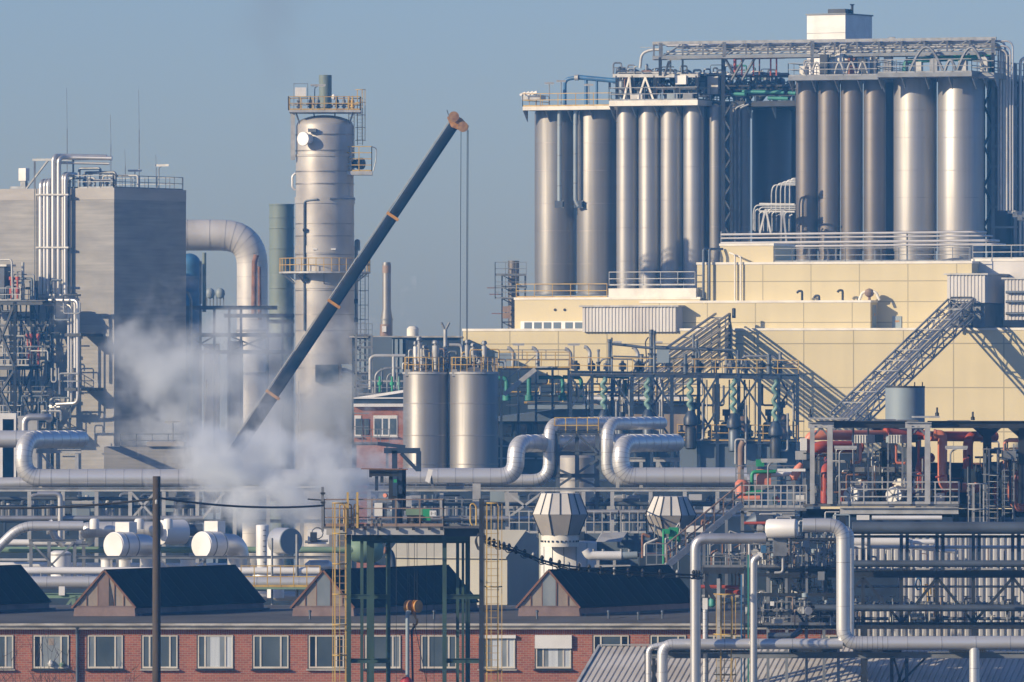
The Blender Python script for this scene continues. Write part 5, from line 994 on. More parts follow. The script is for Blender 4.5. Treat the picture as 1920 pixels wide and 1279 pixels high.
for dx in (-.9, .9): MB().bar(top + Y.x * dx - Z * 1.7, top + Y.x * dx + Z * .9, .18).build("post", M["dark_steel"], hb)
for k in range(4): MB().bar(top - Y.x * .9 + Z * (.9 - k * .8), top + Y.x * .9 + Z * (.9 - k * .8), .14).build("beam", M["dark_steel"], hb)
top = Y.at(1368, 596, .9); bot = P(1120, 770, 676)
x = (bot - top).normalized().cross(Z).normalized()
t = thing("steep_pipe_rack", "wide steep rack of parallel pipes folding down the cream wall", "rack", bot)
for i in range(18):
    o = Z * (-.40 * (i % 9)) + x * (1.0 * (i // 9)); w0 = top + o; 
    MB().tube([w0 - Z * 1.0 + Y.y * .6, w0, bot + o], .075 + .03 * (i % 2), 8, .5).build("pipe", M["steel_bright" if i % 2 else "shade_pipe"], t)
for k in range(9):
    c = top.lerp(bot, (k + .3) / 9); MB().bar(c + Z * .3, c - Z * 3.6, .12).build("rib", M["grey_paint"], t); MB().bar(c + Z * .25, c + Z * .25 + x * 1.2, .1).build("cross_beam", M["grey_paint"], t)
for s_ in (0, 1): MB().bar(top + x * s_ * 1.2 + Z * .35, bot + x * s_ * 1.2 + Z * .35, .16).build("top_rail", M["galv"], t)
MB().bar(top + Z * .4, top - Z * 3.6, .22).build("head_post", M["dark_steel"], t)
MB().lathe(Y.at(1376, 592, 1.0), [(.16, -.2), (.16, .6), (.05, .65)], 8).build("end_cap", M["dark_steel"], t)
# ================================================================ main pipe rack and its big expansion loops
D4 = 500
AX2 = Vector((math.sin(R(27)), math.cos(R(27)), 0))      # the plant's depth direction, running away to the shaded side
def loopback(u0, v0, u1):      # point reached from pixel (u0, v0) on the rack plane going back until it shows at u1
    a = P(u0, v0, D4); L = px(u1 - u0, D4) / AX2.x
    return a + AX2 * L
def eloop(left, right, vl, vu, r, uL, uLend, uR, uRend, D, name, label, vlr=None):
    k = D - D4; off = Vector((0, k, 0))
    pts = [P(left, vl, D), P(uL, vl, D), P(uL, vu, D), loopback(uL, vu, uLend) + off, loopback(uR, vu, uRend) + off, P(uR, vu, D), P(uR, vlr or vl, D), P(right, vlr or vl, D)]
    rm = px(r, D)
    return MB().tube(pts, rm, 22, rm * 2.9, band=.95, bw=.035, seg=7).build(name, CL, None, label, "pipe")
eloop(640, 1400, 894, 832, 16.5, 967, 1122, 1164, 1286, 500, "expansion_loop", "thickest silver pipe with two tall bends, forming a loop between tanks and red plant", 893)
eloop(700, 1420, 901, 795, 11.8, 1030, 1130, 1138, 1256, 503, "expansion_loop", "thinner silver pipe with the two highest bends, forming a loop above the thick one")
pts = [P(352, 896, 500), P(44, 896, 500), P(44, 825, 500), loopback(44, 825, 156), loopback(44, 825, 156) + Vector((-6, 0, 0))]
MB().tube(pts + [], px(16.5, 500), 22, px(48, 500), band=.95, bw=.035, seg=7).build("expansion_loop", CL, None, "thick silver pipe bending up into a hook below the concrete block", "pipe")
pipe([P(640, 896, 500), P(345, 896, 500)], px(16, 500), "header_pipe", "straight thick silver pipe crossing behind the dense steam", CL, 0, band=.95, n=20)
pipe([P(-30, 907, 503), P(70, 905, 503), P(110, 905, 504)], px(11, 503), "header_pipe", "thinner silver pipe entering below the hooked pipe", CL, .3, band=.95, n=16)
# supports of the loops
def support(u0, u1, v, D, label, vb=915):
    t = thing("pipe_support", label, "support", P((u0 + u1) / 2, vb, D))
    MB().ibar(P(u0, v, D + 1), P(u1, v, D + 1), .25, .25).build("cross_beam", M["pale_steel"], t)
    for u in (u0 + 8, u1 - 8): MB().bar(P(u, vb, D + 1), P(u, v + 3, D + 1), .2).build("post", M["pale_steel"], t)
    MB().bar(P(u0 + 10, v + 5, D + .9), P((u0 * .4 + u1 * .6), vb - 12, D + .9), .12).build("brace", M["pale_steel"], t)
    return t
support(68, 152, 846, 500, "pale steel stand under the hooked silver pipe")
support(1150, 1210, 862, 501, "pale steel stand under the thickest loop's far run"); support(1225, 1275, 862, 503, "second pale steel stand under the thickest loop's end")
t = thing("braced_trestle", "tall blue grey braced trestle between the two silver loops", "trestle", P(1082, 915, 503))
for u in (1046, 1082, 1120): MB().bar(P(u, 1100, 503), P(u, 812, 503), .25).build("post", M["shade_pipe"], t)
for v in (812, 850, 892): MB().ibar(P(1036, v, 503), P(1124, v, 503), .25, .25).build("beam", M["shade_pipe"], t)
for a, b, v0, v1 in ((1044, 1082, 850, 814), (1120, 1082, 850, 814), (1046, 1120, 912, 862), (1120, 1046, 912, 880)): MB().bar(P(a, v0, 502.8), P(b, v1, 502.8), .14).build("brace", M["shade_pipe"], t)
rail([P(1040, 812, 503), P(1122, 812, 503)], .9, .7).build("railing", M["yellow_paint"], t)
c = P(1080, 1000, 512); t = thing("column_tank", "upright dull tank behind the braced trestle", "tank", Vector((c.x, c.y, 0)))
MB().lathe((c.x, c.y, 0), [(px(34, 512), 0), (px(34, 512), P(0, 858, 512).z), (px(20, 512), P(0, 848, 512).z)], 26).build("shell", M["cladding_dull"], t); MB().lathe((c.x, c.y, P(0, 900, 512).z), [(px(35, 512), -.05), (px(35, 512), .05)], 26).build("seam_ring", M["stainless_seam"], t)
# rack
rk = thing("pipe_rack", "long pale steel pipe rack carrying the big silver pipes", "rack", Vector((0, 502, 0)))
for d_ in (499.4, 504):
    for u0, u1 in ((-30, 345), (345, 690), (690, 1040), (1040, 1400)):
        MB().ibar(P(u0, 918, d_), P(u1 - .5, 918, d_), .25, .22).build("top_beam", M["pale_steel"], rk)
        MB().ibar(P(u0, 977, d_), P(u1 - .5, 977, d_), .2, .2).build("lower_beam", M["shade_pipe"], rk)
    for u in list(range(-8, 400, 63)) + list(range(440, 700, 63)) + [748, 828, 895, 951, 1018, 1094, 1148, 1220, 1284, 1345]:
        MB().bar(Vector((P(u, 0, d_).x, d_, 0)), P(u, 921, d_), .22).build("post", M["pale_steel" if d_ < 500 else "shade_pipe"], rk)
for a, b in ((247, 290), (290, 247), (951, 1016), (1016, 951), (420, 380)): MB().bar(P(a, 924, 499.3), P(b, 972, 499.3), .13).build("brace", M["pale_steel"], rk)
for u in range(-8, 1400, 126): MB().bar(P(u, 918, 499.6), P(u, 918, 503.8), .16).build("cross_beam", M["shade_pipe"], rk)
for i, (u0, u1, v, r, D, m_) in enumerate(((-30, 380, 972, 5, 498.9, "pipe_grey"), (690, 1100, 972, 5, 498.9, "pipe_grey"), (-30, 380, 950, 3, 503, "shade_pipe"), (690, 1400, 945, 4, 503, "shade_pipe"), (1100, 1400, 960, 4.5, 498.9, "pipe_grey"), (-30, 380, 935, 3.4, 502.5, "shade_pipe"))):
    pipe([P(u0, v, D), P(u1, v, D)], px(r, D), "rack_pipe", f"long straight pipe inside the pale pipe rack, {ORD[i]} of six", M[m_], 0)
pipe([P(70, 926, 498.5), P(113, 926, 498.5), P(113, 1046, 498.5)], px(5, 498), "drop_pipe", "silver pipe bending down in front of the pale rack", M["steel_bright"], .3)
MB().lathe(P(113, 1051, 498.5), [(.18, 0), (.18, .35)], 10).build("pipe_flange", M["rust"], None, "rusty flange at the foot of the silver drop pipe", "flange")
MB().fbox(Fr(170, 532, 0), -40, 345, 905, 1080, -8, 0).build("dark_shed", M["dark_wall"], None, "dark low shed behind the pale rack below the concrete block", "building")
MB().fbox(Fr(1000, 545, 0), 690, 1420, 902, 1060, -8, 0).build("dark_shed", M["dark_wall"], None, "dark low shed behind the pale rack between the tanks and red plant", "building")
rs = random.Random(9)
for i in range(150):
    u = rs.uniform(-15, 370) if i < 60 else rs.uniform(700, 1390); D = rs.uniform(505, 526); v0 = rs.uniform(925, 950); v1 = rs.uniform(965, 1010); k = rs.random()
    a, b = P(u, v0, D), P(u, v1, D)
    pts = [b, a] if k < .5 else [b, a, a + Vector((rs.uniform(-1.8, 1.8), 0, 0))]
    pipe(pts, rs.uniform(.05, .17), "rack_riser", "small upright pipe in the pale rack's shade below the concrete block" if i < 60 else "small upright pipe in the pale rack's shade below the loops", M[rs.choice(("galv", "shade_pipe", "shade_pipe", "navy_paint", "pale_steel", "pipe_grey"))], .25, n=7, group="small upright pipes behind the pale rack" if i < 60 else "small upright pipes in the rack's far half")
for i in range(26):
    u = rs.uniform(-10, 370) if i < 10 else rs.uniform(700, 1390); c = P(u, rs.uniform(930, 972), rs.uniform(504, 520)); s_ = rs.uniform(.4, .9)
    MB().box(c, s_, s_, s_ * rs.uniform(.6, 1.5)).build("cabinet", M[rs.choice(("grey_paint", "pale_steel", "shade_pipe", "tank_blue"))], None, "small grey box in the pale rack's shade below the concrete block" if i < 10 else "small grey box in the pale rack's shade below the loops", "box", "small boxes behind the pale rack" if i < 10 else "small boxes in the rack's far half")
# small pale units at rack level
for i, (u0, u1, v0, v1) in enumerate(((886, 901, 907, 940), (1292, 1316, 927, 938), (760, 772, 930, 950))): MB().fbox(Fr(u0, 497, 0), u0, u1, v0, v1, -.5, 0).build("duct_box", M["pale_steel"], None, f"small pale duct box on the front of the rack, {ORD[i]}", "box")
q = P(803, 910, 497.5); t = thing("floodlight", "tilted white floodlight panel on a stand before the thick silver pipe", "lamp", q)
MB().prism([P(797, 902, 497.5), P(803, 879, 497.5), P(812, 881, 497.5), P(805, 906, 497.5)], Vector((0, .4, 0))).build("panel", M["white_paint"], t); MB().bar(P(808, 892, 497.8), P(812, 917, 497.8), .12).build("stand", M["galv"], t)
rail([P(690, 918, 498.6), P(900, 918, 498.6)], .35, 1.0).build("low_rail", M["galv"], None, "low rail along the rack before the thick silver pipe", "railing")
# ================================================================ white ducts in front of the rack
D5 = 450
AXD = Vector((math.sin(R(40)), math.cos(R(40)), 0))
def drum(u, v, r, D, L, label, down=True, ax=AXD, m="white_duct", face="white_paint"):
    c = P(u, v, D); rm = px(r, D); t = thing("fan_drum", label, "duct", Vector((c.x, c.y, 0)) + ax * L)
    MB().lathe(c, [(rm * .96, -.12), (rm, -.1), (rm, L)], 32, ax).build("casing", M[m], t)
    MB().lathe(c, [(rm * .955, -.17), (rm * .955, -.122)], 32, ax).build("end_disc", M[face], t)
    for k in (.25, .9): MB().lathe(c + ax * L * k, [(rm + .015, -.03), (rm + .015, .03)], 32, ax).build("seam_ring", M["galv"], t)
    if down:
        e = c + ax * (L + .02); q = e + ax * 1.5
        MB().tube([e, q, Vector((q.x, q.y, q.z - 2.6))], rm * .8, 24, rm * 1.5, seg=7).build("elbow", M["cladding"], t)
        MB().lathe(Vector((q.x, q.y, q.z - 2.4)), [(rm * .95, -.1), (rm * .95, .1)], 24).build("flange", M["galv"], t)
    return t
drum(216, 1023, 25.5, D5, 1.25, "white round faced drum duct standing nearest the wooden pole"); drum(381, 1022, 25.5, D5, 1.25, "white round faced drum duct standing nearest the steam source")
for i, (u0, u1, v0, v1) in enumerate(((216, 242, 979, 1000), (383, 408, 977, 1000))): MB().fbox(Fr(u0, D5 + 1, 25), u0, u1, v0, v1, -.9, 0).build("duct_box", M["white_paint"], None, f"white square box on top of the white drum duct, {('nearer the wooden pole', 'nearer the steam')[i]}", "box")
t = thing("back_duct", "long pale duct with rounded end behind the white drums", "duct", P(240, 1010, 456))
MB().tube([P(163, 1010, 459), P(163, 994, 456), P(175, 993, 456), P(300, 993, 456)], px(15, 456), 22, .5, band=1.3).build("duct_body", CL, t)
MB().lathe(P(300, 998, 456), [(px(17, 456), 0), (px(23, 456), .05), (px(23, 456), 1.5), (px(12, 456), 1.6)], 28, Vector((.8, .6, 0))).build("end_drum", M["white_duct"], t)
MB().tube([P(330, 994, 457), P(380, 994, 457)], px(11, 457), 16).build("tail_pipe", M["shade_pipe"], t)
for i, u in enumerate((177, 261, 315)): MB().lathe(P(u, 985, 455), [(px(9, 455), -.2), (px(9, 455), .25), (px(7, 455), .34), (.05, .38)], 18).build("domed_hood", M["white_paint"], None, f"white domed cap on the long pale back duct, {ORD[i]} of three towards the steam", "cap")
for i, (pts, r, m_, lb) in enumerate((([(-20, 1045), (-5, 1028), (38, 986), (156, 986)], 9, "cladding", "silver pipe slanting up to the pale back duct"), ([(120, 1022), (106, 1012), (92, 984), (100, 978)], 6.5, "steel_bright", "short bright pipe slanting beside the silver drop pipe"), ([(-20, 1017), (160, 1018)], 6, "white_duct", "straight white pipe above the green one"), ([(-20, 1031), (660, 1031)], 6, "green_pipe", "long straight sage green pipe behind the white drums"), ([(-20, 1060), (470, 1062)], 6, "white_duct", "long straight white pipe low behind the steel frame"), ([(-20, 1086), (600, 1086)], 10.5, "cladding", "long dull silver pipe running just above the dark roofs"), ([(-20, 1072), (190, 1074)], 9, "white_duct", "thick white pipe low behind the steel frame"), ([(-20, 1050), (100, 1050)], 3, "pale_steel", "thin pale pipe just below the green pipe"), ([(140, 1072), (470, 1073)], 8, "white_duct", "thick white pipe below the two drums"))):
    pipe([P(u, v, 455 + i * .9) for u, v in pts], px(r, 455), "duct_pipe", lb, M[m_] if m_ != "cladding" else CL, .8, n=16, band=0 if m_ != "cladding" else 1.6)
pipe([P(-30, 1092, 444), P(600, 1092, 444)], px(11.5, 444), "duct_pipe", "thick dull silver pipe directly behind the dark roof ridges", CL, 0, 2.0, 18)
pipe([P(-30, 1070, 446), P(600, 1071, 446)], px(7, 446), "duct_pipe", "bright white pipe just above the thick dull one at the roof ridges", M["white_duct"], 0, 0, 16)
MB().lathe(P(660, 1031, 458), [(px(8, 458), -.3), (px(22, 458), .1), (px(25, 458), .5), (px(25, 458), 1.2), (px(18, 458), 1.6)], 26, Vector((1, .35, 0))).build("green_cone", M["green_pipe"], None, "big sage green cone at the end of the green pipe", "cap")
for i, (u, rp, v0, v1) in enumerate(((113, 20, 1036, 1090), (200, 11, 1046, 1080), (352, 14, 1046, 1080), (232, 13, 1046, 1080))):
    c = P(u, v1, 453); h = P(u, v0, 453).z - c.z; t = thing("white_drum", f"upright white stub drum among the white pipes, {ORD[i]} of four", "drum", c)
    MB().lathe(c, [(px(rp, 453), 0), (px(rp, 453), h), (px(rp * .6, 453), h + .1)], 20).build("shell", M["white_duct"], t); MB().lathe(c, [(px(rp + 1.5, 453), h * .9), (px(rp + 1.5, 453), h * .97)], 20).build("flange", M["pale_steel"], t)
t = thing("pipe_trestle", "braced grey steel frame in front of the white pipes", "frame", P(100, 1085, 448))
for u in (58, 92, 140, 157): MB().bar(P(u, 1100, 448 if u != 157 else 450), P(u, 1014, 448 if u != 157 else 450), .17).build("post", M["galv"], t)
for v, u0, u1 in ((1014, 54, 143), (1045, 140, 300), (1045, 300, 620), (1022, 140, 165)): MB().ibar(P(u0, v, 448), P(u1, v, 448), .15, .15).build("beam", M["galv"], t)
for a, b in ((58, 118), (138, 76)): MB().bar(P(a, 1017, 447.9), P(b, 1080, 447.9), .1).build("brace", M["galv"], t)
for u in (220, 384, 466): MB().bar(P(u, 1100, 448), P(u, 1046, 448), .15).build("post", M["galv"], t)
for a, b in ((384, 345), (300, 330)): MB().bar(P(a, 1049, 447.9), P(b, 1075, 447.9), .09).build("brace", M["galv"], t)
# third drum facing the other way, white stack
ax3 = Vector((.55, -.83, 0)).normalized(); c = P(545, 1015, 448); t = thing("fan_drum", "pale drum duct with shaded face turned away from the sun", "duct", Vector((c.x, c.y, 0)))
MB().lathe(c - ax3 * 1.9, [(.25, 0), (px(25, 448), .7), (px(25, 448), 1.9)], 30, ax3).build("casing", M["cladding"], t); MB().lathe(c, [(px(24.5, 448), .0), (px(24.5, 448), .06)], 30, ax3).build("end_disc", M["tank_blue"], t); MB().tube([c - ax3 * 1.5, c - ax3 * 1.5 - Z * 3], .45, 16).build("leg_duct", M["white_duct"], t)  # shade on the turned-away disc is painted in as blue grey
c = P(492, 1085, 451); t = thing("white_stack", "white upright stack with a row of dark marks in the steam", "stack", c)
MB().lathe(c, [(px(12, 451), 0), (px(12, 451), px(100, 451)), (px(10, 451), px(101, 451))], 20).build("shell", M["white_duct"], t); MB().lathe(c, [(px(20, 451), -.1), (px(16, 451), .5)], 20).build("base_cone", M["white_duct"], t)
mb = MB()
for k in range(8): MB().box(c + Vector((.12, -px(12, 451), .6 + k * .28)), .16, .06, .03).build("step_rung", M["dark_steel"], t)
MB().fbox(Fr(590, 449, 0), 577, 617, 993, 1020, -1, 0).build("white_box", M["white_paint"], None, "white square box beside the shaded drum duct", "box")
t = thing("gate_valve", "dark valve with handwheel beside the white box", "valve", P(588, 1022, 447))
MB().box(P(588, 1007, 447), .35, .4, .5).build("body", M["dark_steel"], t); MB().tube([P(572, 1016, 447), P(615, 1014, 447)], .07, 8).build("stem", M["galv"], t)
MB().tube([P(595, 1000, 447) + Vector((math.cos(k * .628) * .3, 0, math.sin(k * .628) * .3)) for k in range(11)], .03, 6).build("handwheel", M["dark_steel"], t)
for i, (u, v0, v1, r) in enumerate(((510, 1009, 1150, 2.2), (557, 1002, 1120, 3.2), (77, 1075, 1130, 1.2))): pipe([P(u, v1, 445), P(u, v0, 445)], px(r, 445), "grey_post", f"upright grey post pipe by the shaded drum, {ORD[i]}", M["galv"], 0)
t = thing("walkway", "narrow yellow railed walkway over the silver pipe by the frame tower", "walkway", P(520, 1105, 442))
MB().fbox(Fr(520, 442, 0), 452, 600, 1101, 1105, -1.2, 0).build("deck", M["green_pipe"], t); rail([P(452, 1101, 442), P(600, 1101, 442)], 1.1, .7, .025).build("railing", M["yellow_paint"], t)
for i, (u, v, r) in enumerate(((480, 1118, 9), (535, 1118, 9), (598, 1062, 12))): MB().lathe(P(u, v, 450), [(px(r * .4, 450), -.75), (px(r, 450), -.5), (px(r, 450), .5), (px(r * .4, 450), .75)], 18, Vector((1, .1, 0))).build("small_vessel", M["cladding"], None, f"small lying silver vessel near the yellow railed walkway, {ORD[i]}", "vessel")
t = thing("green_gantry", "pale green steel gantry between the dark roof ridges", "gantry", P(110, 1150, 430))
MB().ibar(P(58, 1117, 430), P(160, 1117, 430), .2, .25).build("beam", M["green_pipe"], t); MB().bar(P(138, 1160, 430), P(138, 1117, 430), .2).build("post", M["green_pipe"], t); MB().bar(P(115, 1150, 430), P(135, 1122, 430), .12).build("brace", M["green_pipe"], t); MB().box(P(116, 1108, 430), .3, .3, .45).build("lamp_box", M["white_paint"], t)
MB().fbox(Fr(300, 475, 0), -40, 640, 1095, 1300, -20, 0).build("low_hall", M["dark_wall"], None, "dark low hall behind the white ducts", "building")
# ================================================================ beige sheet hall, vent hoods
Bg = Fr(951, 428, 25); bz = thing("beige_hall", "beige sheet clad hall with pitched roof and shaded end beside the frame tower", "building", Bg.at(951, 1150))
e0 = Bg.at(951, 1046, 0); zf = e0.z; ri = Bg.at(951, 1002, 0).z + 1.3; dpt = 2.3
pr = [Vector((e0.x, e0.y, 0)), e0, e0 + Bg.y * dpt + Z * 1.28, e0 + Bg.y * (dpt + 1.5) + Z * .9, Vector((e0.x, e0.y, 0)) + Bg.y * (dpt + 1.5)]
MB().prism(pr, Bg.x * -6.6).build("wall", M["beige_sheet"], bz)
MB().prism([e0 - Bg.y * .15 - Z * .05, e0 + Bg.y * dpt + Z * 1.30, e0 + Bg.y * dpt + Z * 1.36, e0 - Bg.y * .15 + Z * .01], Bg.x * -6.7).build("roof", M["beige_sheet"], bz)
MB().bar(e0 - Bg.y * .03, e0 - Bg.y * .03 - Bg.x * 6.6, .05, .05).build("eave_strip", M["gable_dark"], bz)
t = thing("bent_cowl", "rust stained bent cowl pipe rising before the beige hall", "vent", P(733, 1150, 424))
MB().tube([P(736, 1150, 424), P(736, 1048, 424), P(732, 1036, 424), P(725, 1032, 424)], px(6.5, 424), 14, .4).build("pipe_body", M["navy_paint"], t); MB().lathe(P(725, 1032, 424), [(px(6.8, 424), -.05), (px(6.9, 424), .12)], 14, Vector((-1, -.2, .1))).build("mouth", M["rust"], t)
def hood(u, vt, vm, vb, rt, rm_, rb, D, label):
    c = P(u, vb, D); t = thing("vent_hood", label, "vent", c); a = math.pi / 8
    hm_, ht = P(u, vm, D).z - c.z, P(u, vt, D).z - c.z
    def oct_(r, z_, g=0): return [c + Vector((math.cos(k * math.pi / 4 + a) * r, math.sin(k * math.pi / 4 + a) * r, z_)) for k in range(8)]
    def frus(r0, z0_, r1, z1_, name, m):
        lo, hi = oct_(r0, z0_), oct_(r1, z1_); MB().add(lo + hi, [list(range(8))[::-1], list(range(8, 16))] + [[k, (k + 1) % 8, 8 + (k + 1) % 8, 8 + k] for k in range(8)]).build(name, m, t)
        for p_, q_ in zip(lo, hi): MB().bar(p_, q_, .05).build("corner_trim", M["dark_steel"], t)
    frus(px(rm_, D), hm_, px(rt, D), ht, "upper_cone", M["hood_top"]); frus(px(rb, D), .0, px(rm_, D) * .985, hm_ - .01, "lower_cone", M["hood_sheet"])
    for k in (0.5,): 
        for i in range(8):
            lo, hi = oct_(px(rm_, D) * 1.002, hm_), oct_(px(rt, D) * 1.002, ht); MB().bar((lo[i] + lo[(i + 1) % 8]) / 2, (hi[i] + hi[(i + 1) % 8]) / 2, .06).build("rib", M["dark_steel"], t)
    MB().lathe(c - Z * .3, [(px(rb, D) * .92, -.3), (px(rb, D) * .92, .29)], 24).build("collar", M["cream_trim"], t)
    for k in range(12): q = R(-80 + k * 14); MB().box(c - Z * .32 + Vector((math.sin(q) * px(rb, D) * .93, -math.cos(q) * px(rb, D) * .93, 0)), .09, .09, .09).build("bolt", M["dark_steel"], t)
    return t
hood(1050, 925, 964, 1003, 39, 56, 38, 438, "larger octagonal pale vent hood behind the middle roof ridge"); hood(1257, 931, 966, 1006, 34, 52, 30, 446, "smaller octagonal pale vent hood beside the metal stair")
c = P(1066, 1080, 440); t = thing("round_plinth", "big round cream vent base below the larger octagonal hood", "tank", c)
MB().lathe(c, [(px(53, 440), -2), (px(53, 440), px(63, 440)), (px(50, 440), px(65, 440))], 36).build("shell", M["white_paint"], t)
for k in range(5): q = R(-60 + 25 * k); MB().bar(c + Vector((math.sin(q) * px(53.3, 440), -math.cos(q) * px(53.3, 440), 0)), c + Vector((math.sin(q) * px(53.3, 440), -math.cos(q) * px(53.3, 440), px(63, 440))), .03).build("sheet_seam", M["galv"], t)
MB().fbox(Fr(1090, 444, 0), 1085, 1225, 1000, 1090, -5, 0).build("grey_plinth", M["slate_wall"], None, "grey blue boxy plinth between the two vent hoods", "building")
MB().fbox(Fr(1000, 440, 25), 1010, 1024, 1000, 1090, -5, 0).build("side_plinth", M["sage_sheet"], None, "grey green plinth strip beside the round vent base", "building")
MB().prism([P(1118, 1016, 441), P(1128, 1000, 442), P(1176, 998, 442), P(1164, 1016, 441)], Vector((0, 1.5, 0))).build("hatch_hood", M["pale_steel"], None, "slanted pale hatch hood on the plinth between vent hoods", "vent")
v_ = P(1150, 1043, 434); t = thing("lying_vessel", "small silver lying vessel with pipe bends on the plinth", "vessel", P(1150, 1062, 434))
MB().tube([P(1098, 1031, 434), P(1104, 1042, 434), P(1165, 1042, 434)], px(8.5, 434), 18, .3).build("shell", M["white_duct"], t); MB().tube([P(1166, 1042, 434), P(1195, 1041, 434)], px(7, 434), 16).build("head", M["tank_blue"], t)
for u in (1121, 1152): MB().bar(P(u, 1050, 434), P(u, 1062, 434), .15).build("saddle", M["pale_steel"], t)
MB().bar(P(1115, 1062, 434), P(1182, 1062, 434), .2, .15).build("skid_beam", M["pale_steel"], t); MB().tube([P(1195, 1041, 434), P(1232, 1041, 434)], .1, 8).build("outlet_pipe", M["rust"], t)
for u in (1113, 1131, 1165, 1180): MB().lathe(P(u, 1034, 434), [(.08, -.05), (.08, .12)], 8).build("nozzle", M["galv"], t)
for i, (a, b, v, D, lb) in enumerate(((955, 1010, 1000, 446, "grey railing beside the larger octagonal hood, near the beige hall"), (1098, 1160, 1000, 443, "grey railing on the plinth beside the larger octagonal hood"), (1164, 1212, 1000, 443, "grey railing on the plinth beside the smaller octagonal hood"))):
    rail([P(a, v, D), P(b, v, D), P(b, v, D + 3)], 1.15, .45, .025).build("plinth_railing", M["pale_steel"], None, lb, "railing")
# ================================================================ red pipe plant on its raised deck
D6 = 420
def Q(u, v, d=0): return P(u, v, D6 + d)
dk = thing("plant_deck", "raised pale edged steel deck carrying the red pipe plant", "platform", Vector((Q(1690, 0).x, D6, 0)))
MB().fbox(Fr(1690, D6, 0), 1505, 1800, 945, 950, -12, 0).build("floor", M["grating"], dk)
MB().ibar(Q(1575, 957.5, -.15), Q(1797, 957.5, -.15), .3, .33).build("edge_beam", M["pale_steel"], dk); MB().ibar(Q(1500, 962, 4), Q(1930, 962, 4), .3, .4).build("rear_beam", M["dark_steel"], dk)
MB().fbox(Fr(1690, D6 + 2, 0), 1800, 1960, 948, 953, -10, 0).build("side_floor", M["grating"], dk)
rail([Q(1575, 945, 0), Q(1798, 945, 0)], 1.08, 1.15, .03, 3).build("railing", M["pale_steel"], dk); rail([Q(1798, 945, .1), Q(1798, 945, 8)], 1.08, 1.3, .03, 3).build("railing", M["pale_steel"], dk)
for u in (1510, 1580, 1650, 1720, 1792, 1870):
    for d_ in (.6, 9): a = Q(u, 962, d_); MB().bar((a.x, a.y, 0), a, .28).build("post", M["dark_steel"], dk)
cp = thing("steel_canopy", "open steel canopy frame of pale columns and shade-coloured girders over the red pipes", "frame", Q(1640, 945, 3))
AXC = Vector((math.sin(R(62)), math.cos(R(62)), 0))
zc = Q(1640, 797).z; zf = Q(1640, 945).z
for u0, u1, d_ in ((1523, 1556, 0), (1705, 1739, 0)):
    a, b = Q(u0, 797, d_), Q(u1, 797, d_)
    for q, w_ in ((a, .22), (b, .26)): MB().ibar((q.x, q.y, zf), (q.x, q.y, zc), w_, w_).build("column", M["pale_steel"], cp)
    MB().ibar(a - Vector((.2, 0, 0)), b + Vector((.2, 0, 0)), .25, .3).build("cross_beam", M["pale_steel"], cp)
    for q, s_ in ((a, 1), (b, -1)): MB().bar(q - Z * .6, q + Vector((s_ * .45, 0, -.1)), .09).build("knee_brace", M["galv"], cp)
for u0, u1, d_ in ((1556, 1700, .2), (1530, 1660, 6), (1739, 1990, .2), (1745, 1990, 6)):
    q0, q1 = Q(u0, 796, d_), Q(u1, 796, d_); MB().ibar(q0, q1, .3, .36).build("girder", M["dark_steel"], cp)  # the girders' shade is put into their dark colour
for u, d_ in ((1851, 3), (1917, 1), (1660, 6)):
    q = Q(u, 798, d_); MB().ibar((q.x, q.y, zf), q, .4, .4).build("rear_column", M["dark_steel"], cp)
    MB().prism([q + Vector((-.85, 0, .0)), q + Vector((-.2, 0, -.55)), q + Vector((.2, 0, -.55)), q + Vector((.85, 0, 0))], Vector((0, .25, 0))).build("haunch", M["dark_steel"], cp)
for u0, u1, v, d_ in ((1519, 1592, 785, 0), (1608, 1650, 791, 1), (1683, 1722, 789, 1), (1713, 1762, 782, 0), (1780, 1820, 790, 2), (1640, 1680, 788, 5)): MB().fbox(Fr(u0, D6 + d_, 0), u0, u1, v - 1.6, v + 1.6, -1.6, .4).build("roof_plate", M["pale_steel" if d_ < 1 else "galv"], cp)
for u, v in ((1519, 783), (1757, 780), (1824, 788)): q = Q(u, v, .1); MB().lathe(q, [(.1, 0), (.1, .15), (.05, .18), (.05, .42)], 8).build("warning_lamp", M["dark_steel"], cp)
def rp(pts, r, lb, m="red_paint", bend=None, name="red_pipe", band=0):
    t = thing(name, lb, "pipe", Q(pts[0][0], pts[0][1], pts[0][2])); rm = px(r, D6)
    MB().tube([Q(*p) for p in pts], rm, 18, rm * 2.1 if bend is None else bend, seg=8).build("pipe_body", M[m], t)
    for a, b in ((pts[0], pts[1]), (pts[-1], pts[-2])):
        d = (Q(*b) - Q(*a)).normalized(); MB().lathe(Q(*a), [(rm * 1.12, -.03), (rm * 1.12, .08)], 18, d).build("flange", M[m], t)
    return t
rp([(1517, 850, 2.5), (1517, 816, 2.5), (1545, 816, 2.5), (1662, 816, 5)], 9.5, "thick orange red header pipe curving down at the canopy's outer column", "orange_paint")
rp([(1520, 848, 3.5), (1536, 838, 3.5), (1612, 838, 5)], 11.5, "thick dark red pipe below the orange red header")
rp([(1546, 945, 2), (1546, 880, 2), (1553, 872, 3), (1553, 862, 4.5)], 7.5, "upright dark red pipe behind the pale column pair by the drums")
rp([(1740, 818, 1.8), (1864, 819, 5.5)], 9.5, "thick red header pipe under the dark girder at the canopy's far bay")
t = rp([(1752, 815, 1.2), (1767, 815, 1.2), (1767, 913, 1.2), (1830, 915, 3)], 9.2, "thick upright orange red pipe before the far bay, bending along the deck", "orange_paint")
rp([(1860, 819, 4.5), (1815, 818, 3), (1815, 878, 3)], 9.6, "second upright red pipe hanging from the red header")
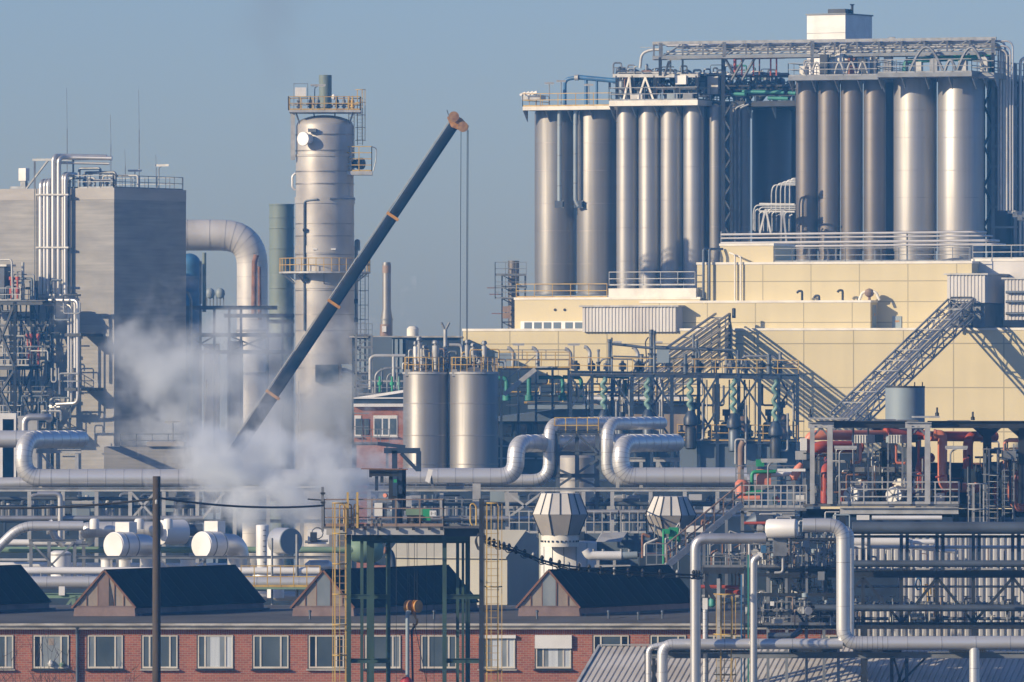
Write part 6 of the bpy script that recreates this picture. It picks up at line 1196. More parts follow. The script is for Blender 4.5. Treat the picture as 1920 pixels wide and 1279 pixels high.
rp([(1745, 858, 3.5), (1724, 868, 2.5), (1724, 918, 2.5)], 8, "short red elbow pipe standing between the pale column and upright red pipe")
rp([(1940, 826, 1), (1884, 826, 1), (1884, 880, 1)], 3.2, "slim orange red pipe bent down beside the grey box", "orange_paint")
rp([(1660, 812, 5), (1740, 816, 6)], 9.5, "red pipe stretch behind the grey blue tank")
MB().tube([Q(1915 + 16 * math.cos(R(a)), 921 - 29 * math.sin(R(a)), 1.5) for a in range(60, 310, 14)], px(11, D6), 18).build("ring_pipe", M["orange_paint"], None, "big orange red curved pipe at the picture edge beside the ladders", "pipe")
for i, (pts, r, m_) in enumerate((([(1613, 834, .8), (1613, 866, .8), (1602, 868, .8)], 2.6, "orange_paint"), ([(1680, 834, .8), (1680, 868, .8), (1700, 869, .8)], 2.6, "orange_paint"), ([(1722, 828, 2), (1722, 866, 2)], 2.2, "red_paint"), ([(1601, 868, 1), (1601, 840, 2)], 1.8, "orange_paint"), ([(1720, 812, 2), (1742, 818, 2)], 3, "red_paint"), ([(1755, 895, .6), (1770, 892, .6)], 1.8, "red_paint"))):
    rp(pts, r, f"slim orange red branch pipe among the fan boxes, {ORD[i]} counting away from the stair", m_, name="red_branch")
# fan boxes and lying drums
for i, (u, v) in enumerate(((1614, 823), (1678, 823))):
    t = thing("fan_box", f"pale ribbed square fan box on legs above the drums, {('nearer the stair', 'nearer the upright red pipe')[i]}", "machine", Q(u, 945, 1.2))
    MB().fbox(Fr(u, D6 + .3, 25), u - 12, u + 12, v - 7.5, v + 8, -1.0, 0).build("casing", M["pale_steel"], t)
    for k in range(5): MB().fbox(Fr(u, D6 + .3, 25), u - 11 + k * 5, u - 10 + k * 5, v - 7, v + 7.5, 0, .05).build("rib", M["grey_paint"], t)
    MB().fbox(Fr(u, D6 + .3, 25), u - 17, u - 12.5, v - 6, v + 7, -.8, -.1).build("side_box", M["tank_blue"], t); MB().fbox(Fr(u, D6 + 2, 25), u + 18, u + 28, v - 8, v + 7, -1, 0).build("motor", M["dark_steel"], t)
    MB().tube([Q(u - 4, v + 8, 1.4), Q(u - 4, v + 38, 1.4), Q(u + 10, v + 40, 1.4)], .12, 10, .3).build("inlet_pipe", M["galv"], t)
    for du in (-13, 14, 22): MB().bar(Q(u + du, v + 8, .6), Q(u + du, 945, .6), .08).build("leg", M["galv"], t)
for i, u in enumerate((1597, 1676)):
    ax = Vector((math.sin(R(25)), math.cos(R(25)), 0)); c = Q(u, 929, .45); rm = px(16.5, D6); t = thing("lying_drum", f"pale round drum with cross marked face behind the deck railing, {('first from the stair', 'second from the stair')[i]}", "drum", Q(u, 945, 1.6))
    MB().lathe(c, [(rm, 0), (rm, 2.2)], 28, ax).build("shell", M["pale_steel"], t); MB().lathe(c, [(rm * .97, -.05), (rm * .97, -.002)], 28, ax).build("face_plate", M["white_paint"], t)
    for k in range(3): q = c - ax * .06; a = R(60 * k + 15); v_ = Vector((math.cos(a) * ax.y, -math.cos(a) * ax.x, math.sin(a))) * rm * .9; MB().bar(q - v_, q + v_, .05, .05).build("face_bar", M["galv"], t)
    MB().lathe(Q(u + 10, 912, 3), [(rm * .9, 0), (rm * .9, 1.6)], 24, ax).build("rear_drum", M["cream_trim"], t)
    MB().tube([Q(u + 28, 945, .9), Q(u + 28, 918, .9), Q(u + 20, 910, 1.6)], px(4, D6), 12, .3).build("side_pipe", M["steel_bright"], t)
    for du in (-10, 10): MB().box(Q(u + du, 943, 1.6), .2, 1.4, .2).build("foot", M["dark_steel"], t)
MB().fbox(Fr(1650, D6 + 3, 0), 1590, 1692, 886, 893, -1, 0).build("dark_cover", M["dark_steel"], None, "flat black cover spanning above the two pale drums", "cover"); MB().fbox(Fr(1650, D6 + 3, 0), 1594, 1692, 876, 885, -1.5, -.4).build("slanted_cover", M["galv"], None, "pale cover plate behind the flat black cover", "cover")
for u in (1592, 1690): MB().bar(Q(u, 945, 3.2), Q(u, 893, 3.2), .1).build("cover_stand", M["galv"], None, f"thin leg under the flat black cover, {'stair' if u < 1600 else 'far'} end", "leg")
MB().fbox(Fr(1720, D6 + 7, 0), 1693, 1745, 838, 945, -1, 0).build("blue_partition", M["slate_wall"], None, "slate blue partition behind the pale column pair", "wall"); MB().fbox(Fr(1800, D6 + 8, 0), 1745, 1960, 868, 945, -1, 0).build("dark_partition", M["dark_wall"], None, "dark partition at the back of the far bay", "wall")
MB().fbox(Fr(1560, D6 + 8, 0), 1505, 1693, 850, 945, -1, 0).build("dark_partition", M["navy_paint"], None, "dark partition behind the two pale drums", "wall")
MB().fbox(Fr(1500, D6 + 2, 0), 1492, 1512, 846, 862, -.6, 0).build("grey_box", M["pale_steel"], None, "grey control box beside the canopy's outer column", "box"); MB().fbox(Fr(1500, D6 + 2, 0), 1501, 1513, 822, 845, -.6, 0).build("white_box", M["white_paint"], None, "white box beside the curved end of the orange red header", "box")
t = thing("switch_box", "grey box on a post at the far end of the canopy", "box", Q(1890, 945, .5)); MB().fbox(Fr(1890, D6 + .5, 0), 1879, 1905, 845, 862, -.6, 0).build("casing", M["grey_paint"], t); MB().bar(Q(1894, 862, .8), Q(1894, 945, .8), .12).build("stand", M["dark_steel"], t)
MB().fbox(Fr(1690, D6, 0), 1732, 1740, 928, 944, -.4, .5) ; 
for i, (u, m_) in enumerate(((1724, "tank_blue"), (1762, "white_paint"))): MB().lathe(Q(u, 945, 1.6), [(px(9, D6), 0), (px(9, D6), .55)], 18).build("pipe_socket", M[m_], None, f"{('blue grey', 'white')[i]} round socket under a red pipe on the deck", "socket")
pipe([Q(1846, 846, 4), Q(1868, 847, 4), Q(1930, 847, 6)], px(4, D6), "shade_duct", "dark pointed pipe beyond the dark rear column", M["shade_pipe"], .2)
for i, (u, v, L) in enumerate(((1574, 945, 36), (1782, 945, 36))): q = Q(u, v, -.3); lamp(q, px(104, D6), px(L + 6, D6), "deck_lamp", f"long strip lamp on a hooked post at the deck railing, {('before the pale drums', 'before the upright red pipes')[i]}", hook=True)
# grey blue tank above
c = P(1697, 803, 452); r = px(37, 452); t = thing("header_tank", "grey blue round tank with conical bottom rising above the red pipe plant", "tank", c)
h = P(0, 727, 452).z - c.z
MB().lathe(c, [(r * .3, -.75), (r, 0), (r, h), (r * .98, h + .02)], 36).build("shell", M["tank_blue"], t); MB().lathe(c, [(r * 1.015, h - .0), (r * 1.015, h + .09)], 36).build("rim", M["dark_steel"], t)
for k in (.33, .68): MB().lathe(c, [(r * 1.004, h * k), (r * 1.004, h * k + .03)], 36).build("seam_ring", M["tank_blue"], t)
for a in (-40, 30, 100): MB().bar(c + Vector((math.sin(R(a)) * r * .9, -math.cos(R(a)) * r * .9, h)), c + Vector((math.sin(R(a)) * r * .9, -math.cos(R(a)) * r * .9, h + .3)), .06).build("lifting_lug", M["dark_steel"], t)
for s1, s2 in ((-1, -1), (1, -1), (1, 1), (-1, 1)): q = c + Vector((s1 * r * .68, s2 * r * .68, 0)); MB().bar((q.x, q.y, 0), q + Z * .2, .22).build("leg", M["dark_steel"], t)
# small pipes and valves in the red plant
rs = random.Random(31)
for i in range(96):
    u = rs.uniform(1525, 1735) if i < 60 else rs.uniform(1770, 1915); v = rs.choice((945, 920, 890)); a = Q(u, v, rs.uniform(1, 6)); h = rs.uniform(.5, 1.8); L = rs.uniform(-1, 1)
    pipe([a, a + Z * h, a + Z * h + Vector((L, 0, 0))], rs.uniform(.025, .06), "small_pipe", "thin pipe among the drums and red pipes on the raised deck" if i < 60 else "thin pipe in the far bay beside the upright red pipes", M[rs.choice(("galv", "pale_steel", "dark_steel", "rust", "dark_steel"))], .12, n=6, group="thin pipes among the deck's drums" if i < 60 else "thin pipes in the far bay of the red plant")
for i in range(16):
    c = Q(1530 + i * 24, 945, .8 + (i % 4)); t = thing("deck_valve", "small valve standing on the deck of the red pipe plant", "valve", c, "small valves on the deck of the red plant")
    MB().lathe(c, [(.07, 0), (.07, .4), (.15, .42), (.15, .7), (.06, .78), (.06, .95), (.15, .96), (.15, 1.0)], 9).build("body", M[("galv", "dark_steel", "red_paint", "tank_blue")[i % 4]], t)
for i, (u, v, m_) in enumerate(((1560, 800, 0), (1600, 800, 0), (1628, 800, 0), (1730, 860, 1))): pipe([Q(u, v, 1.5), Q(u, v + 70, 1.5)], .05, "hanger_pipe", f"thin hanger pipe under the canopy, {ORD[i]} from the stair", M["galv"], 0)
# ladders and cages at the far end
ladder(Q(1835, 1010, -.5), Q(1835, 945, -.5), Vector((-.2, -1, 0)), "caged_ladder", "grey caged ladder at the deck's end below the far bay", M["pale_steel"], M["galv"], cw=.5, cage_from=.2, hoop=.9)
ladder(Q(1862, 1000, .5), Q(1862, 880, .5), Vector((-.6, -1, 0)), "caged_ladder", "taller dark caged ladder behind the grey one at the deck's end", M["galv"], M["galv"], cw=.4, cage_from=.4, hoop=1.0)
ladder(Q(1892, 990, .8), Q(1892, 870, .8), Vector((-.3, -1, 0)), "rung_ladder", "dark ladder without cage near the big curved orange pipe", M["grey_paint"], M["galv"], cage=False)
for i, (u, v0) in enumerate(((1815, 875), (1848, 850), (1880, 870), (1900, 880))): pipe([Q(u, 985, 1), Q(u, v0, 1)], .06, "thin_post", f"thin upright pipe in the far bay, {ORD[i]} towards the picture edge", M["shade_pipe"], 0)
MB().fbox(Fr(1850, D6 + 5, 0), 1846, 1872, 866, 898, -.5, 0).build("dark_switchboard", M["navy_paint"], None, "dark square panel beside the taller ladder", "panel")
# side platform with green and orange machinery, stair
sd = thing("side_platform", "railed grey platform with green and orange machinery at the top of the stair", "platform", Q(1440, 950, 2))
MB().fbox(Fr(1440, D6, 0), 1380, 1512, 952, 958, -5, 0).build("floor", M["galv"], sd); MB().ibar(Q(1400, 962, 0), Q(1490, 962, 0), .25, .3).build("beam", M["pale_steel"], sd)
rail([Q(1380, 952, .1), Q(1512, 952, .1)], 1.1, .33, .025, 3).build("railing", M["pale_steel"], sd); rail([Q(1380, 915, 3), Q(1500, 915, 3)], 1.1, .8, .025, 3).build("upper_railing", M["galv"], sd); MB().fbox(Fr(1440, D6 + 3, 0), 1380, 1505, 915, 918, -3, .2).build("upper_floor", M["galv"], sd)
for u in (1392, 1440, 1488, 1508): MB().bar(Vector((Q(u, 0, 2).x, D6 + 2, 0)), Q(u, 880 if u != 1440 else 950, 2), .16).build("post", M["galv"], sd)
for i, (pts, r, m_, lb) in enumerate((([(1410, 930, 1.5), (1410, 885, 1.5), (1455, 884, 1.5)], 3.6, "bright_green", "green pipe bent over beside the orange vessel"), ([(1395, 925, 1), (1430, 922, 1)], 3.6, "bright_green", "short green pipe low on the side platform"), ([(1383, 935, 1), (1425, 934, 1)], 5, "orange_paint", "short orange pipe lying on the side platform"), ([(1455, 932, 1.5), (1462, 940, 1.5)], 3, "red_paint", "stub of red pipe on the side platform"), ([(1440, 890, 2.5), (1490, 888, 2.5)], 4.5, "white_duct", "white pipe behind the green one on the side platform"), ([(1462, 940, 2), (1450, 930, 2), (1453, 945, 2)], 3.5, "bright_green", "small green valve pipe on the side platform"))): pipe([Q(*p) for p in pts], px(r, D6), "machine_pipe", lb, M[m_], .2)
c = Q(1391, 930, 1.2); MB().lathe(c, [(.2, 0), (.34, .1), (.34, .65), (.2, .8)], 16).build("orange_vessel", M["orange_paint"], None, "small orange red vessel at the top of the stair", "vessel"); MB().box(Q(1432, 895, 2), .7, .5, .8).build("orange_box", M["orange_paint"], None, "orange box behind the green pipe", "box"); MB().lathe(Q(1484, 902, 2), [(.02, 0), (.22, .2), (.22, .7), (.1, 1.0)], 14, Vector((.5, 0, .9))).build("orange_hopper", M["orange_paint"], None, "tilted orange hopper by the canopy", "hopper")
for i, (u, v) in enumerate(((1425, 868), (1418, 946), (1500, 935))): MB().box(Q(u, v, 1.4), .4, .4, .35).build("small_box", M[("bright_green", "grey_paint", "sign_white")[i]], None, ("bright green small box on top of the side platform's post", "grey box under the side platform railing", "white small sign box at the platform's canopy end")[i], "box")
pipe([P(1389, 905, 425), P(1389, 838, 425), P(1394, 828, 425)], px(6, 425), "exhaust_pipe", "rust stained exhaust pipe beside the end of the thick silver pipe", M["rust_pipe"], .3, n=14); pipe([P(1379, 870, 426), P(1379, 824, 426), P(1398, 824, 426), P(1398, 870, 426)], px(2, 426), "hoop_pipe", "thin pale pipe hoop around the exhaust pipe", M["pale_steel"], .15)
q = P(1440, 915, 421); lamp(q, px(50, 421), 1.3, "platform_lamp", "strip lamp on a hooked post over the green machinery", hook=True)
q = Q(1478, 881, 0); MB().fbox(Fr(1470, D6 - .2, 0), 1458, 1510, 879, 884, -.3, 0).build("strip_light", M["white_paint"], None, "white strip light fixed across the side platform", "lamp")
st_ = thing("metal_stair", "long grey metal stair descending from the side platform towards the roof ridge", "stair", P(1245, 1068, 414))
a, b = P(1250, 1062, 414), P(1392, 945, 416)
for d_ in (0, 1.0):
    o = Vector((0, d_, 0)); MB().bar(a + o, b + o, .08, .3).build("stringer", M["pale_steel"], st_)
    mb = MB()
    for k in (.55, 1.05): mb.bar(a + o + Z * k, b + o + Z * k, .05)
    for k in range(9): q = a.lerp(b, k / 8) + o; mb.bar(q, q + Z * 1.08, .05)
    mb.build("handrail", M["rust_pipe"], st_)
mb = MB()
for k in range(20): mb.box(a.lerp(b, (k + .5) / 20) + Vector((0, .5, 0)), .27, 1.0, .04)
mb.build("tread_grating", M["galv"], st_)
MB().fbox(Fr(1230, 414, 0), 1212, 1252, 1062, 1068, -1.2, 0).build("foot_landing", M["pale_steel"], st_); rail([P(1212, 1062, 414.1), P(1250, 1062, 414.1)], 1.1, .5, .025).build("landing_railing", M["grey_paint"], st_)
for u, v in ((1216, 1068), (1320, 1010), (1362, 975)): MB().bar(Vector((P(u, 0, 414.8).x, 414.8, 0)), P(u, v, 414.8), .14).build("support_post", M["galv"], st_)
MB().fbox(Fr(1380, 418, 0), 1345, 1395, 935, 940, -1, 0).build("top_landing", M["galv"], st_)
pipe([P(1244, 1058, 417), P(1244, 995, 417)], px(2.2, 417), "green_post", "thin bright green post beside the metal stair", M["bright_green"], 0)
t = thing("green_machine", "bright green machine block beside the metal stair", "machine", P(1258, 1020, 418))
for i, (u0, u1, v0, v1) in enumerate(((1242, 1256, 992, 1001), (1254, 1272, 989, 1012), (1262, 1276, 1000, 1016))): MB().fbox(Fr(1258, 418 + i * .2, 0), u0, u1, v0, v1, -.5, 0).build("block", M["bright_green"], t)
for i, (u0, u1, v0, v1) in enumerate(((1287, 1318, 986, 998), (1319, 1334, 950, 961))): MB().fbox(Fr(1300, 416.8, 0), u0, u1, v0, v1, -.3, 0).build("sign_board", M["white_paint"], None, f"white board behind the metal stair, {('lower and longer', 'upper and smaller')[i]}", "sign")
for i in range(22):
    u = rs.uniform(1200, 1400); v = rs.uniform(1020, 1075); a = P(u, v, 420 + rs.uniform(0, 8)); pipe([a, a + Z * rs.uniform(.3, 1.5), a + Vector((rs.uniform(-1.2, 1.2), 0, rs.uniform(.3, 1.2)))], rs.uniform(.03, .08), "small_pipe", "thin pipe in the shade below the metal stair", M[rs.choice(("galv", "pale_steel", "rust", "dark_steel", "shade_pipe"))], .1, n=6, group="thin pipes below the metal stair")
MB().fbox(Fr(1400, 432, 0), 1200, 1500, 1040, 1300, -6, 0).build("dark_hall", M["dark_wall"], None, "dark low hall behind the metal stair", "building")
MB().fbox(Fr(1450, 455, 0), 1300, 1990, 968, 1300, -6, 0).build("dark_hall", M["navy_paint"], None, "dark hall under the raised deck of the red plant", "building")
# ================================================================ brick works building with roof lights
D7 = 400; K7 = Fr(0, D7, 0)
def B7(u, v, d=0): return P(u, v, D7 + d)
br = thing("brick_building", "long low red brick works building with a row of windows and dark roof ridges", "building", Vector((B7(640, 0).x, D7, 0)))
xl, xr = B7(-60, 0).x, B7(1642, 0).x; ze = B7(0, 1180).z; zr0 = B7(0, 1167).z
MB().box8(Vector((xl, D7, 0)), Vector((xr - xl, 0, 0)), Vector((0, 22, 0)), Z * (B7(0, 1190.5).z)).build("wall", M["brick"], br)
MB().box8(Vector((xl, D7 - .001, B7(0, 1190.5).z + .001)), Vector((xr - xl, 0, 0)), Vector((0, .3, 0)), Z * (ze - B7(0, 1190.5).z)).build("soldier_course", M["brick_soldier"], br)
MB().box8(Vector((xl, D7 + .3, B7(0, 1190.5).z + .002)), Vector((xr - xl, 0, 0)), Vector((0, 21.7, 0)), Z * (ze - B7(0, 1190.5).z)).build("wall_head", M["brick"], br)
MB().box8(Vector((xl - .2, D7 - .32, ze + .003)), Vector((xr - xl + .4, 0, 0)), Vector((0, .5, 0)), Z * (zr0 - ze - .09)).build("eaves_board", M["gutter"], br)
MB().tube([Vector((xl - .2, D7 - .34, zr0 - .12)), Vector((xr + .2, D7 - .34, zr0 - .12))], .085, 10).build("gutter", M["gutter"], br)
roof = MB(); pr = [Vector((xl, D7 - .25, zr0 - .03)), Vector((xl, D7 + 2.2, zr0 + .20)), Vector((xl, D7 + 22, zr0 + .22)), Vector((xl, D7 + 22, ze + .01)), Vector((xl, D7 + .2, ze + .01))]
roof.prism(pr, Vector((xr - xl, 0, 0))).build("flat_roof", M["roof_felt"], br)
# windows
def window(u, kind, i):
    u0, u1, v0, v1 = u, u + 67, 1192, 1254
    w_ = MB().fbox(K7, u0 - 1.5, u1 + 1.5, v0 - 1.5, v1 + 1.5, -.30, .004).build("window", M["reveal"], br)
    f = MB(); a = -.06; t_ = .02
    us = [u0 + 1, u0 + 14.5, u0 + 52.5, u1 - 1]
    mb = MB()
    for x_, wd in ((u0 + 1, 2.2), (u0 + 13, 3), (u0 + 51, 3), (u1 - 2.4, 2.2)): mb.fbox(K7, x_, x_ + wd, v0 + .5, v1 - 1, .006, .05)
    mb.fbox(K7, u0 + 1, u1, v0 - .5, v0 + 1.6, .006, .052); mb.fbox(K7, u0 + 1, u1, v1 - 4, v1 - .6, .006, .052); mb.build("window_frame", M["window_frame"], w_)
    MB().fbox(K7, u0 - 4, u1 + 3, v1 + 1, v1 + 3.6, -.05, .16).build("window_sill", M["dark_steel" if i % 3 else "gutter"], w_)
    g = {"n": ("glazing", "glazing", "glazing"), "p": ("glazing_pale", "glazing", "glazing_pale"), "d": ("glazing_night", "glazing", "glazing_night"), "c": ("glazing", "curtain", "curtain"), "w": ("glazing_night", "glazing_pale", "glazing")}[kind]
    for k, (a_, b_) in enumerate(((u0 + 3, u0 + 13), (u0 + 16, u0 + 51), (u0 + 54, u1 - 2.4))): MB().fbox(K7, a_, b_, v0 + 1.6, v1 - 4, .004, .02).build("pane", M[g[k]], w_)
    if kind == "c": 
        for a_, b_ in ((u0 + 15.8, u0 + 24), (u0 + 42, u0 + 51)): MB().fbox(K7, a_, b_, v0 + 1.6, v1 - 4, .02, .026).build("curtain_panel", M["glazing_pale"], w_)
    return w_
kinds = "pwpncndpnccdnnp"
for i, u in enumerate((-42, 62, 163.5, 266, 370, 474, 578, 684, 789, 899, 1004, 1112, 1219, 1324, 1540)): 
    w_ = window(u, kinds[i], i)
    if i in (9, 10):
        MB().fbox(K7, u - 1, u + 68, 1191, 1197 if i == 9 else 1216, .02, .16).build("roller_shutter", M["white_paint"], w_)
    if i == 1:
        MB().fbox(K7, u + 29, u + 39, 1197, 1210, .021, .035).build("vent_grille", M["gable_sheet"], w_)
for i, (u, v) in enumerate(((116, 1247), (95, 1246))): MB().lathe(B7(u, v + 3, -.12), [(.10, 0), (.14, .12), (.02, .2 + .1 * i)], 10).build("flower_bowl", M[("green_pipe", "white_paint")[i]], None, ("small green bowl on the outer sill of the window with a grille", "small white bowl on the outer sill of the window with a grille")[i], "bowl")
t = thing("rain_pipe", "grey blue rainwater pipe down the brick wall near the wooden pole", "pipe", Vector((B7(145, 0).x, D7 - .1, 0)))
x_ = B7(145, 0).x; MB().tube([(x_, D7 - .12, .1), (x_, D7 - .12, ze - .05)], px(3, D7), 12).build("pipe_body", M["shade_pipe"], t); MB().tube([(x_, D7 - .12, ze - .2), (x_, D7 - .3, ze + .12)], px(3.4, D7), 12).build("outlet", M["shade_pipe"], t)
# roof lights (ridged monitors)
AXM = Vector((.50, .866, 0))
def monitor(ua, ub0, ub1, lab, i):
    d0 = 3.0; Dm = D7 + d0; zb_ = zr0 + .21; za = P(0, 1071, Dm).z; zk = P(0, 1137, Dm).z
    a = P(ua, 1071, Dm); l = P(ub0, 1137, Dm); r_ = P(ub1, 1137, Dm); L = AXM * (px(230, Dm) / AXM.x)
    t = thing("roof_light", lab, "roof", Vector((a.x, Dm, zb_)))
    lb, rb = Vector((l.x - .05, Dm - .25, zb_)), Vector((r_.x + .05, Dm - .25, zb_))
    MB().prism([Vector((l.x, Dm, zk)), Vector((r_.x, Dm, zk)), a], AXM * .1).build("gable_panel", M["gable_sheet"], t)
    MB().prism([lb, rb, Vector((r_.x, Dm - .02, zk - .01)), Vector((l.x, Dm - .02, zk - .01))], L).build("skirt", M["gable_dark"], t)
    n = Vector((a.z - zk, 0, (r_.x - a.x))).normalized()
    for s_, e in ((1, r_), (-1, l)):
        q0 = Vector((e.x, Dm, zk)) - AXM * .06; q1 = a - AXM * .06
        dn = (q1 - q0).normalized(); off = Vector((s_ * dn.z, 0, -s_ * dn.x * s_ * s_)); off = Vector((s_ * abs(dn.z), 0, abs(dn.x))) * .06
        MB().prism([q0 - dn * .12, q1 + dn * .0, q1 + off, q0 - dn * .12 + off], L + AXM * .1).build("roof_slope", M["roof_slope"], t)
        MB().bar(q0 - dn * .12 - AXM * .03 + off * .5, q1 - AXM * .03 + off * .5, .06, .09).build("verge_board", M["rust"], t)
        if s_ == 1:
            for k in range(1, 14): c = L * (k / 14); MB().bar(q0 + off + c, q1 + off + c, .03, .02).build("batten_rib", M["roof_rib"], t)
            MB().box8(Vector((r_.x + .03, Dm, zb_ + .02)), Vector((.3, 0, 0)), L, Z * .1).build("valley_gutter", M["navy_paint"], t)
    MB().bar(a + Z * .05, a + Z * .05 + L, .14, .07).build("ridge_cap", M["roof_slope"], t)
    y = Vector((0, -.03, 0)); hw = (r_.x - l.x) / 2; cx = a.x
    top = lambda x_: za - (za - zk) * abs(x_ - cx) / hw - .06
    x0, x1 = cx - .32, cx + .18 if i == 1 else cx + .30
    MB().prism([Vector((x0, Dm, zk + .03)), Vector((x1, Dm, zk + .03)), Vector((x1, Dm, top(x1))), Vector((cx, Dm, za - .1)), Vector((x0, Dm, top(x0)))], y).build("gable_window" if i != 1 else "gable_door", M["glazing_pale" if i != 1 else "gable_dark"], t)
    if i == 1: MB().prism([Vector((x1 + .02, Dm, zk + .03)), Vector((x1 + .24, Dm, zk + .03)), Vector((x1 + .02, Dm, top(x1) - .25))], y).build("dark_gap", M["reveal"], t)
    for x_ in (cx - .34, cx + (.34 if i != 1 else .44), cx - hw * .62, cx + hw * .62): MB().bar(Vector((x_, Dm - .02, zk)), Vector((x_, Dm - .02, top(x_) + .03)), .035).build("gable_post", M["rust"], t)
    MB().bar(Vector((l.x, Dm - .03, zk)), Vector((r_.x, Dm - .03, zk)), .05, .05).build("sill_strip", M["gable_dark"], t)
    return t
for i, ua in enumerate((-215, 197, 607, 1030)):
    monitor(ua, ua - 57, ua + 55, ("dark ridged roof light at the picture edge, only its far slope seen", "dark ridged roof light behind the wooden pole, with a loose brown gable door", "dark ridged roof light behind the steel frame tower, with a pale gable window", "dark ridged roof light below the octagonal hoods, with a pale gable window")[i], i)
for i, (u, D_) in enumerate(((581, 401.2), (814, 401.2), (1007, 401.2), (1141, 401.5), (1197, 401.0), (1242, 401.5))):
    MB().lathe(P(u, 1157 if i != 4 else 1160, D_), [(.05, -.1), (.05, .22), (.08, .23), (.08, .3), (.03, .33)], 10).build("roof_vent", M["shade_pipe"], None, f"small grey vent stub on the brick building's roof, {ORD[i]} from the wooden pole", "vent")
# ================================================================ wooden pole and wires
t = thing("wooden_pole", "tall dark weathered wooden pole standing in front of the brick building", "pole", Vector((P(293.5, 0, 330).x, 330, 0)))
c = Vector((P(293.5, 0, 330).x, 330, 0)); zt_ = P(0, 893, 330).z
MB().lathe(c, [(.19, 0), (.148, zt_ - .02), (.14, zt_)], 14).build("shaft", M["wood_pole"], t)
MB().lathe(c + Z * (zt_ - 1.0) + Vector((0, -.14, 0)), [(.03, -.08), (.05, -.05), (.05, .06), (.02, .1)], 8).build("insulator", M["pale_steel"], t)
def wire(a, b, sag, name, lb, r=.022, m="cable"):
    n = 18; return MB().tube([a.lerp(b, k / n) - Z * sag * 4 * (k / n) * (1 - k / n) for k in range(n + 1)], r, 5).build(name, M[m], None, lb, "wire")
wire(P(-60, 952, 332), P(293, 935, 330), .15, "overhead_wire", "dark overhead wire running from the wooden pole out past the hooked pipe", .045)
wire(P(293, 933, 330), P(606, 948, 363), .2, "overhead_wire", "dark overhead wire running from the wooden pole to the frame tower", .045)
# bare shrub before the bricks
rs = random.Random(4)
def shrub(u, vtop, D, lb, n=16):
    t = thing("bare_shrub", lb, "shrub", Vector((P(u, 0, D).x, D, 0))); root = Vector((P(u, 0, D).x, D, 0)); top = P(0, vtop, D).z
    for i in range(n):
        a = rs.uniform(0, 6.28); sp = rs.uniform(.3, 2.2); h = top * rs.uniform(.82, 1.0); p = [root]
        for k in range(1, 7): p.append(root + Vector((math.cos(a) * sp * (k / 6) ** 1.3 + rs.uniform(-.1, .1), math.sin(a) * sp * .3 * k / 6 + rs.uniform(-.05, .05), h * k / 6)))
        mb = MB().tube(p, [.05, .04, .03, .024, .018, .012, .006], 5)
        for k in (3, 4, 5, 5, 6):
            for s_ in (-1, 1):
                q = p[k] + Vector((rs.uniform(-.6, .6), rs.uniform(-.2, .2), rs.uniform(.3, .9))); mb.tube([p[k], p[k].lerp(q, .5) + Vector((rs.uniform(-.1, .1), 0, 0)), q], [.012, .008, .004], 4)
        mb.build("twig", M["twig"], t)
shrub(20, 1222, 396.5, "bare twiggy shrub in front of the brick wall at the picture's lower corner"); shrub(100, 1205, 397.5, "bare twiggy shrub under the window with a grille", 14); shrub(185, 1252, 397, "low bare shrub beside the rainwater pipe", 10)
# ================================================================ green steel frame tower
D8 = 365
def U(u, v, d=0): return P(u, v, D8 + d)
ft = thing("frame_tower", "tall dark green steel frame tower with railed platform before the brick building", "tower", Vector((U(760, 0).x, D8, 0)))
zt_ = U(0, 1003).z
def leg(u, w_, d_, m="green_steel", top=1003): q = U(u, top, d_); MB().ibar((q.x, q.y, 0), q, px(w_, D8), px(w_, D8) * .8).build("leg", M[m], ft)
for u, w_, d_ in ((654, 8.5, .2), (678.5, 6, 2.5), (697, 9, 3.0), (728, 8.5, 3.6), (833.5, 8, .2), (858, 6, 2.5), (877, 9, 3.0), (690, 5, 4.4), (868, 5, 4.4)): leg(u, w_, d_)
leg(903, 9, -.9, "dark_steel", 935)
for v in (1119, 1239):
    for u0, u1, d_ in ((656, 694, .3), (835, 873, .3), (697, 730, 3.3), (874, 900, 1.6)): MB().ibar(U(u0, v, d_), U(u1, v, d_), .14, .2).build("cross_beam", M["green_steel"], ft)
MB().ibar(U(660, 1009, .3), U(880, 1009, .3), .2, .28).build("head_beam", M["green_steel"], ft); MB().ibar(U(690, 1012, 3.2), U(880, 1012, 3.2), .2, .3).build("head_beam", M["green_steel"], ft)
MB().fbox(Fr(0, D8 - .6, 0), 612, 832, 991, 1003, -.25, 0).build("edge_beam", M["pale_steel"], ft); MB().fbox(Fr(0, D8 - .3, 0), 606, 900, 987, 990.5, -4.6, .3).build("deck", M["grating"], ft); MB().fbox(Fr(0, D8 + .1, 0), 832.5, 902, 991, 1006, -.3, 0).build("dark_edge_beam", M["navy_paint"], ft)
for u in (640, 660, 685, 712, 745, 775, 805, 828): MB().box(U(u, 991, -.75), .12, .16, .14).build("rail_clamp", M["dark_steel"], ft)
pts = [U(608, 987, 3.8), U(608, 987, -.5), U(832, 987, -.5)]
for p_, nm in ((pts, "railing"), ([U(832, 987, -.5), U(832, 987, .2), U(900, 987, .2)], "side_railing"), ([U(608, 987, 3.8), U(830, 987, 3.8)], "rear_railing")): rail(p_, 1.15, .95, .022, 3).build(nm, M["rust_pipe" if nm == "railing" else "grey_paint"], ft)
ladder(Vector((U(638, 0, -1).x, D8 - 1, 2)), U(638, 987, -1), Vector((-.25, -1, 0)), "caged_ladder", "yellow caged ladder up the frame tower's sunny side", M["yellow_paint"], M["rust_pipe"], cw=.3)
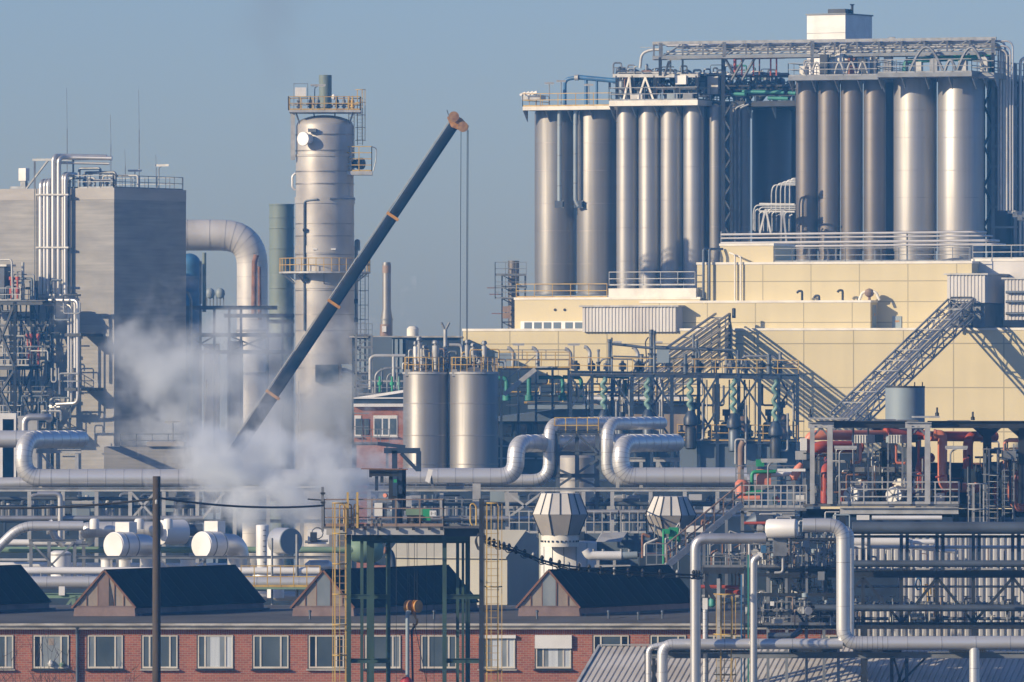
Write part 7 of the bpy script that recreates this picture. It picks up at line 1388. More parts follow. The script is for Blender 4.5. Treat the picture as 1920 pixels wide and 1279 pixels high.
for i, (u, v0) in enumerate(((652, 923), (670, 923))): MB().bar(U(u, 990, -.6), U(u, v0, -.6), .09).build("ladder_top", M["yellow_paint"], None, f"yellow upright ladder end on the tower deck, {('nearer', 'farther from')[i]} the sunny corner", "post")
for i, u in enumerate((641, 655, 668)): MB().tube([U(u - 4, 987, -.45), U(u - 4, 946, -.45), U(u + 4, 946, -.45), U(u + 4, 987, -.45)], .035, 6, .12).build("yellow_hoop", M["yellow_paint"], None, f"yellow guard hoop on the tower railing, {ORD[i]} from the sunny corner", "hoop")
ladder(Vector((U(923, 0, -.4).x, D8 - .4, 2)), U(923, 987, -.4), Vector((.15, -1, 0)), "caged_ladder", "long yellow caged ladder on the dark column beside the frame tower", M["yellow_paint"], M["yellow_paint"], cw=.40, hoop=2.9)
MB().tube([U(886, 985, -.4), U(882, 980, -.4), U(882, 946, -.4), U(888, 944, -.4), U(893, 950, -.4), U(893, 985, -.4)], .04, 6, .1).build("yellow_hoop", M["yellow_paint"], None, "bent yellow guard hoop at the top of the long caged ladder", "hoop")
t = thing("mast_post", "slim steel mast with side arm lamp at the tower's sunny corner", "mast", U(605, 995, -.5)); MB().bar(U(605, 997, -.5), U(605, 913, -.5), .11).build("post", M["galv"], t); MB().bar(U(604, 938, -.5), U(577, 936, -.5), .09, .06).build("side_arm", M["dark_steel"], t)
for v in (925, 942): MB().box(U(605.5, v, -.6), .2, .2, .08).build("clamp", M["dark_steel"], t)
t = thing("white_cabinet", "white electrical cabinet on the frame tower's platform", "cabinet", U(710, 987, .8)); MB().fbox(Fr(0, D8 + .5, 0), 702, 717, 943, 971, -.4, 0).build("casing", M["white_paint"], t); MB().fbox(Fr(0, D8 + .5, 0), 704, 707, 971.2, 987, -.2, -.1).build("stand_leg", M["galv"], t); MB().fbox(Fr(0, D8 + .5, 0), 712, 715, 971.2, 987, -.2, -.1).build("stand_leg", M["galv"], t); MB().fbox(Fr(0, D8 + .55, 0), 717.3, 725, 944, 970, -.5, 0).build("side_casing", M["shade_pipe"], t)
t = thing("winch_machine", "green winch machine with dark base on the frame tower's platform", "machine", U(785, 987, 1)); MB().fbox(Fr(0, D8 + 1, 0), 761, 792, 953, 966, -.9, 0).build("green_housing", M["green_pipe"], t); MB().fbox(Fr(0, D8 + .9, 0), 792.5, 807, 954, 976, -.9, 0).build("green_motor", M["bright_green"], t); MB().fbox(Fr(0, D8 + .8, 0), 763, 792, 966.5, 984, -.8, 0).build("dark_base", M["sign_black"], t); MB().lathe(U(775, 984, .4), [(.22, 0), (.22, .12), (.12, .15), (.12, .3)], 14).build("drum_wheel", M["dark_steel"], t)
MB().lathe(U(748, 987, 1.2), [(.16, 0), (.16, 1.1), (.2, 1.12), (.2, 1.2)], 14).build("grey_pillar", M["shade_pipe"], None, "round grey pillar beside the green winch", "pillar")
sg = thing("warning_sign", "white sign with black figures on the tower railing", "sign", U(812, 970, -.6)); MB().fbox(Fr(0, D8 - .62, 0), 805.5, 818, 957.5, 968, -.02, 0).build("board", M["sign_white"], sg)
for k, uu in enumerate((807.5, 811, 814.5)):
    mb = MB()
    if k != 1:
        for vv in (960.2, 962.7, 965.2): mb.fbox(Fr(0, D8 - .62, 0), uu, uu + 2.2, vv - .35, vv + .35, .001, .006)
        mb.fbox(Fr(0, D8 - .62, 0), uu + 1.6, uu + 2.2, 960, 965.4, .001, .005)
    else: mb.fbox(Fr(0, D8 - .62, 0), uu + .2, uu + 1.6, 962.3, 963.1, .001, .006)
    mb.build("lettering", M["sign_black"], sg)
hm_ = thing("hoist_head", "dark lifting machine head standing above the frame tower's platform", "machine", U(745, 987, 1.6))
for u0, u1, v0, v1, p0, p1, m_ in ((692, 757, 879, 893, -.8, 0, "dark_steel"), (745, 761, 881, 958, -1.2, -.5, "dark_steel"), (747, 754, 878, 926, -.45, .05, "navy_paint"), (703, 709, 893.3, 920, -.4, -.1, "navy_paint"), (729, 736, 893.3, 930, -.7, -.2, "dark_steel"), (692, 697, 893.2, 895, -.6, -.1, "dark_steel"), (713, 719, 893.3, 905, -.5, -.1, "navy_paint"), (728, 745, 930.3, 938, -.8, -.1, "dark_steel")): MB().fbox(Fr(0, D8 + 1.2, 0), u0, u1, v0, v1, p0, p1).build("body_block", M[m_], hm_)
MB().bar(U(677, 879, 1), U(765, 880, 1), .06, .05).build("top_rail", M["rust"], hm_); MB().fbox(Fr(0, D8 + .9, 0), 738, 744, 899, 905, -.3, .05).build("green_pump", M["bright_green"], hm_); MB().lathe(U(724, 929, .7), [(.09, 0), (.09, .15)], 12, Vector((-.4, -1, 0))).build("red_lamp", M["orange_paint"], hm_)
t = thing("dark_gallows", "dark steel gallows frame with diagonal stay behind the hoist head", "frame", P(765, 915, 470)); 
for a, b, w_ in (((720, 845), (788, 845), .3), ((785, 846), (785, 884), .28), ((752, 850), (783, 882), .2), ((740, 845), (740, 915), .3), ((708, 832), (760, 838), .2)): MB().bar(P(*a, 470), P(*b, 470), w_).build("beam", M["navy_paint"], t)
MB().bar(P(740, 915, 470), Vector((P(740, 0, 470).x, 470, 0)), .3).build("post", M["navy_paint"], t)
# hook block under the platform
hb = thing("hook_block", "rusty twin sheave hook block hanging on cables inside the frame tower", "hook", U(776, 1172, 1.6))
for u, m_ in ((768, "hook_rust"), (781, "crane_yellow")): MB().lathe(U(u, 1137, 1.6), [(.1, -.14), (px(12, D8), -.12), (px(12, D8), -.05), (px(9, D8), -.03), (px(9, D8), .03), (px(12, D8), .05), (px(12, D8), .12), (.1, .14)], 20, Vector((.75, -.66, 0))).build("sheave", M[m_], hb)
MB().box(U(775, 1143, 1.7), .12, .3, .5).build("cheek_plate", M["hook_rust"], hb)
MB().tube([U(778, 1150, 1.6), U(778, 1158, 1.6), U(782, 1162, 1.6), U(782, 1169, 1.6), U(778, 1173, 1.6), U(774, 1170, 1.6)], .05, 8, .1).build("hook", M["hook_rust"], hb)
for u in (763, 766, 777, 782): MB().bar(U(u, 1012, 1.6), U(u + (768 - 766 if u < 770 else 0), 1132, 1.6), .02).build("cable", M["cable"], hb)
for i, (u, v0, v1) in enumerate(((743, 1006, 1300), (814, 1006, 1300), (800, 1006, 1300))): MB().bar(U(u, v1, 2.2), U(u, v0, 2.2), .02).build("thin_cable", M["cable"], None, f"thin cable hanging inside the frame tower, {ORD[i]} from the sunny legs", "cable")
t = thing("guide_post", "grey standing post with hooked top and red foot under the hook block", "post", Vector((U(764, 0, 1.4).x, D8 + 1.4, 0))); MB().tube([Vector((U(764, 0, 1.4).x, D8 + 1.4, 0)), U(764, 1147, 1.4), U(770, 1149, 1.4)], px(3.8, D8), 10, .06).build("shaft", M["tank_blue"], t); MB().lathe(U(762, 1279, 1.3), [(.28, -.1), (.24, .1), (.12, .22)], 16).build("foot_cover", M["red_cap"], t)
t = thing("lifting_chain", "dark lifting chain hanging from the hook block", "chain", U(773, 1290, 1.6))
for a, b in (((778, 1174), (772, 1182)), ((772, 1182), (774, 1279)), ((778, 1174), (800, 1279))): MB().bar(U(*a, 1.6), U(*b, 1.6), .03 if b[0] == 800 else .09).build("chain_strand", M["cable"], t)
# heavy cable bundle with insulators, from ladder column to the silver upright pipe
base = [(905, 1000), (905, 1012), (930, 1022), (960, 1031), (1010, 1050), (1060, 1063), (1120, 1071), (1200, 1077), (1300, 1079), (1315, 1080)]
t = thing("cable_bundle", "heavy black cable bundle with clamps sagging over the roof light to the upright pipe", "cable", P(1100, 1080, 372))
for k in range(4):
    pts = [P(u + (k % 2) * 3, v + 2.2 * k - 3 + 2.2 * math.sin(i * 1.7 + k * 2.1), 365 + k * .25 + i * 1.55) for i, (u, v) in enumerate(base)]; MB().tube(pts, .03, 6, .5).build("cable_strand", M["cable"], t)
rs = random.Random(8)
for k in range(24):
    s_ = 1.2 + k * .325; i = min(int(s_), len(base) - 2); f = s_ - i; u = base[i][0] * (1 - f) + base[i + 1][0] * f; v = base[i][1] * (1 - f) + base[i + 1][1] * f
    Dc = 365.4 + s_ * 1.55; c = P(u, v - 2, Dc); MB().lathe(c, [(.05, -.16), (.07, -.1), (.04, 0), (.08, .06), (.08, .12), (.03, .2)], 8).build("clamp", M["cable" if k % 4 else "galv"], t)
    if k % 2: MB().tube([P(u - 8, v + 1, Dc - .2), P(u - 4, v + 7, Dc - .2), P(u + 5, v + 6, Dc - .2), P(u + 9, v + 1, Dc - .2)], .022, 5, .1).build("slack_loop", M["cable"], t)
for k in range(3): MB().tube([U(897 + k * 2, 1000, -.3), U(893 - k * 2, 1012, -.3), U(897, 1028 + k * 3, -.3), U(906, 1022, -.3)], .025, 6, .3).build("coiled_cable", M["cable"], None, f"coiled black cable at the dark ladder column, {('outer', 'middle', 'inner')[k]} coil", "cable")
# ================================================================ near pipe bridge, upright silver pipes and corrugated roof
D9 = 388
def N(u, v, d=0): return P(u, v, D9 + d)
hw = thing("corrugated_hall", "pale corrugated hall wall seen through the dark truss bridge", "building", Vector((P(1790, 0, 399).x, 399, 0)))
a = P(1592, 1180, 399); b = P(1990, 1180, 399)
MB().corr(Vector((a.x, 399, 0)), Vector((b.x - a.x, 0, 0)), Z * P(0, 1004, 399).z, Vector((0, -1, 0)), .33, .09).build("front_sheet", M["corrugated"], hw)
MB().fbox(Fr(1790, 399.3, 0), 1592, 1990, 1003, 1700, -10, 0).build("core", M["corrugated"], hw); MB().fbox(Fr(1790, 398.8, 0), 1590, 1992, 1001, 1004, -10, 0).build("roof_edge", M["white_paint"], hw)
for i, (u0, u1, v0, v1) in enumerate(((1597, 1684, 1082, 1137), (1700, 1760, 1150, 1170))): MB().fbox(Fr(1640, 398.8, 0), u0, u1, v0, v1, -.2, 0).build("dark_opening", M["navy_paint"], hw)
pipe([N(1598, 1016, 6), N(1706, 1016, 6)], px(9, 394), "white_pipe", "thick white pipe in front of the pale corrugated hall wall", M["white_duct"], 0, n=18); pipe([N(1706, 1016, 6.4), N(1752, 1016, 6.4)], px(5, 394), "white_pipe", "thinner white pipe continuing from the thick one at the corrugated hall", M["white_duct"], 0); pipe([N(1708, 1012, 6), N(1708, 1026, 6), N(1790, 1034, 6)], px(4, 394), "white_pipe", "slanting white pipe below the thinner one at the corrugated hall", M["white_duct"], .3)
for i, u in enumerate((1796, 1812, 1824, 1912)): pipe([N(u, 1180, 7), N(u, 1008, 7)], px(3 if i in (1, 3) else 1.6, 394), "wall_pipe", f"upright pale pipe on the corrugated hall wall, {ORD[i]} counting towards the picture edge", M["pale_steel"], 0)
MB().tube([N(1722 + 5 * math.cos(k * .628), 1095 + 11 * math.sin(k * .628), 5) for k in range(11)], .05, 6).build("blue_hose", M["blue_paint"], None, "coiled blue hose on the corrugated hall wall", "hose")
for i, u in enumerate((1736, 1748)): MB().tube([N(u - 3, 1115, 5), N(u - 3, 1098, 5), N(u + 3, 1096, 5), N(u + 4, 1130, 5)], .05, 6, .15).build("yellow_hose", M["yellow_paint"], None, f"short yellow hose loop beside the blue coil, {('nearer', 'farther')[i]} one", "hose")
pipe([N(1635, 971, 4), N(1766, 971, 4)], px(4.2, 392), "white_pipe", "short white pipe under the edge of the raised deck", M["white_duct"], 0); MB().fbox(Fr(1622, 392, 0), 1607, 1630, 966, 975, -.4, 0).build("white_box", M["white_paint"], None, "white box under the raised deck's stair end", "box")
tb = thing("truss_bridge", "dark green black truss bridge carrying long pipes before the corrugated hall", "bridge", N(1750, 1175, 1))
for d_ in (0, 2.4):
    for v, h in ((1076, 15), (1173, 13), (1006, 5)): MB().ibar(N(1440 if v > 1010 else 1590, v, d_), N(1990, v, d_), .2, px(h, D9)).build("chord", M["dark_steel"], tb)
    for k, u in enumerate((1480, 1548, 1618, 1690, 1757, 1825, 1899, 1968)):
        MB().bar(N(u, 1083, d_), N(u, 1169, d_), .16).build("upright", M["dark_steel"], tb)
        if u > 1590:
            for du in (0, 11): MB().bar(N(u + du, 1074, d_ + .05), N(u + du, 1000, d_ + .05), .15).build("upper_post", M["navy_paint"], tb)
    for a_, b_ in ((1480, 1548), (1618, 1548), (1618, 1690), (1757, 1690), (1757, 1825), (1899, 1825), (1899, 1968)):
        MB().bar(N(a_, 1083, d_ - .03), N(b_, 1168, d_ - .03), .13).build("diagonal", M["dark_steel"], tb)
for u in (1620, 1828): 
    for d_ in (0, 2.4): q = N(u, 1178, d_); MB().ibar((q.x, q.y, 0), q, .3, .3).build("support_leg", M["dark_steel"], tb)
MB().fbox(Fr(1700, D9, 0), 1440, 1990, 1174, 1177, -2.3, -.15).build("floor_grating", M["dark_steel"], tb)
for i, (v, r, u0, m_, d_) in enumerate(((990, 11.5, 1598, "shade_pipe", -1.0), (1057, 6.5, 1594, "shade_pipe", -.8), (1140, 6.5, 1528, "shade_pipe", -.8), (1026, 3.2, 1600, "white_duct", 3), (1068, 2.5, 1600, "pale_steel", 1.0), (1160, 3, 1520, "galv", 1.2), (1100, 2.2, 1600, "galv", 2.0))):
    pipe([N(u0, v, d_), N(1990, v, d_)], px(r, D9), "bridge_pipe", f"long straight pipe on the near dark truss bridge, {('topmost and thickest', 'dark, just above the upper chord', 'dark, just above the lower chord', 'white behind the upper posts', 'thin pale, lying on the upper chord', 'thin grey above the floor', 'thin grey behind the diagonals')[i]}", M[m_], 0, n=16)
rs = random.Random(17)
for i in range(60):
    u = rs.uniform(1600, 1915); v1 = rs.choice((1172, 1172, 1076)); h = rs.uniform(.3, 1.3); a = N(u, v1, rs.uniform(.2, 2.2))
    pipe([a, a + Z * h] + ([a + Z * h + Vector((rs.uniform(-.5, .5), 0, 0))] if i % 2 else []), rs.uniform(.02, .05), "stub_pipe", "small upright pipe on the floor of the dark truss bridge", M[rs.choice(("pale_steel", "pale_steel", "galv", "tank_blue", "rust_pipe"))], .1, n=6, group="small upright pipes on the truss bridge")
for i in range(14):
    u = 1605 + i * 23; c = N(u, 1132, 1.2); t = thing("bridge_valve", "small pale valve on the lower pipe of the dark truss bridge", "valve", c, "valves along the truss bridge"); MB().lathe(c, [(.06, -.12), (.12, -.1), (.12, .1), (.05, .12), (.05, .3), (.14, .31), (.14, .35)], 9).build("body", M["pale_steel" if i % 3 else "galv"], t); MB().lathe(c, [(.12, -.28), (.12, -.24), (.07, -.23), (.07, .23), (.12, .24), (.12, .28)], 9, Vector((1, 0, 0))).build("branch", M["galv"], t)
# silver pipes
def sp(pts, r, lb, d, band=1.4, m=None, n=20, bend=None): return pipe([N(u, v, d) for u, v in pts], px(r, D9 + d), "silver_pipe", lb, m or CL, bend, band, n)
sp([(1505, 985), (1581, 985), (1581, 1206), (1640, 1206), (1990, 1205)], 13, "big silver pipe bending down and along the bottom before the truss bridge", -7)
sp([(1560, 988), (1595, 994), (1595, 1200)], 6.5, "slimmer shaded silver pipe close behind the big bending one", -6)
sp([(1242, 1290), (1242, 1208), (1580, 1207)], 10, "silver pipe with rounded bend lying above the ribbed metal roof", -7)
sp([(1216, 1300), (1216, 1215), (1250, 1207), (1300, 1207)], 5.5, "slimmer silver pipe hooked beside the rounded bend", -6)
sp([(1827, 1300), (1827, 1206)], 9.5, "silver branch pipe dropping from the long bottom pipe", -7)
sp([(1304, 1800), (1304, 1010), (1436, 1010)], 10, "tall upright silver pipe bending towards the white faced drum", -8, m=M["steel_bright"])
sp([(1413, 1800), (1413, 1050), (1424, 1042)], 7, "tall silver pipe standing beside the yellow cage ladder", -7.6, m=M["steel_bright"])
sp([(1322, 1800), (1322, 1142)], 4.4, "dull corrugated looking upright pipe beside the tall silver pipe", -5.5, band=.3)
MB().box(N(1322, 1132, -5.5), .22, .22, .5).build("square_hood", M["white_paint"], None, "white square cap on the dull upright pipe", "cap")
MB().fbox(Fr(1304, D9 - 6.3, 0), 1296, 1302, 1196, 1200, -.05, .02).build("yellow_tag", M["yellow_paint"], None, "small yellow marker band on the tall upright silver pipe", "sign")
sp([(1440, 1192), (1490, 1192), (1502, 1178)], 6, "short shaded silver pipe bending up to the truss floor", -1, m=M["shade_pipe"])
ax = Vector((.75, .66, 0)).normalized(); c = N(1442, 991, -1.5); rm = px(18, D9); t = thing("silver_drum", "silver drum with bright face where the upper pipes meet", "drum", c - Z * 2)
MB().lathe(c, [(rm * .3, -.18), (rm * .85, -.12), (rm, 0), (rm, 1.2), (rm * .8, 1.3)], 26, Vector((1, -.15, 0))).build("shell", M["white_duct"], t); MB().lathe(c + Vector((1.2, -.18, 0)), [(rm, 0), (rm, .03)], 26, Vector((1, -.15, 0))).build("seam_ring", M["galv"], t); MB().lathe(c - Vector((.25, 0, 0)), [(.12, -.3), (.18, -.28), (.18, -.1), (.12, 0)], 12, Vector((1, -.15, 0))).build("nozzle", M["pale_steel"], t)
MB().box(c + Vector((.5, .3, -.8)), .6, .4, .9).build("saddle", M["galv"], t)
MB().lathe(N(1398, 978, 3), [(.02, 0), (px(18, D9), .4), (px(18, D9), 1.2), (.1, 1.6)], 22, Vector((1, .2, 0))).build("grey_vessel", M["shade_pipe"], None, "shaded grey vessel behind the metal stair's top", "vessel")
pipe([N(1395, 981, 2.5), N(1440, 981, 2.5)], px(3, D9), "red_pipe", "short red pipe pointing at the silver drum", M["red_paint"], 0)
# valve station cluster between silver pipes
vs_ = thing("valve_station", "dark steel valve station packed between the tall silver pipes and the truss bridge", "frame", Vector((N(1480, 0, 1).x, D9 + 1, 0)))
for d_ in (0, 3):
    for u in (1440, 1475, 1512, 1545, 1572): a = N(u, 1000, d_); MB().bar((a.x, a.y, 0), a, .13).build("post", M["grey_paint"], vs_)
    for v in (1012, 1065, 1078, 1115, 1150, 1172): MB().bar(N(1395, v, d_), N(1590, v, d_), .16).build("beam", M["dark_steel"], vs_)
for v in (1066, 1173): MB().fbox(Fr(1490, D9, 0), 1395, 1590, v - 1, v + 1, -3, .2).build("floor", M["dark_steel"], vs_)
for v, u0, u1 in ((1064, 1400, 1480), (1172, 1430, 1590)): rail([N(u0, v, -.2), N(u1, v, -.2)], 1.05, .7, .02, 3).build("railing", M["galv"], vs_)
for a_, b_ in (((1450, 1078), (1510, 1170)), ((1510, 1078), (1450, 1170))): MB().bar(N(*a_, 3), N(*b_, 3), .12).build("brace", M["dark_steel"], vs_)
for i in range(110):
    u = rs.uniform(1408, 1575); v = rs.choice((1172, 1150, 1115, 1064, 1064, 1040, 1012)); a = N(u, v, rs.uniform(-.6, 3)); h = rs.uniform(.2, 1.3); L = rs.uniform(-.8, .8)
    pipe([a, a + Z * h, a + Z * h + Vector((L, 0, 0))] + ([a + Vector((L, 0, h * .3))] if i % 3 == 0 else []), rs.uniform(.018, .05), "instrument_pipe", "thin instrument pipe in the dark valve station", M[rs.choice(("galv", "pale_steel", "pale_steel", "shade_pipe", "dark_steel", "rust_pipe", "tank_blue"))], .08, n=6, group="thin instrument pipes in the valve station")
v0_ = None
for i in range(34):
    u = rs.uniform(1412, 1578); v = rs.choice((1168, 1145, 1110, 1060, 1036, 1012)); c = N(u, v, rs.uniform(-.7, 2.5))
    if v0_ is None:
        v0_ = thing("station_valve", "small steel valve in the dark valve station", "valve", c, "small valves in the valve station")
        MB().lathe(c, [(.05, -.1), (.12, -.09), (.12, .12), (.05, .15), (.05, .34), (.15, .35), (.15, .39), (.03, .42)], 10).build("body", M["galv"], v0_); MB().lathe(c, [(.13, -.3), (.13, -.25), (.06, -.24), (.06, .24), (.13, .25), (.13, .3)], 10, Vector((1, 0, 0))).build("flanged_branch", M["pale_steel"], v0_); MB().lathe(c + Z * .42, [(.1, 0), (.1, .12), (.04, .14)], 10).build("actuator", M["tank_blue"], v0_)
    else: dup(v0_, c, rotz=rs.uniform(0, 3), sc=rs.uniform(.8, 1.5))
for i, (u, v, w_, h, m_) in enumerate(((1432, 1030, 10, 14, "blue_paint"), (1448, 1132, 7, 8, "white_paint"), (1458, 1165, 22, 8, "pale_steel"), (1540, 1080, 12, 16, "grey_paint"), (1512, 1020, 12, 12, "tank_blue"), (1425, 1040, 9, 9, "white_paint"))): MB().fbox(Fr(1480, D9 - .9, 0), u - w_ / 2, u + w_ / 2, v - h / 2, v + h / 2, -.3, 0).build("terminal_box", M[m_], None, ("dark blue actuator box at the top of the valve station", "small white box on the valve station's middle level", "pale wide box at the foot of the valve station", "grey box deep in the valve station", "blue grey box under the big silver bend", "small white box beside the blue actuator box")[i], "box")
pipe([N(1440, 1012, -1.2), N(1468, 1012, -1.2), N(1468, 1074, -1.2), N(1452, 1074, -1.2)], .06, "bent_pipe", "bright thin pipe bent around the valve station's upper corner", M["pale_steel"], .25)
pipe([N(1405, 1064, -1.5), N(1405, 1012, -1.5), N(1412, 1010, -1.5)], .06, "bent_pipe", "bright thin upright pipe at the valve station's stair side", M["pale_steel"], .2)
for i, (u, v, r, L) in enumerate(((1430, 1140, 9, 1.0), (1450, 1138, 6, 1.2))): MB().lathe(N(u, v, .5), [(.05, -.6), (px(r, D9), -.4), (px(r, D9), L * .5), (.05, L * .6)], 16, Vector((1, .2, 0))).build("small_vessel", M["shade_pipe"], None, f"small lying grey vessel low in the valve station, {('bigger', 'smaller')[i]}", "vessel")
# middle ground behind the silver pipes: platform, red pipes, gantry deck
md = thing("low_platform", "dark platform strip between the two tall silver pipes", "platform", Vector((N(1370, 0, 2).x, D9 + 2, 0)))
MB().fbox(Fr(1370, D9 + 2, 0), 1318, 1420, 1064, 1076, -3, 0).build("floor", M["dark_steel"], md); rail([N(1318, 1064, 2), N(1420, 1064, 2)], .5, 1.0, .02).build("railing", M["galv"], md)
for u in (1325, 1350, 1412): MB().bar(Vector((N(u, 0, 2.5).x, D9 + 2.5, 0)), N(u, 1066, 2.5), .16).build("post", M["dark_steel"], md)
for i, (u0, u1, v, r, m_) in enumerate(((1312, 1385, 1100, 3.5, "red_paint"), (1360, 1390, 1110, 5, "red_paint"), (1316, 1420, 1118, 3, "pale_steel"), (1316, 1400, 1130, 2.4, "galv"))): pipe([N(u0, v, 3.2), N(u1, v + 1, 3.2)], px(r, D9), "low_pipe", f"short pipe under the dark platform strip, {('red and long', 'red and stubby', 'pale', 'thin grey')[i]}", M[m_], 0)
MB().bar(N(1322, 1090, 1.5), N(1340, 1128, 1.5), .2).build("dark_stay", M["dark_steel"], None, "dark slanting stay beside the dull upright pipe", "beam"); MB().lathe(N(1335, 1140, 1.5), [(.02, 0), (.15, .1), (.15, .35), (.05, .5)], 10).build("green_float", M["teal_pipe"], None, "small green funnel below the dark slanting stay", "funnel")
for i, (u, m_) in enumerate(((1347, "pale_steel"), (1390, "blue_paint"), (1396, "navy_paint"), (1403, "teal_pipe"))): MB().bar(N(u, 1800, -2.5), N(u, (1085, 1078, 1070, 1040)[i], -2.5), px((6, 2.4, 3, 3)[i], D9)).build("upright_post", M[m_], None, f"{('pale', 'blue', 'navy', 'green')[i]} upright post beside the yellow cage ladder", "post")
ladder(Vector((N(1362, 0, -7.4).x, D9 - 3.5, 1)), N(1362, 1160, -7.4), Vector((.2, -1, 0)), "caged_ladder", "bright yellow caged ladder between the two tall silver pipes", M["yellow_paint"], M["galv"], cw=.48, hoop=1.75)
for i in range(30):
    u = rs.uniform(1320, 1410); v = rs.choice((1064, 1100, 1040)); a = N(u, v, rs.uniform(2, 8)); pipe([a, a + Z * rs.uniform(.3, 1.1), a + Vector((rs.uniform(-.8, .8), 0, rs.uniform(.3, 1)))], rs.uniform(.02, .05), "small_pipe", "thin pipe behind the two tall silver pipes", M[rs.choice(("galv", "pale_steel", "rust", "dark_steel"))], .08, n=6, group="thin pipes behind the tall silver pipes")
# corrugated roof and its steel frame
cr_ = thing("ribbed_shed", "weathered ribbed metal shed roof sloping towards the viewer at the picture's lower corner", "roof", P(1500, 1290, 372))
a = P(1126, 1213, 396); x = P(2010, 1213, 396) - a; y = P(1074, 1302, 390.5) - a; nrm = x.cross(y).normalized(); nrm = nrm if nrm.z > 0 else -nrm
MB().corr(a, x, y, nrm, .27, .05, .03, ((0, 0), (.14, 0), (.24, 1), (.9, 1))).build("sheet", M["corrugated_roof"], cr_); MB().bar(a + nrm * .1, a + x + nrm * .1, .16, .05).build("ridge_flashing", M["pale_steel"], cr_); MB().bar(a + nrm * .05 - x.normalized() * .05, a + y + nrm * .05 - x.normalized() * .05, .12, .14).build("verge_trim", M["pale_steel"], cr_)
MB().prism([a - nrm * .05 + x.normalized() * .2, a + y - nrm * .05 + x.normalized() * .2, Vector(((a + y).x + .2, (a + y).y, 0)), Vector((a.x + .2, a.y, 0))], x * .98).build("shed_wall", M["dark_wall"], cr_)
fr_ = thing("roof_pipe_stand", "pale steel beam frame carrying silver pipes over the ribbed metal roof", "frame", P(1500, 1290, 378))
MB().ibar(P(1208, 1228, 383), P(1990, 1228, 383), .25, .3).build("long_beam", M["grey_paint"], fr_); MB().ibar(P(1208, 1222, 382.2), P(1420, 1222, 382.2), .2, .15).build("short_beam", M["dark_steel"], fr_)
for u in (1212, 1226, 1672, 1700, 1830): MB().bar(P(u, 1320, 383), P(u, 1231, 383), .16).build("post", M["dark_steel" if u < 1700 else "navy_paint"], fr_)
for a_, b_ in (((1215, 1234), (1236, 1290)), ((1236, 1234), (1218, 1290)), ((1676, 1234), (1692, 1290)), ((1735, 1234), (1690, 1279)), ((1700, 1234), (1680, 1290))): MB().bar(P(*a_, 383), P(*b_, 383), .1).build("brace", M["dark_steel"], fr_)
for i, (u0, u1) in enumerate(((1240, 1330), (1480, 1570), (1600, 1690), (1780, 1850))): MB().fbox(Fr(1500, 382.4, 0), u0, u1, 1217, 1223, -.5, 0).build("pipe_saddle", M["dark_steel"], fr_)
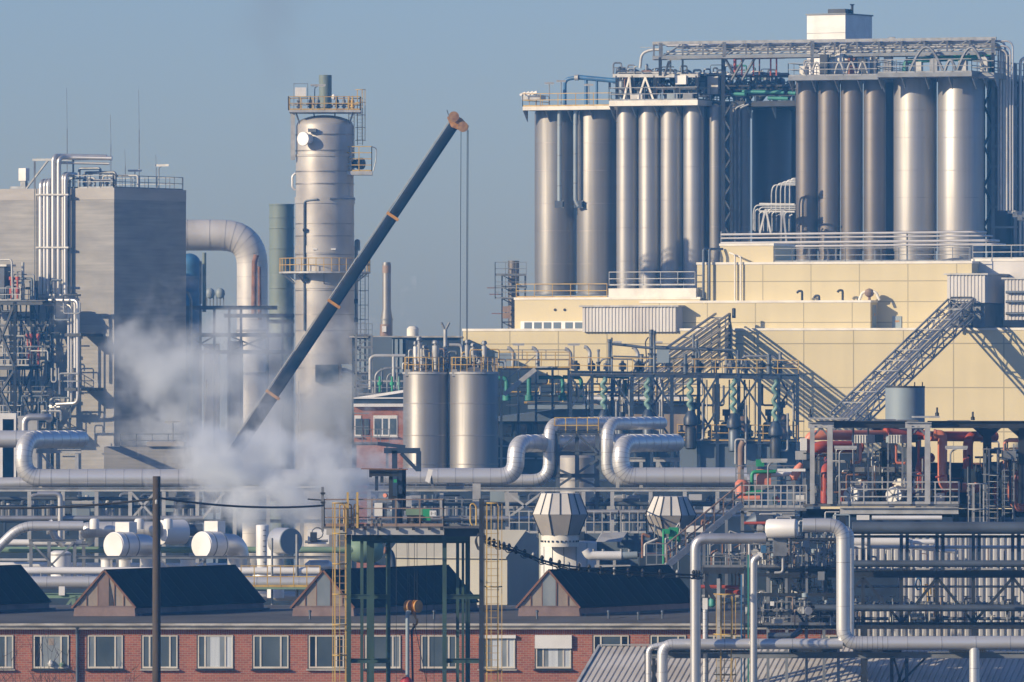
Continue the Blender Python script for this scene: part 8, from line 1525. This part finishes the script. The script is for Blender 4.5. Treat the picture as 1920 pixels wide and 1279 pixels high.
# ================================================================ steam and smoke
def plume(name, label, blobs, dens, col, anis, scale, thr, gain, label_kind="stuff", absr=None, detail=5):
    m = bpy.data.materials.new(name); m.use_nodes = True; t = m.node_tree; t.nodes.clear(); L = t.links
    out = t.nodes.new("ShaderNodeOutputMaterial"); pv = t.nodes.new("ShaderNodeVolumePrincipled")
    pv.inputs["Color"].default_value = (*col, 1); pv.inputs["Anisotropy"].default_value = anis
    if absr: pv.inputs["Absorption Color"].default_value = (*absr, 1)
    g = t.nodes.new("ShaderNodeNewGeometry"); prev = None
    nz0 = t.nodes.new("ShaderNodeTexNoise"); nz0.inputs["Scale"].default_value = scale * .45; nz0.inputs["Detail"].default_value = 2; L.new(g.outputs["Position"], nz0.inputs[0])
    wv = t.nodes.new("ShaderNodeVectorMath"); wv.operation = 'SUBTRACT'; wv.inputs[1].default_value = (.5, .5, .5); L.new(nz0.outputs[1], wv.inputs[0])
    ws = t.nodes.new("ShaderNodeVectorMath"); ws.operation = 'SCALE'; ws.inputs[3].default_value = 1.6 / scale * .35; L.new(wv.outputs[0], ws.inputs[0])
    wp = t.nodes.new("ShaderNodeVectorMath"); wp.operation = 'ADD'; L.new(g.outputs["Position"], wp.inputs[0]); L.new(ws.outputs[0], wp.inputs[1])
    for (u, v, D_, ru, rv, rd, k) in blobs:
        c = P(u, v, D_); mp = t.nodes.new("ShaderNodeMapping"); mp.vector_type = 'TEXTURE'; mp.inputs["Location"].default_value = c; mp.inputs["Scale"].default_value = (px(ru, D_), rd, px(rv, D_)); L.new(wp.outputs[0], mp.inputs[0])
        ln = t.nodes.new("ShaderNodeVectorMath"); ln.operation = 'LENGTH'; L.new(mp.outputs[0], ln.inputs[0])
        mr = t.nodes.new("ShaderNodeMapRange"); mr.interpolation_type = 'SMOOTHSTEP'; mr.inputs[1].default_value = .25; mr.inputs[2].default_value = 1; mr.inputs[3].default_value = k; mr.inputs[4].default_value = 0; L.new(ln.outputs["Value"], mr.inputs[0])
        if prev is None: prev = mr.outputs[0]
        else:
            mx = t.nodes.new("ShaderNodeMath"); mx.operation = 'MAXIMUM'; L.new(prev, mx.inputs[0]); L.new(mr.outputs[0], mx.inputs[1]); prev = mx.outputs[0]
    nz = t.nodes.new("ShaderNodeTexNoise"); nz.inputs["Scale"].default_value = scale; nz.inputs["Detail"].default_value = detail; nz.inputs["Roughness"].default_value = .62; L.new(g.outputs["Position"], nz.inputs[0])
    ns = t.nodes.new("ShaderNodeMapRange"); ns.inputs[1].default_value = .3; ns.inputs[2].default_value = .72; ns.clamp = False; L.new(nz.outputs[0], ns.inputs[0])
    sb_ = t.nodes.new("ShaderNodeMath"); sb_.operation = 'MULTIPLY_ADD'; sb_.inputs[1].default_value = gain; sb_.inputs[2].default_value = -gain * .5 - thr; L.new(ns.outputs[0], sb_.inputs[0])
    ml = t.nodes.new("ShaderNodeMath"); ml.operation = 'MULTIPLY_ADD'; ml.inputs[1].default_value = 1 + thr; L.new(prev, ml.inputs[0]); L.new(sb_.outputs[0], ml.inputs[2])
    cl = t.nodes.new("ShaderNodeMath"); cl.operation = 'MAXIMUM'; cl.inputs[1].default_value = 0; L.new(ml.outputs[0], cl.inputs[0])
    dn = t.nodes.new("ShaderNodeMath"); dn.operation = 'MULTIPLY'; dn.inputs[1].default_value = dens; L.new(cl.outputs[0], dn.inputs[0]); L.new(dn.outputs[0], pv.inputs["Density"]); L.new(pv.outputs[0], out.inputs["Volume"])
    lo = Vector((1e9,) * 3); hi = -lo
    for (u, v, D_, ru, rv, rd, k) in blobs:
        c = P(u, v, D_); e = Vector((px(ru, D_), rd, px(rv, D_))) * 1.12
        for i in range(3): lo[i] = min(lo[i], c[i] - e[i]); hi[i] = max(hi[i], c[i] + e[i])
    d = hi - lo; m.cycles.volume_step_rate = .45
    return MB().box8(lo, Vector((d.x, 0, 0)), Vector((0, d.y, 0)), Z * d.z).build(name, m, None, label, "steam", None, label_kind)
plume("steam_cloud", "dense white steam cloud billowing up from the drums and pipe rack",
      ((510, 985, 476, 45, 38, 2.5, 1.0), (470, 950, 476, 120, 66, 4, 1.05), (560, 930, 477, 165, 90, 5, 1.0), (430, 890, 478, 150, 90, 5, 1.0), (385, 845, 480, 105, 80, 4.5, .95), (590, 865, 480, 160, 95, 5, .95), (665, 885, 480, 110, 95, 5, .85), (500, 850, 481, 125, 80, 5, .85), (680, 950, 478, 80, 55, 4, .75)),
      .62, (.95, .98, 1.0), .15, .55, .82, 3.2, detail=9)
plume("steam_veil", "thin grey steam veil drifting up before the concrete block and the column",
      ((420, 725, 714, 260, 165, 10, .8), (310, 690, 714, 190, 150, 9, .85), (530, 680, 714, 190, 130, 9, .75), (600, 770, 714, 160, 140, 9, .85), (420, 620, 714, 160, 90, 9, .62), (280, 780, 712, 150, 120, 8, .65), (645, 650, 714, 80, 120, 7, .5), (470, 800, 712, 250, 120, 9, .85)),
      .22, (.93, .97, 1.0), .1, .26, .7, 2.6, detail=9)
plume("steam_wisp", "faint steam wisp passing in front of the crane boom's lower end",
      ((500, 790, 640, 150, 90, 5, .8), (430, 770, 640, 120, 80, 5, .7), (590, 720, 640, 90, 80, 5, .6)),
      .10, (.93, .97, 1.0), .1, .3, .6, 2.4, detail=8)
plume("smoke_trail", "faint brownish smoke trail rising in the sky beside the column",
      ((500, 20, 800, 120, 130, 6, .9), (560, -30, 800, 110, 110, 6, .8), (515, 110, 800, 80, 120, 5, .7), (500, 220, 800, 45, 130, 4, .5)),
      .034, (.30, .30, .33), 0, .2, .6, 2.0, absr=(.1, .1, .1))
# ---------------------------------------------------------------- haze
hm = bpy.data.materials.new("haze"); hm.use_nodes = True; t = hm.node_tree; t.nodes.clear()
o_ = t.nodes.new("ShaderNodeOutputMaterial"); pv = t.nodes.new("ShaderNodeVolumePrincipled")
pv.inputs["Color"].default_value = (.12, .46, 1, 1); pv.inputs["Density"].default_value = HAZE; pv.inputs["Absorption Color"].default_value = (1, 1, 1, 1); pv.inputs["Anisotropy"].default_value = 0
t.links.new(pv.outputs[0], o_.inputs["Volume"])
MB().box8(Vector((-910, -60, -1)), Vector((1820, 0, 0)), Vector((0, 965, 0)), Z * 66).build("haze", hm, kind="stuff")
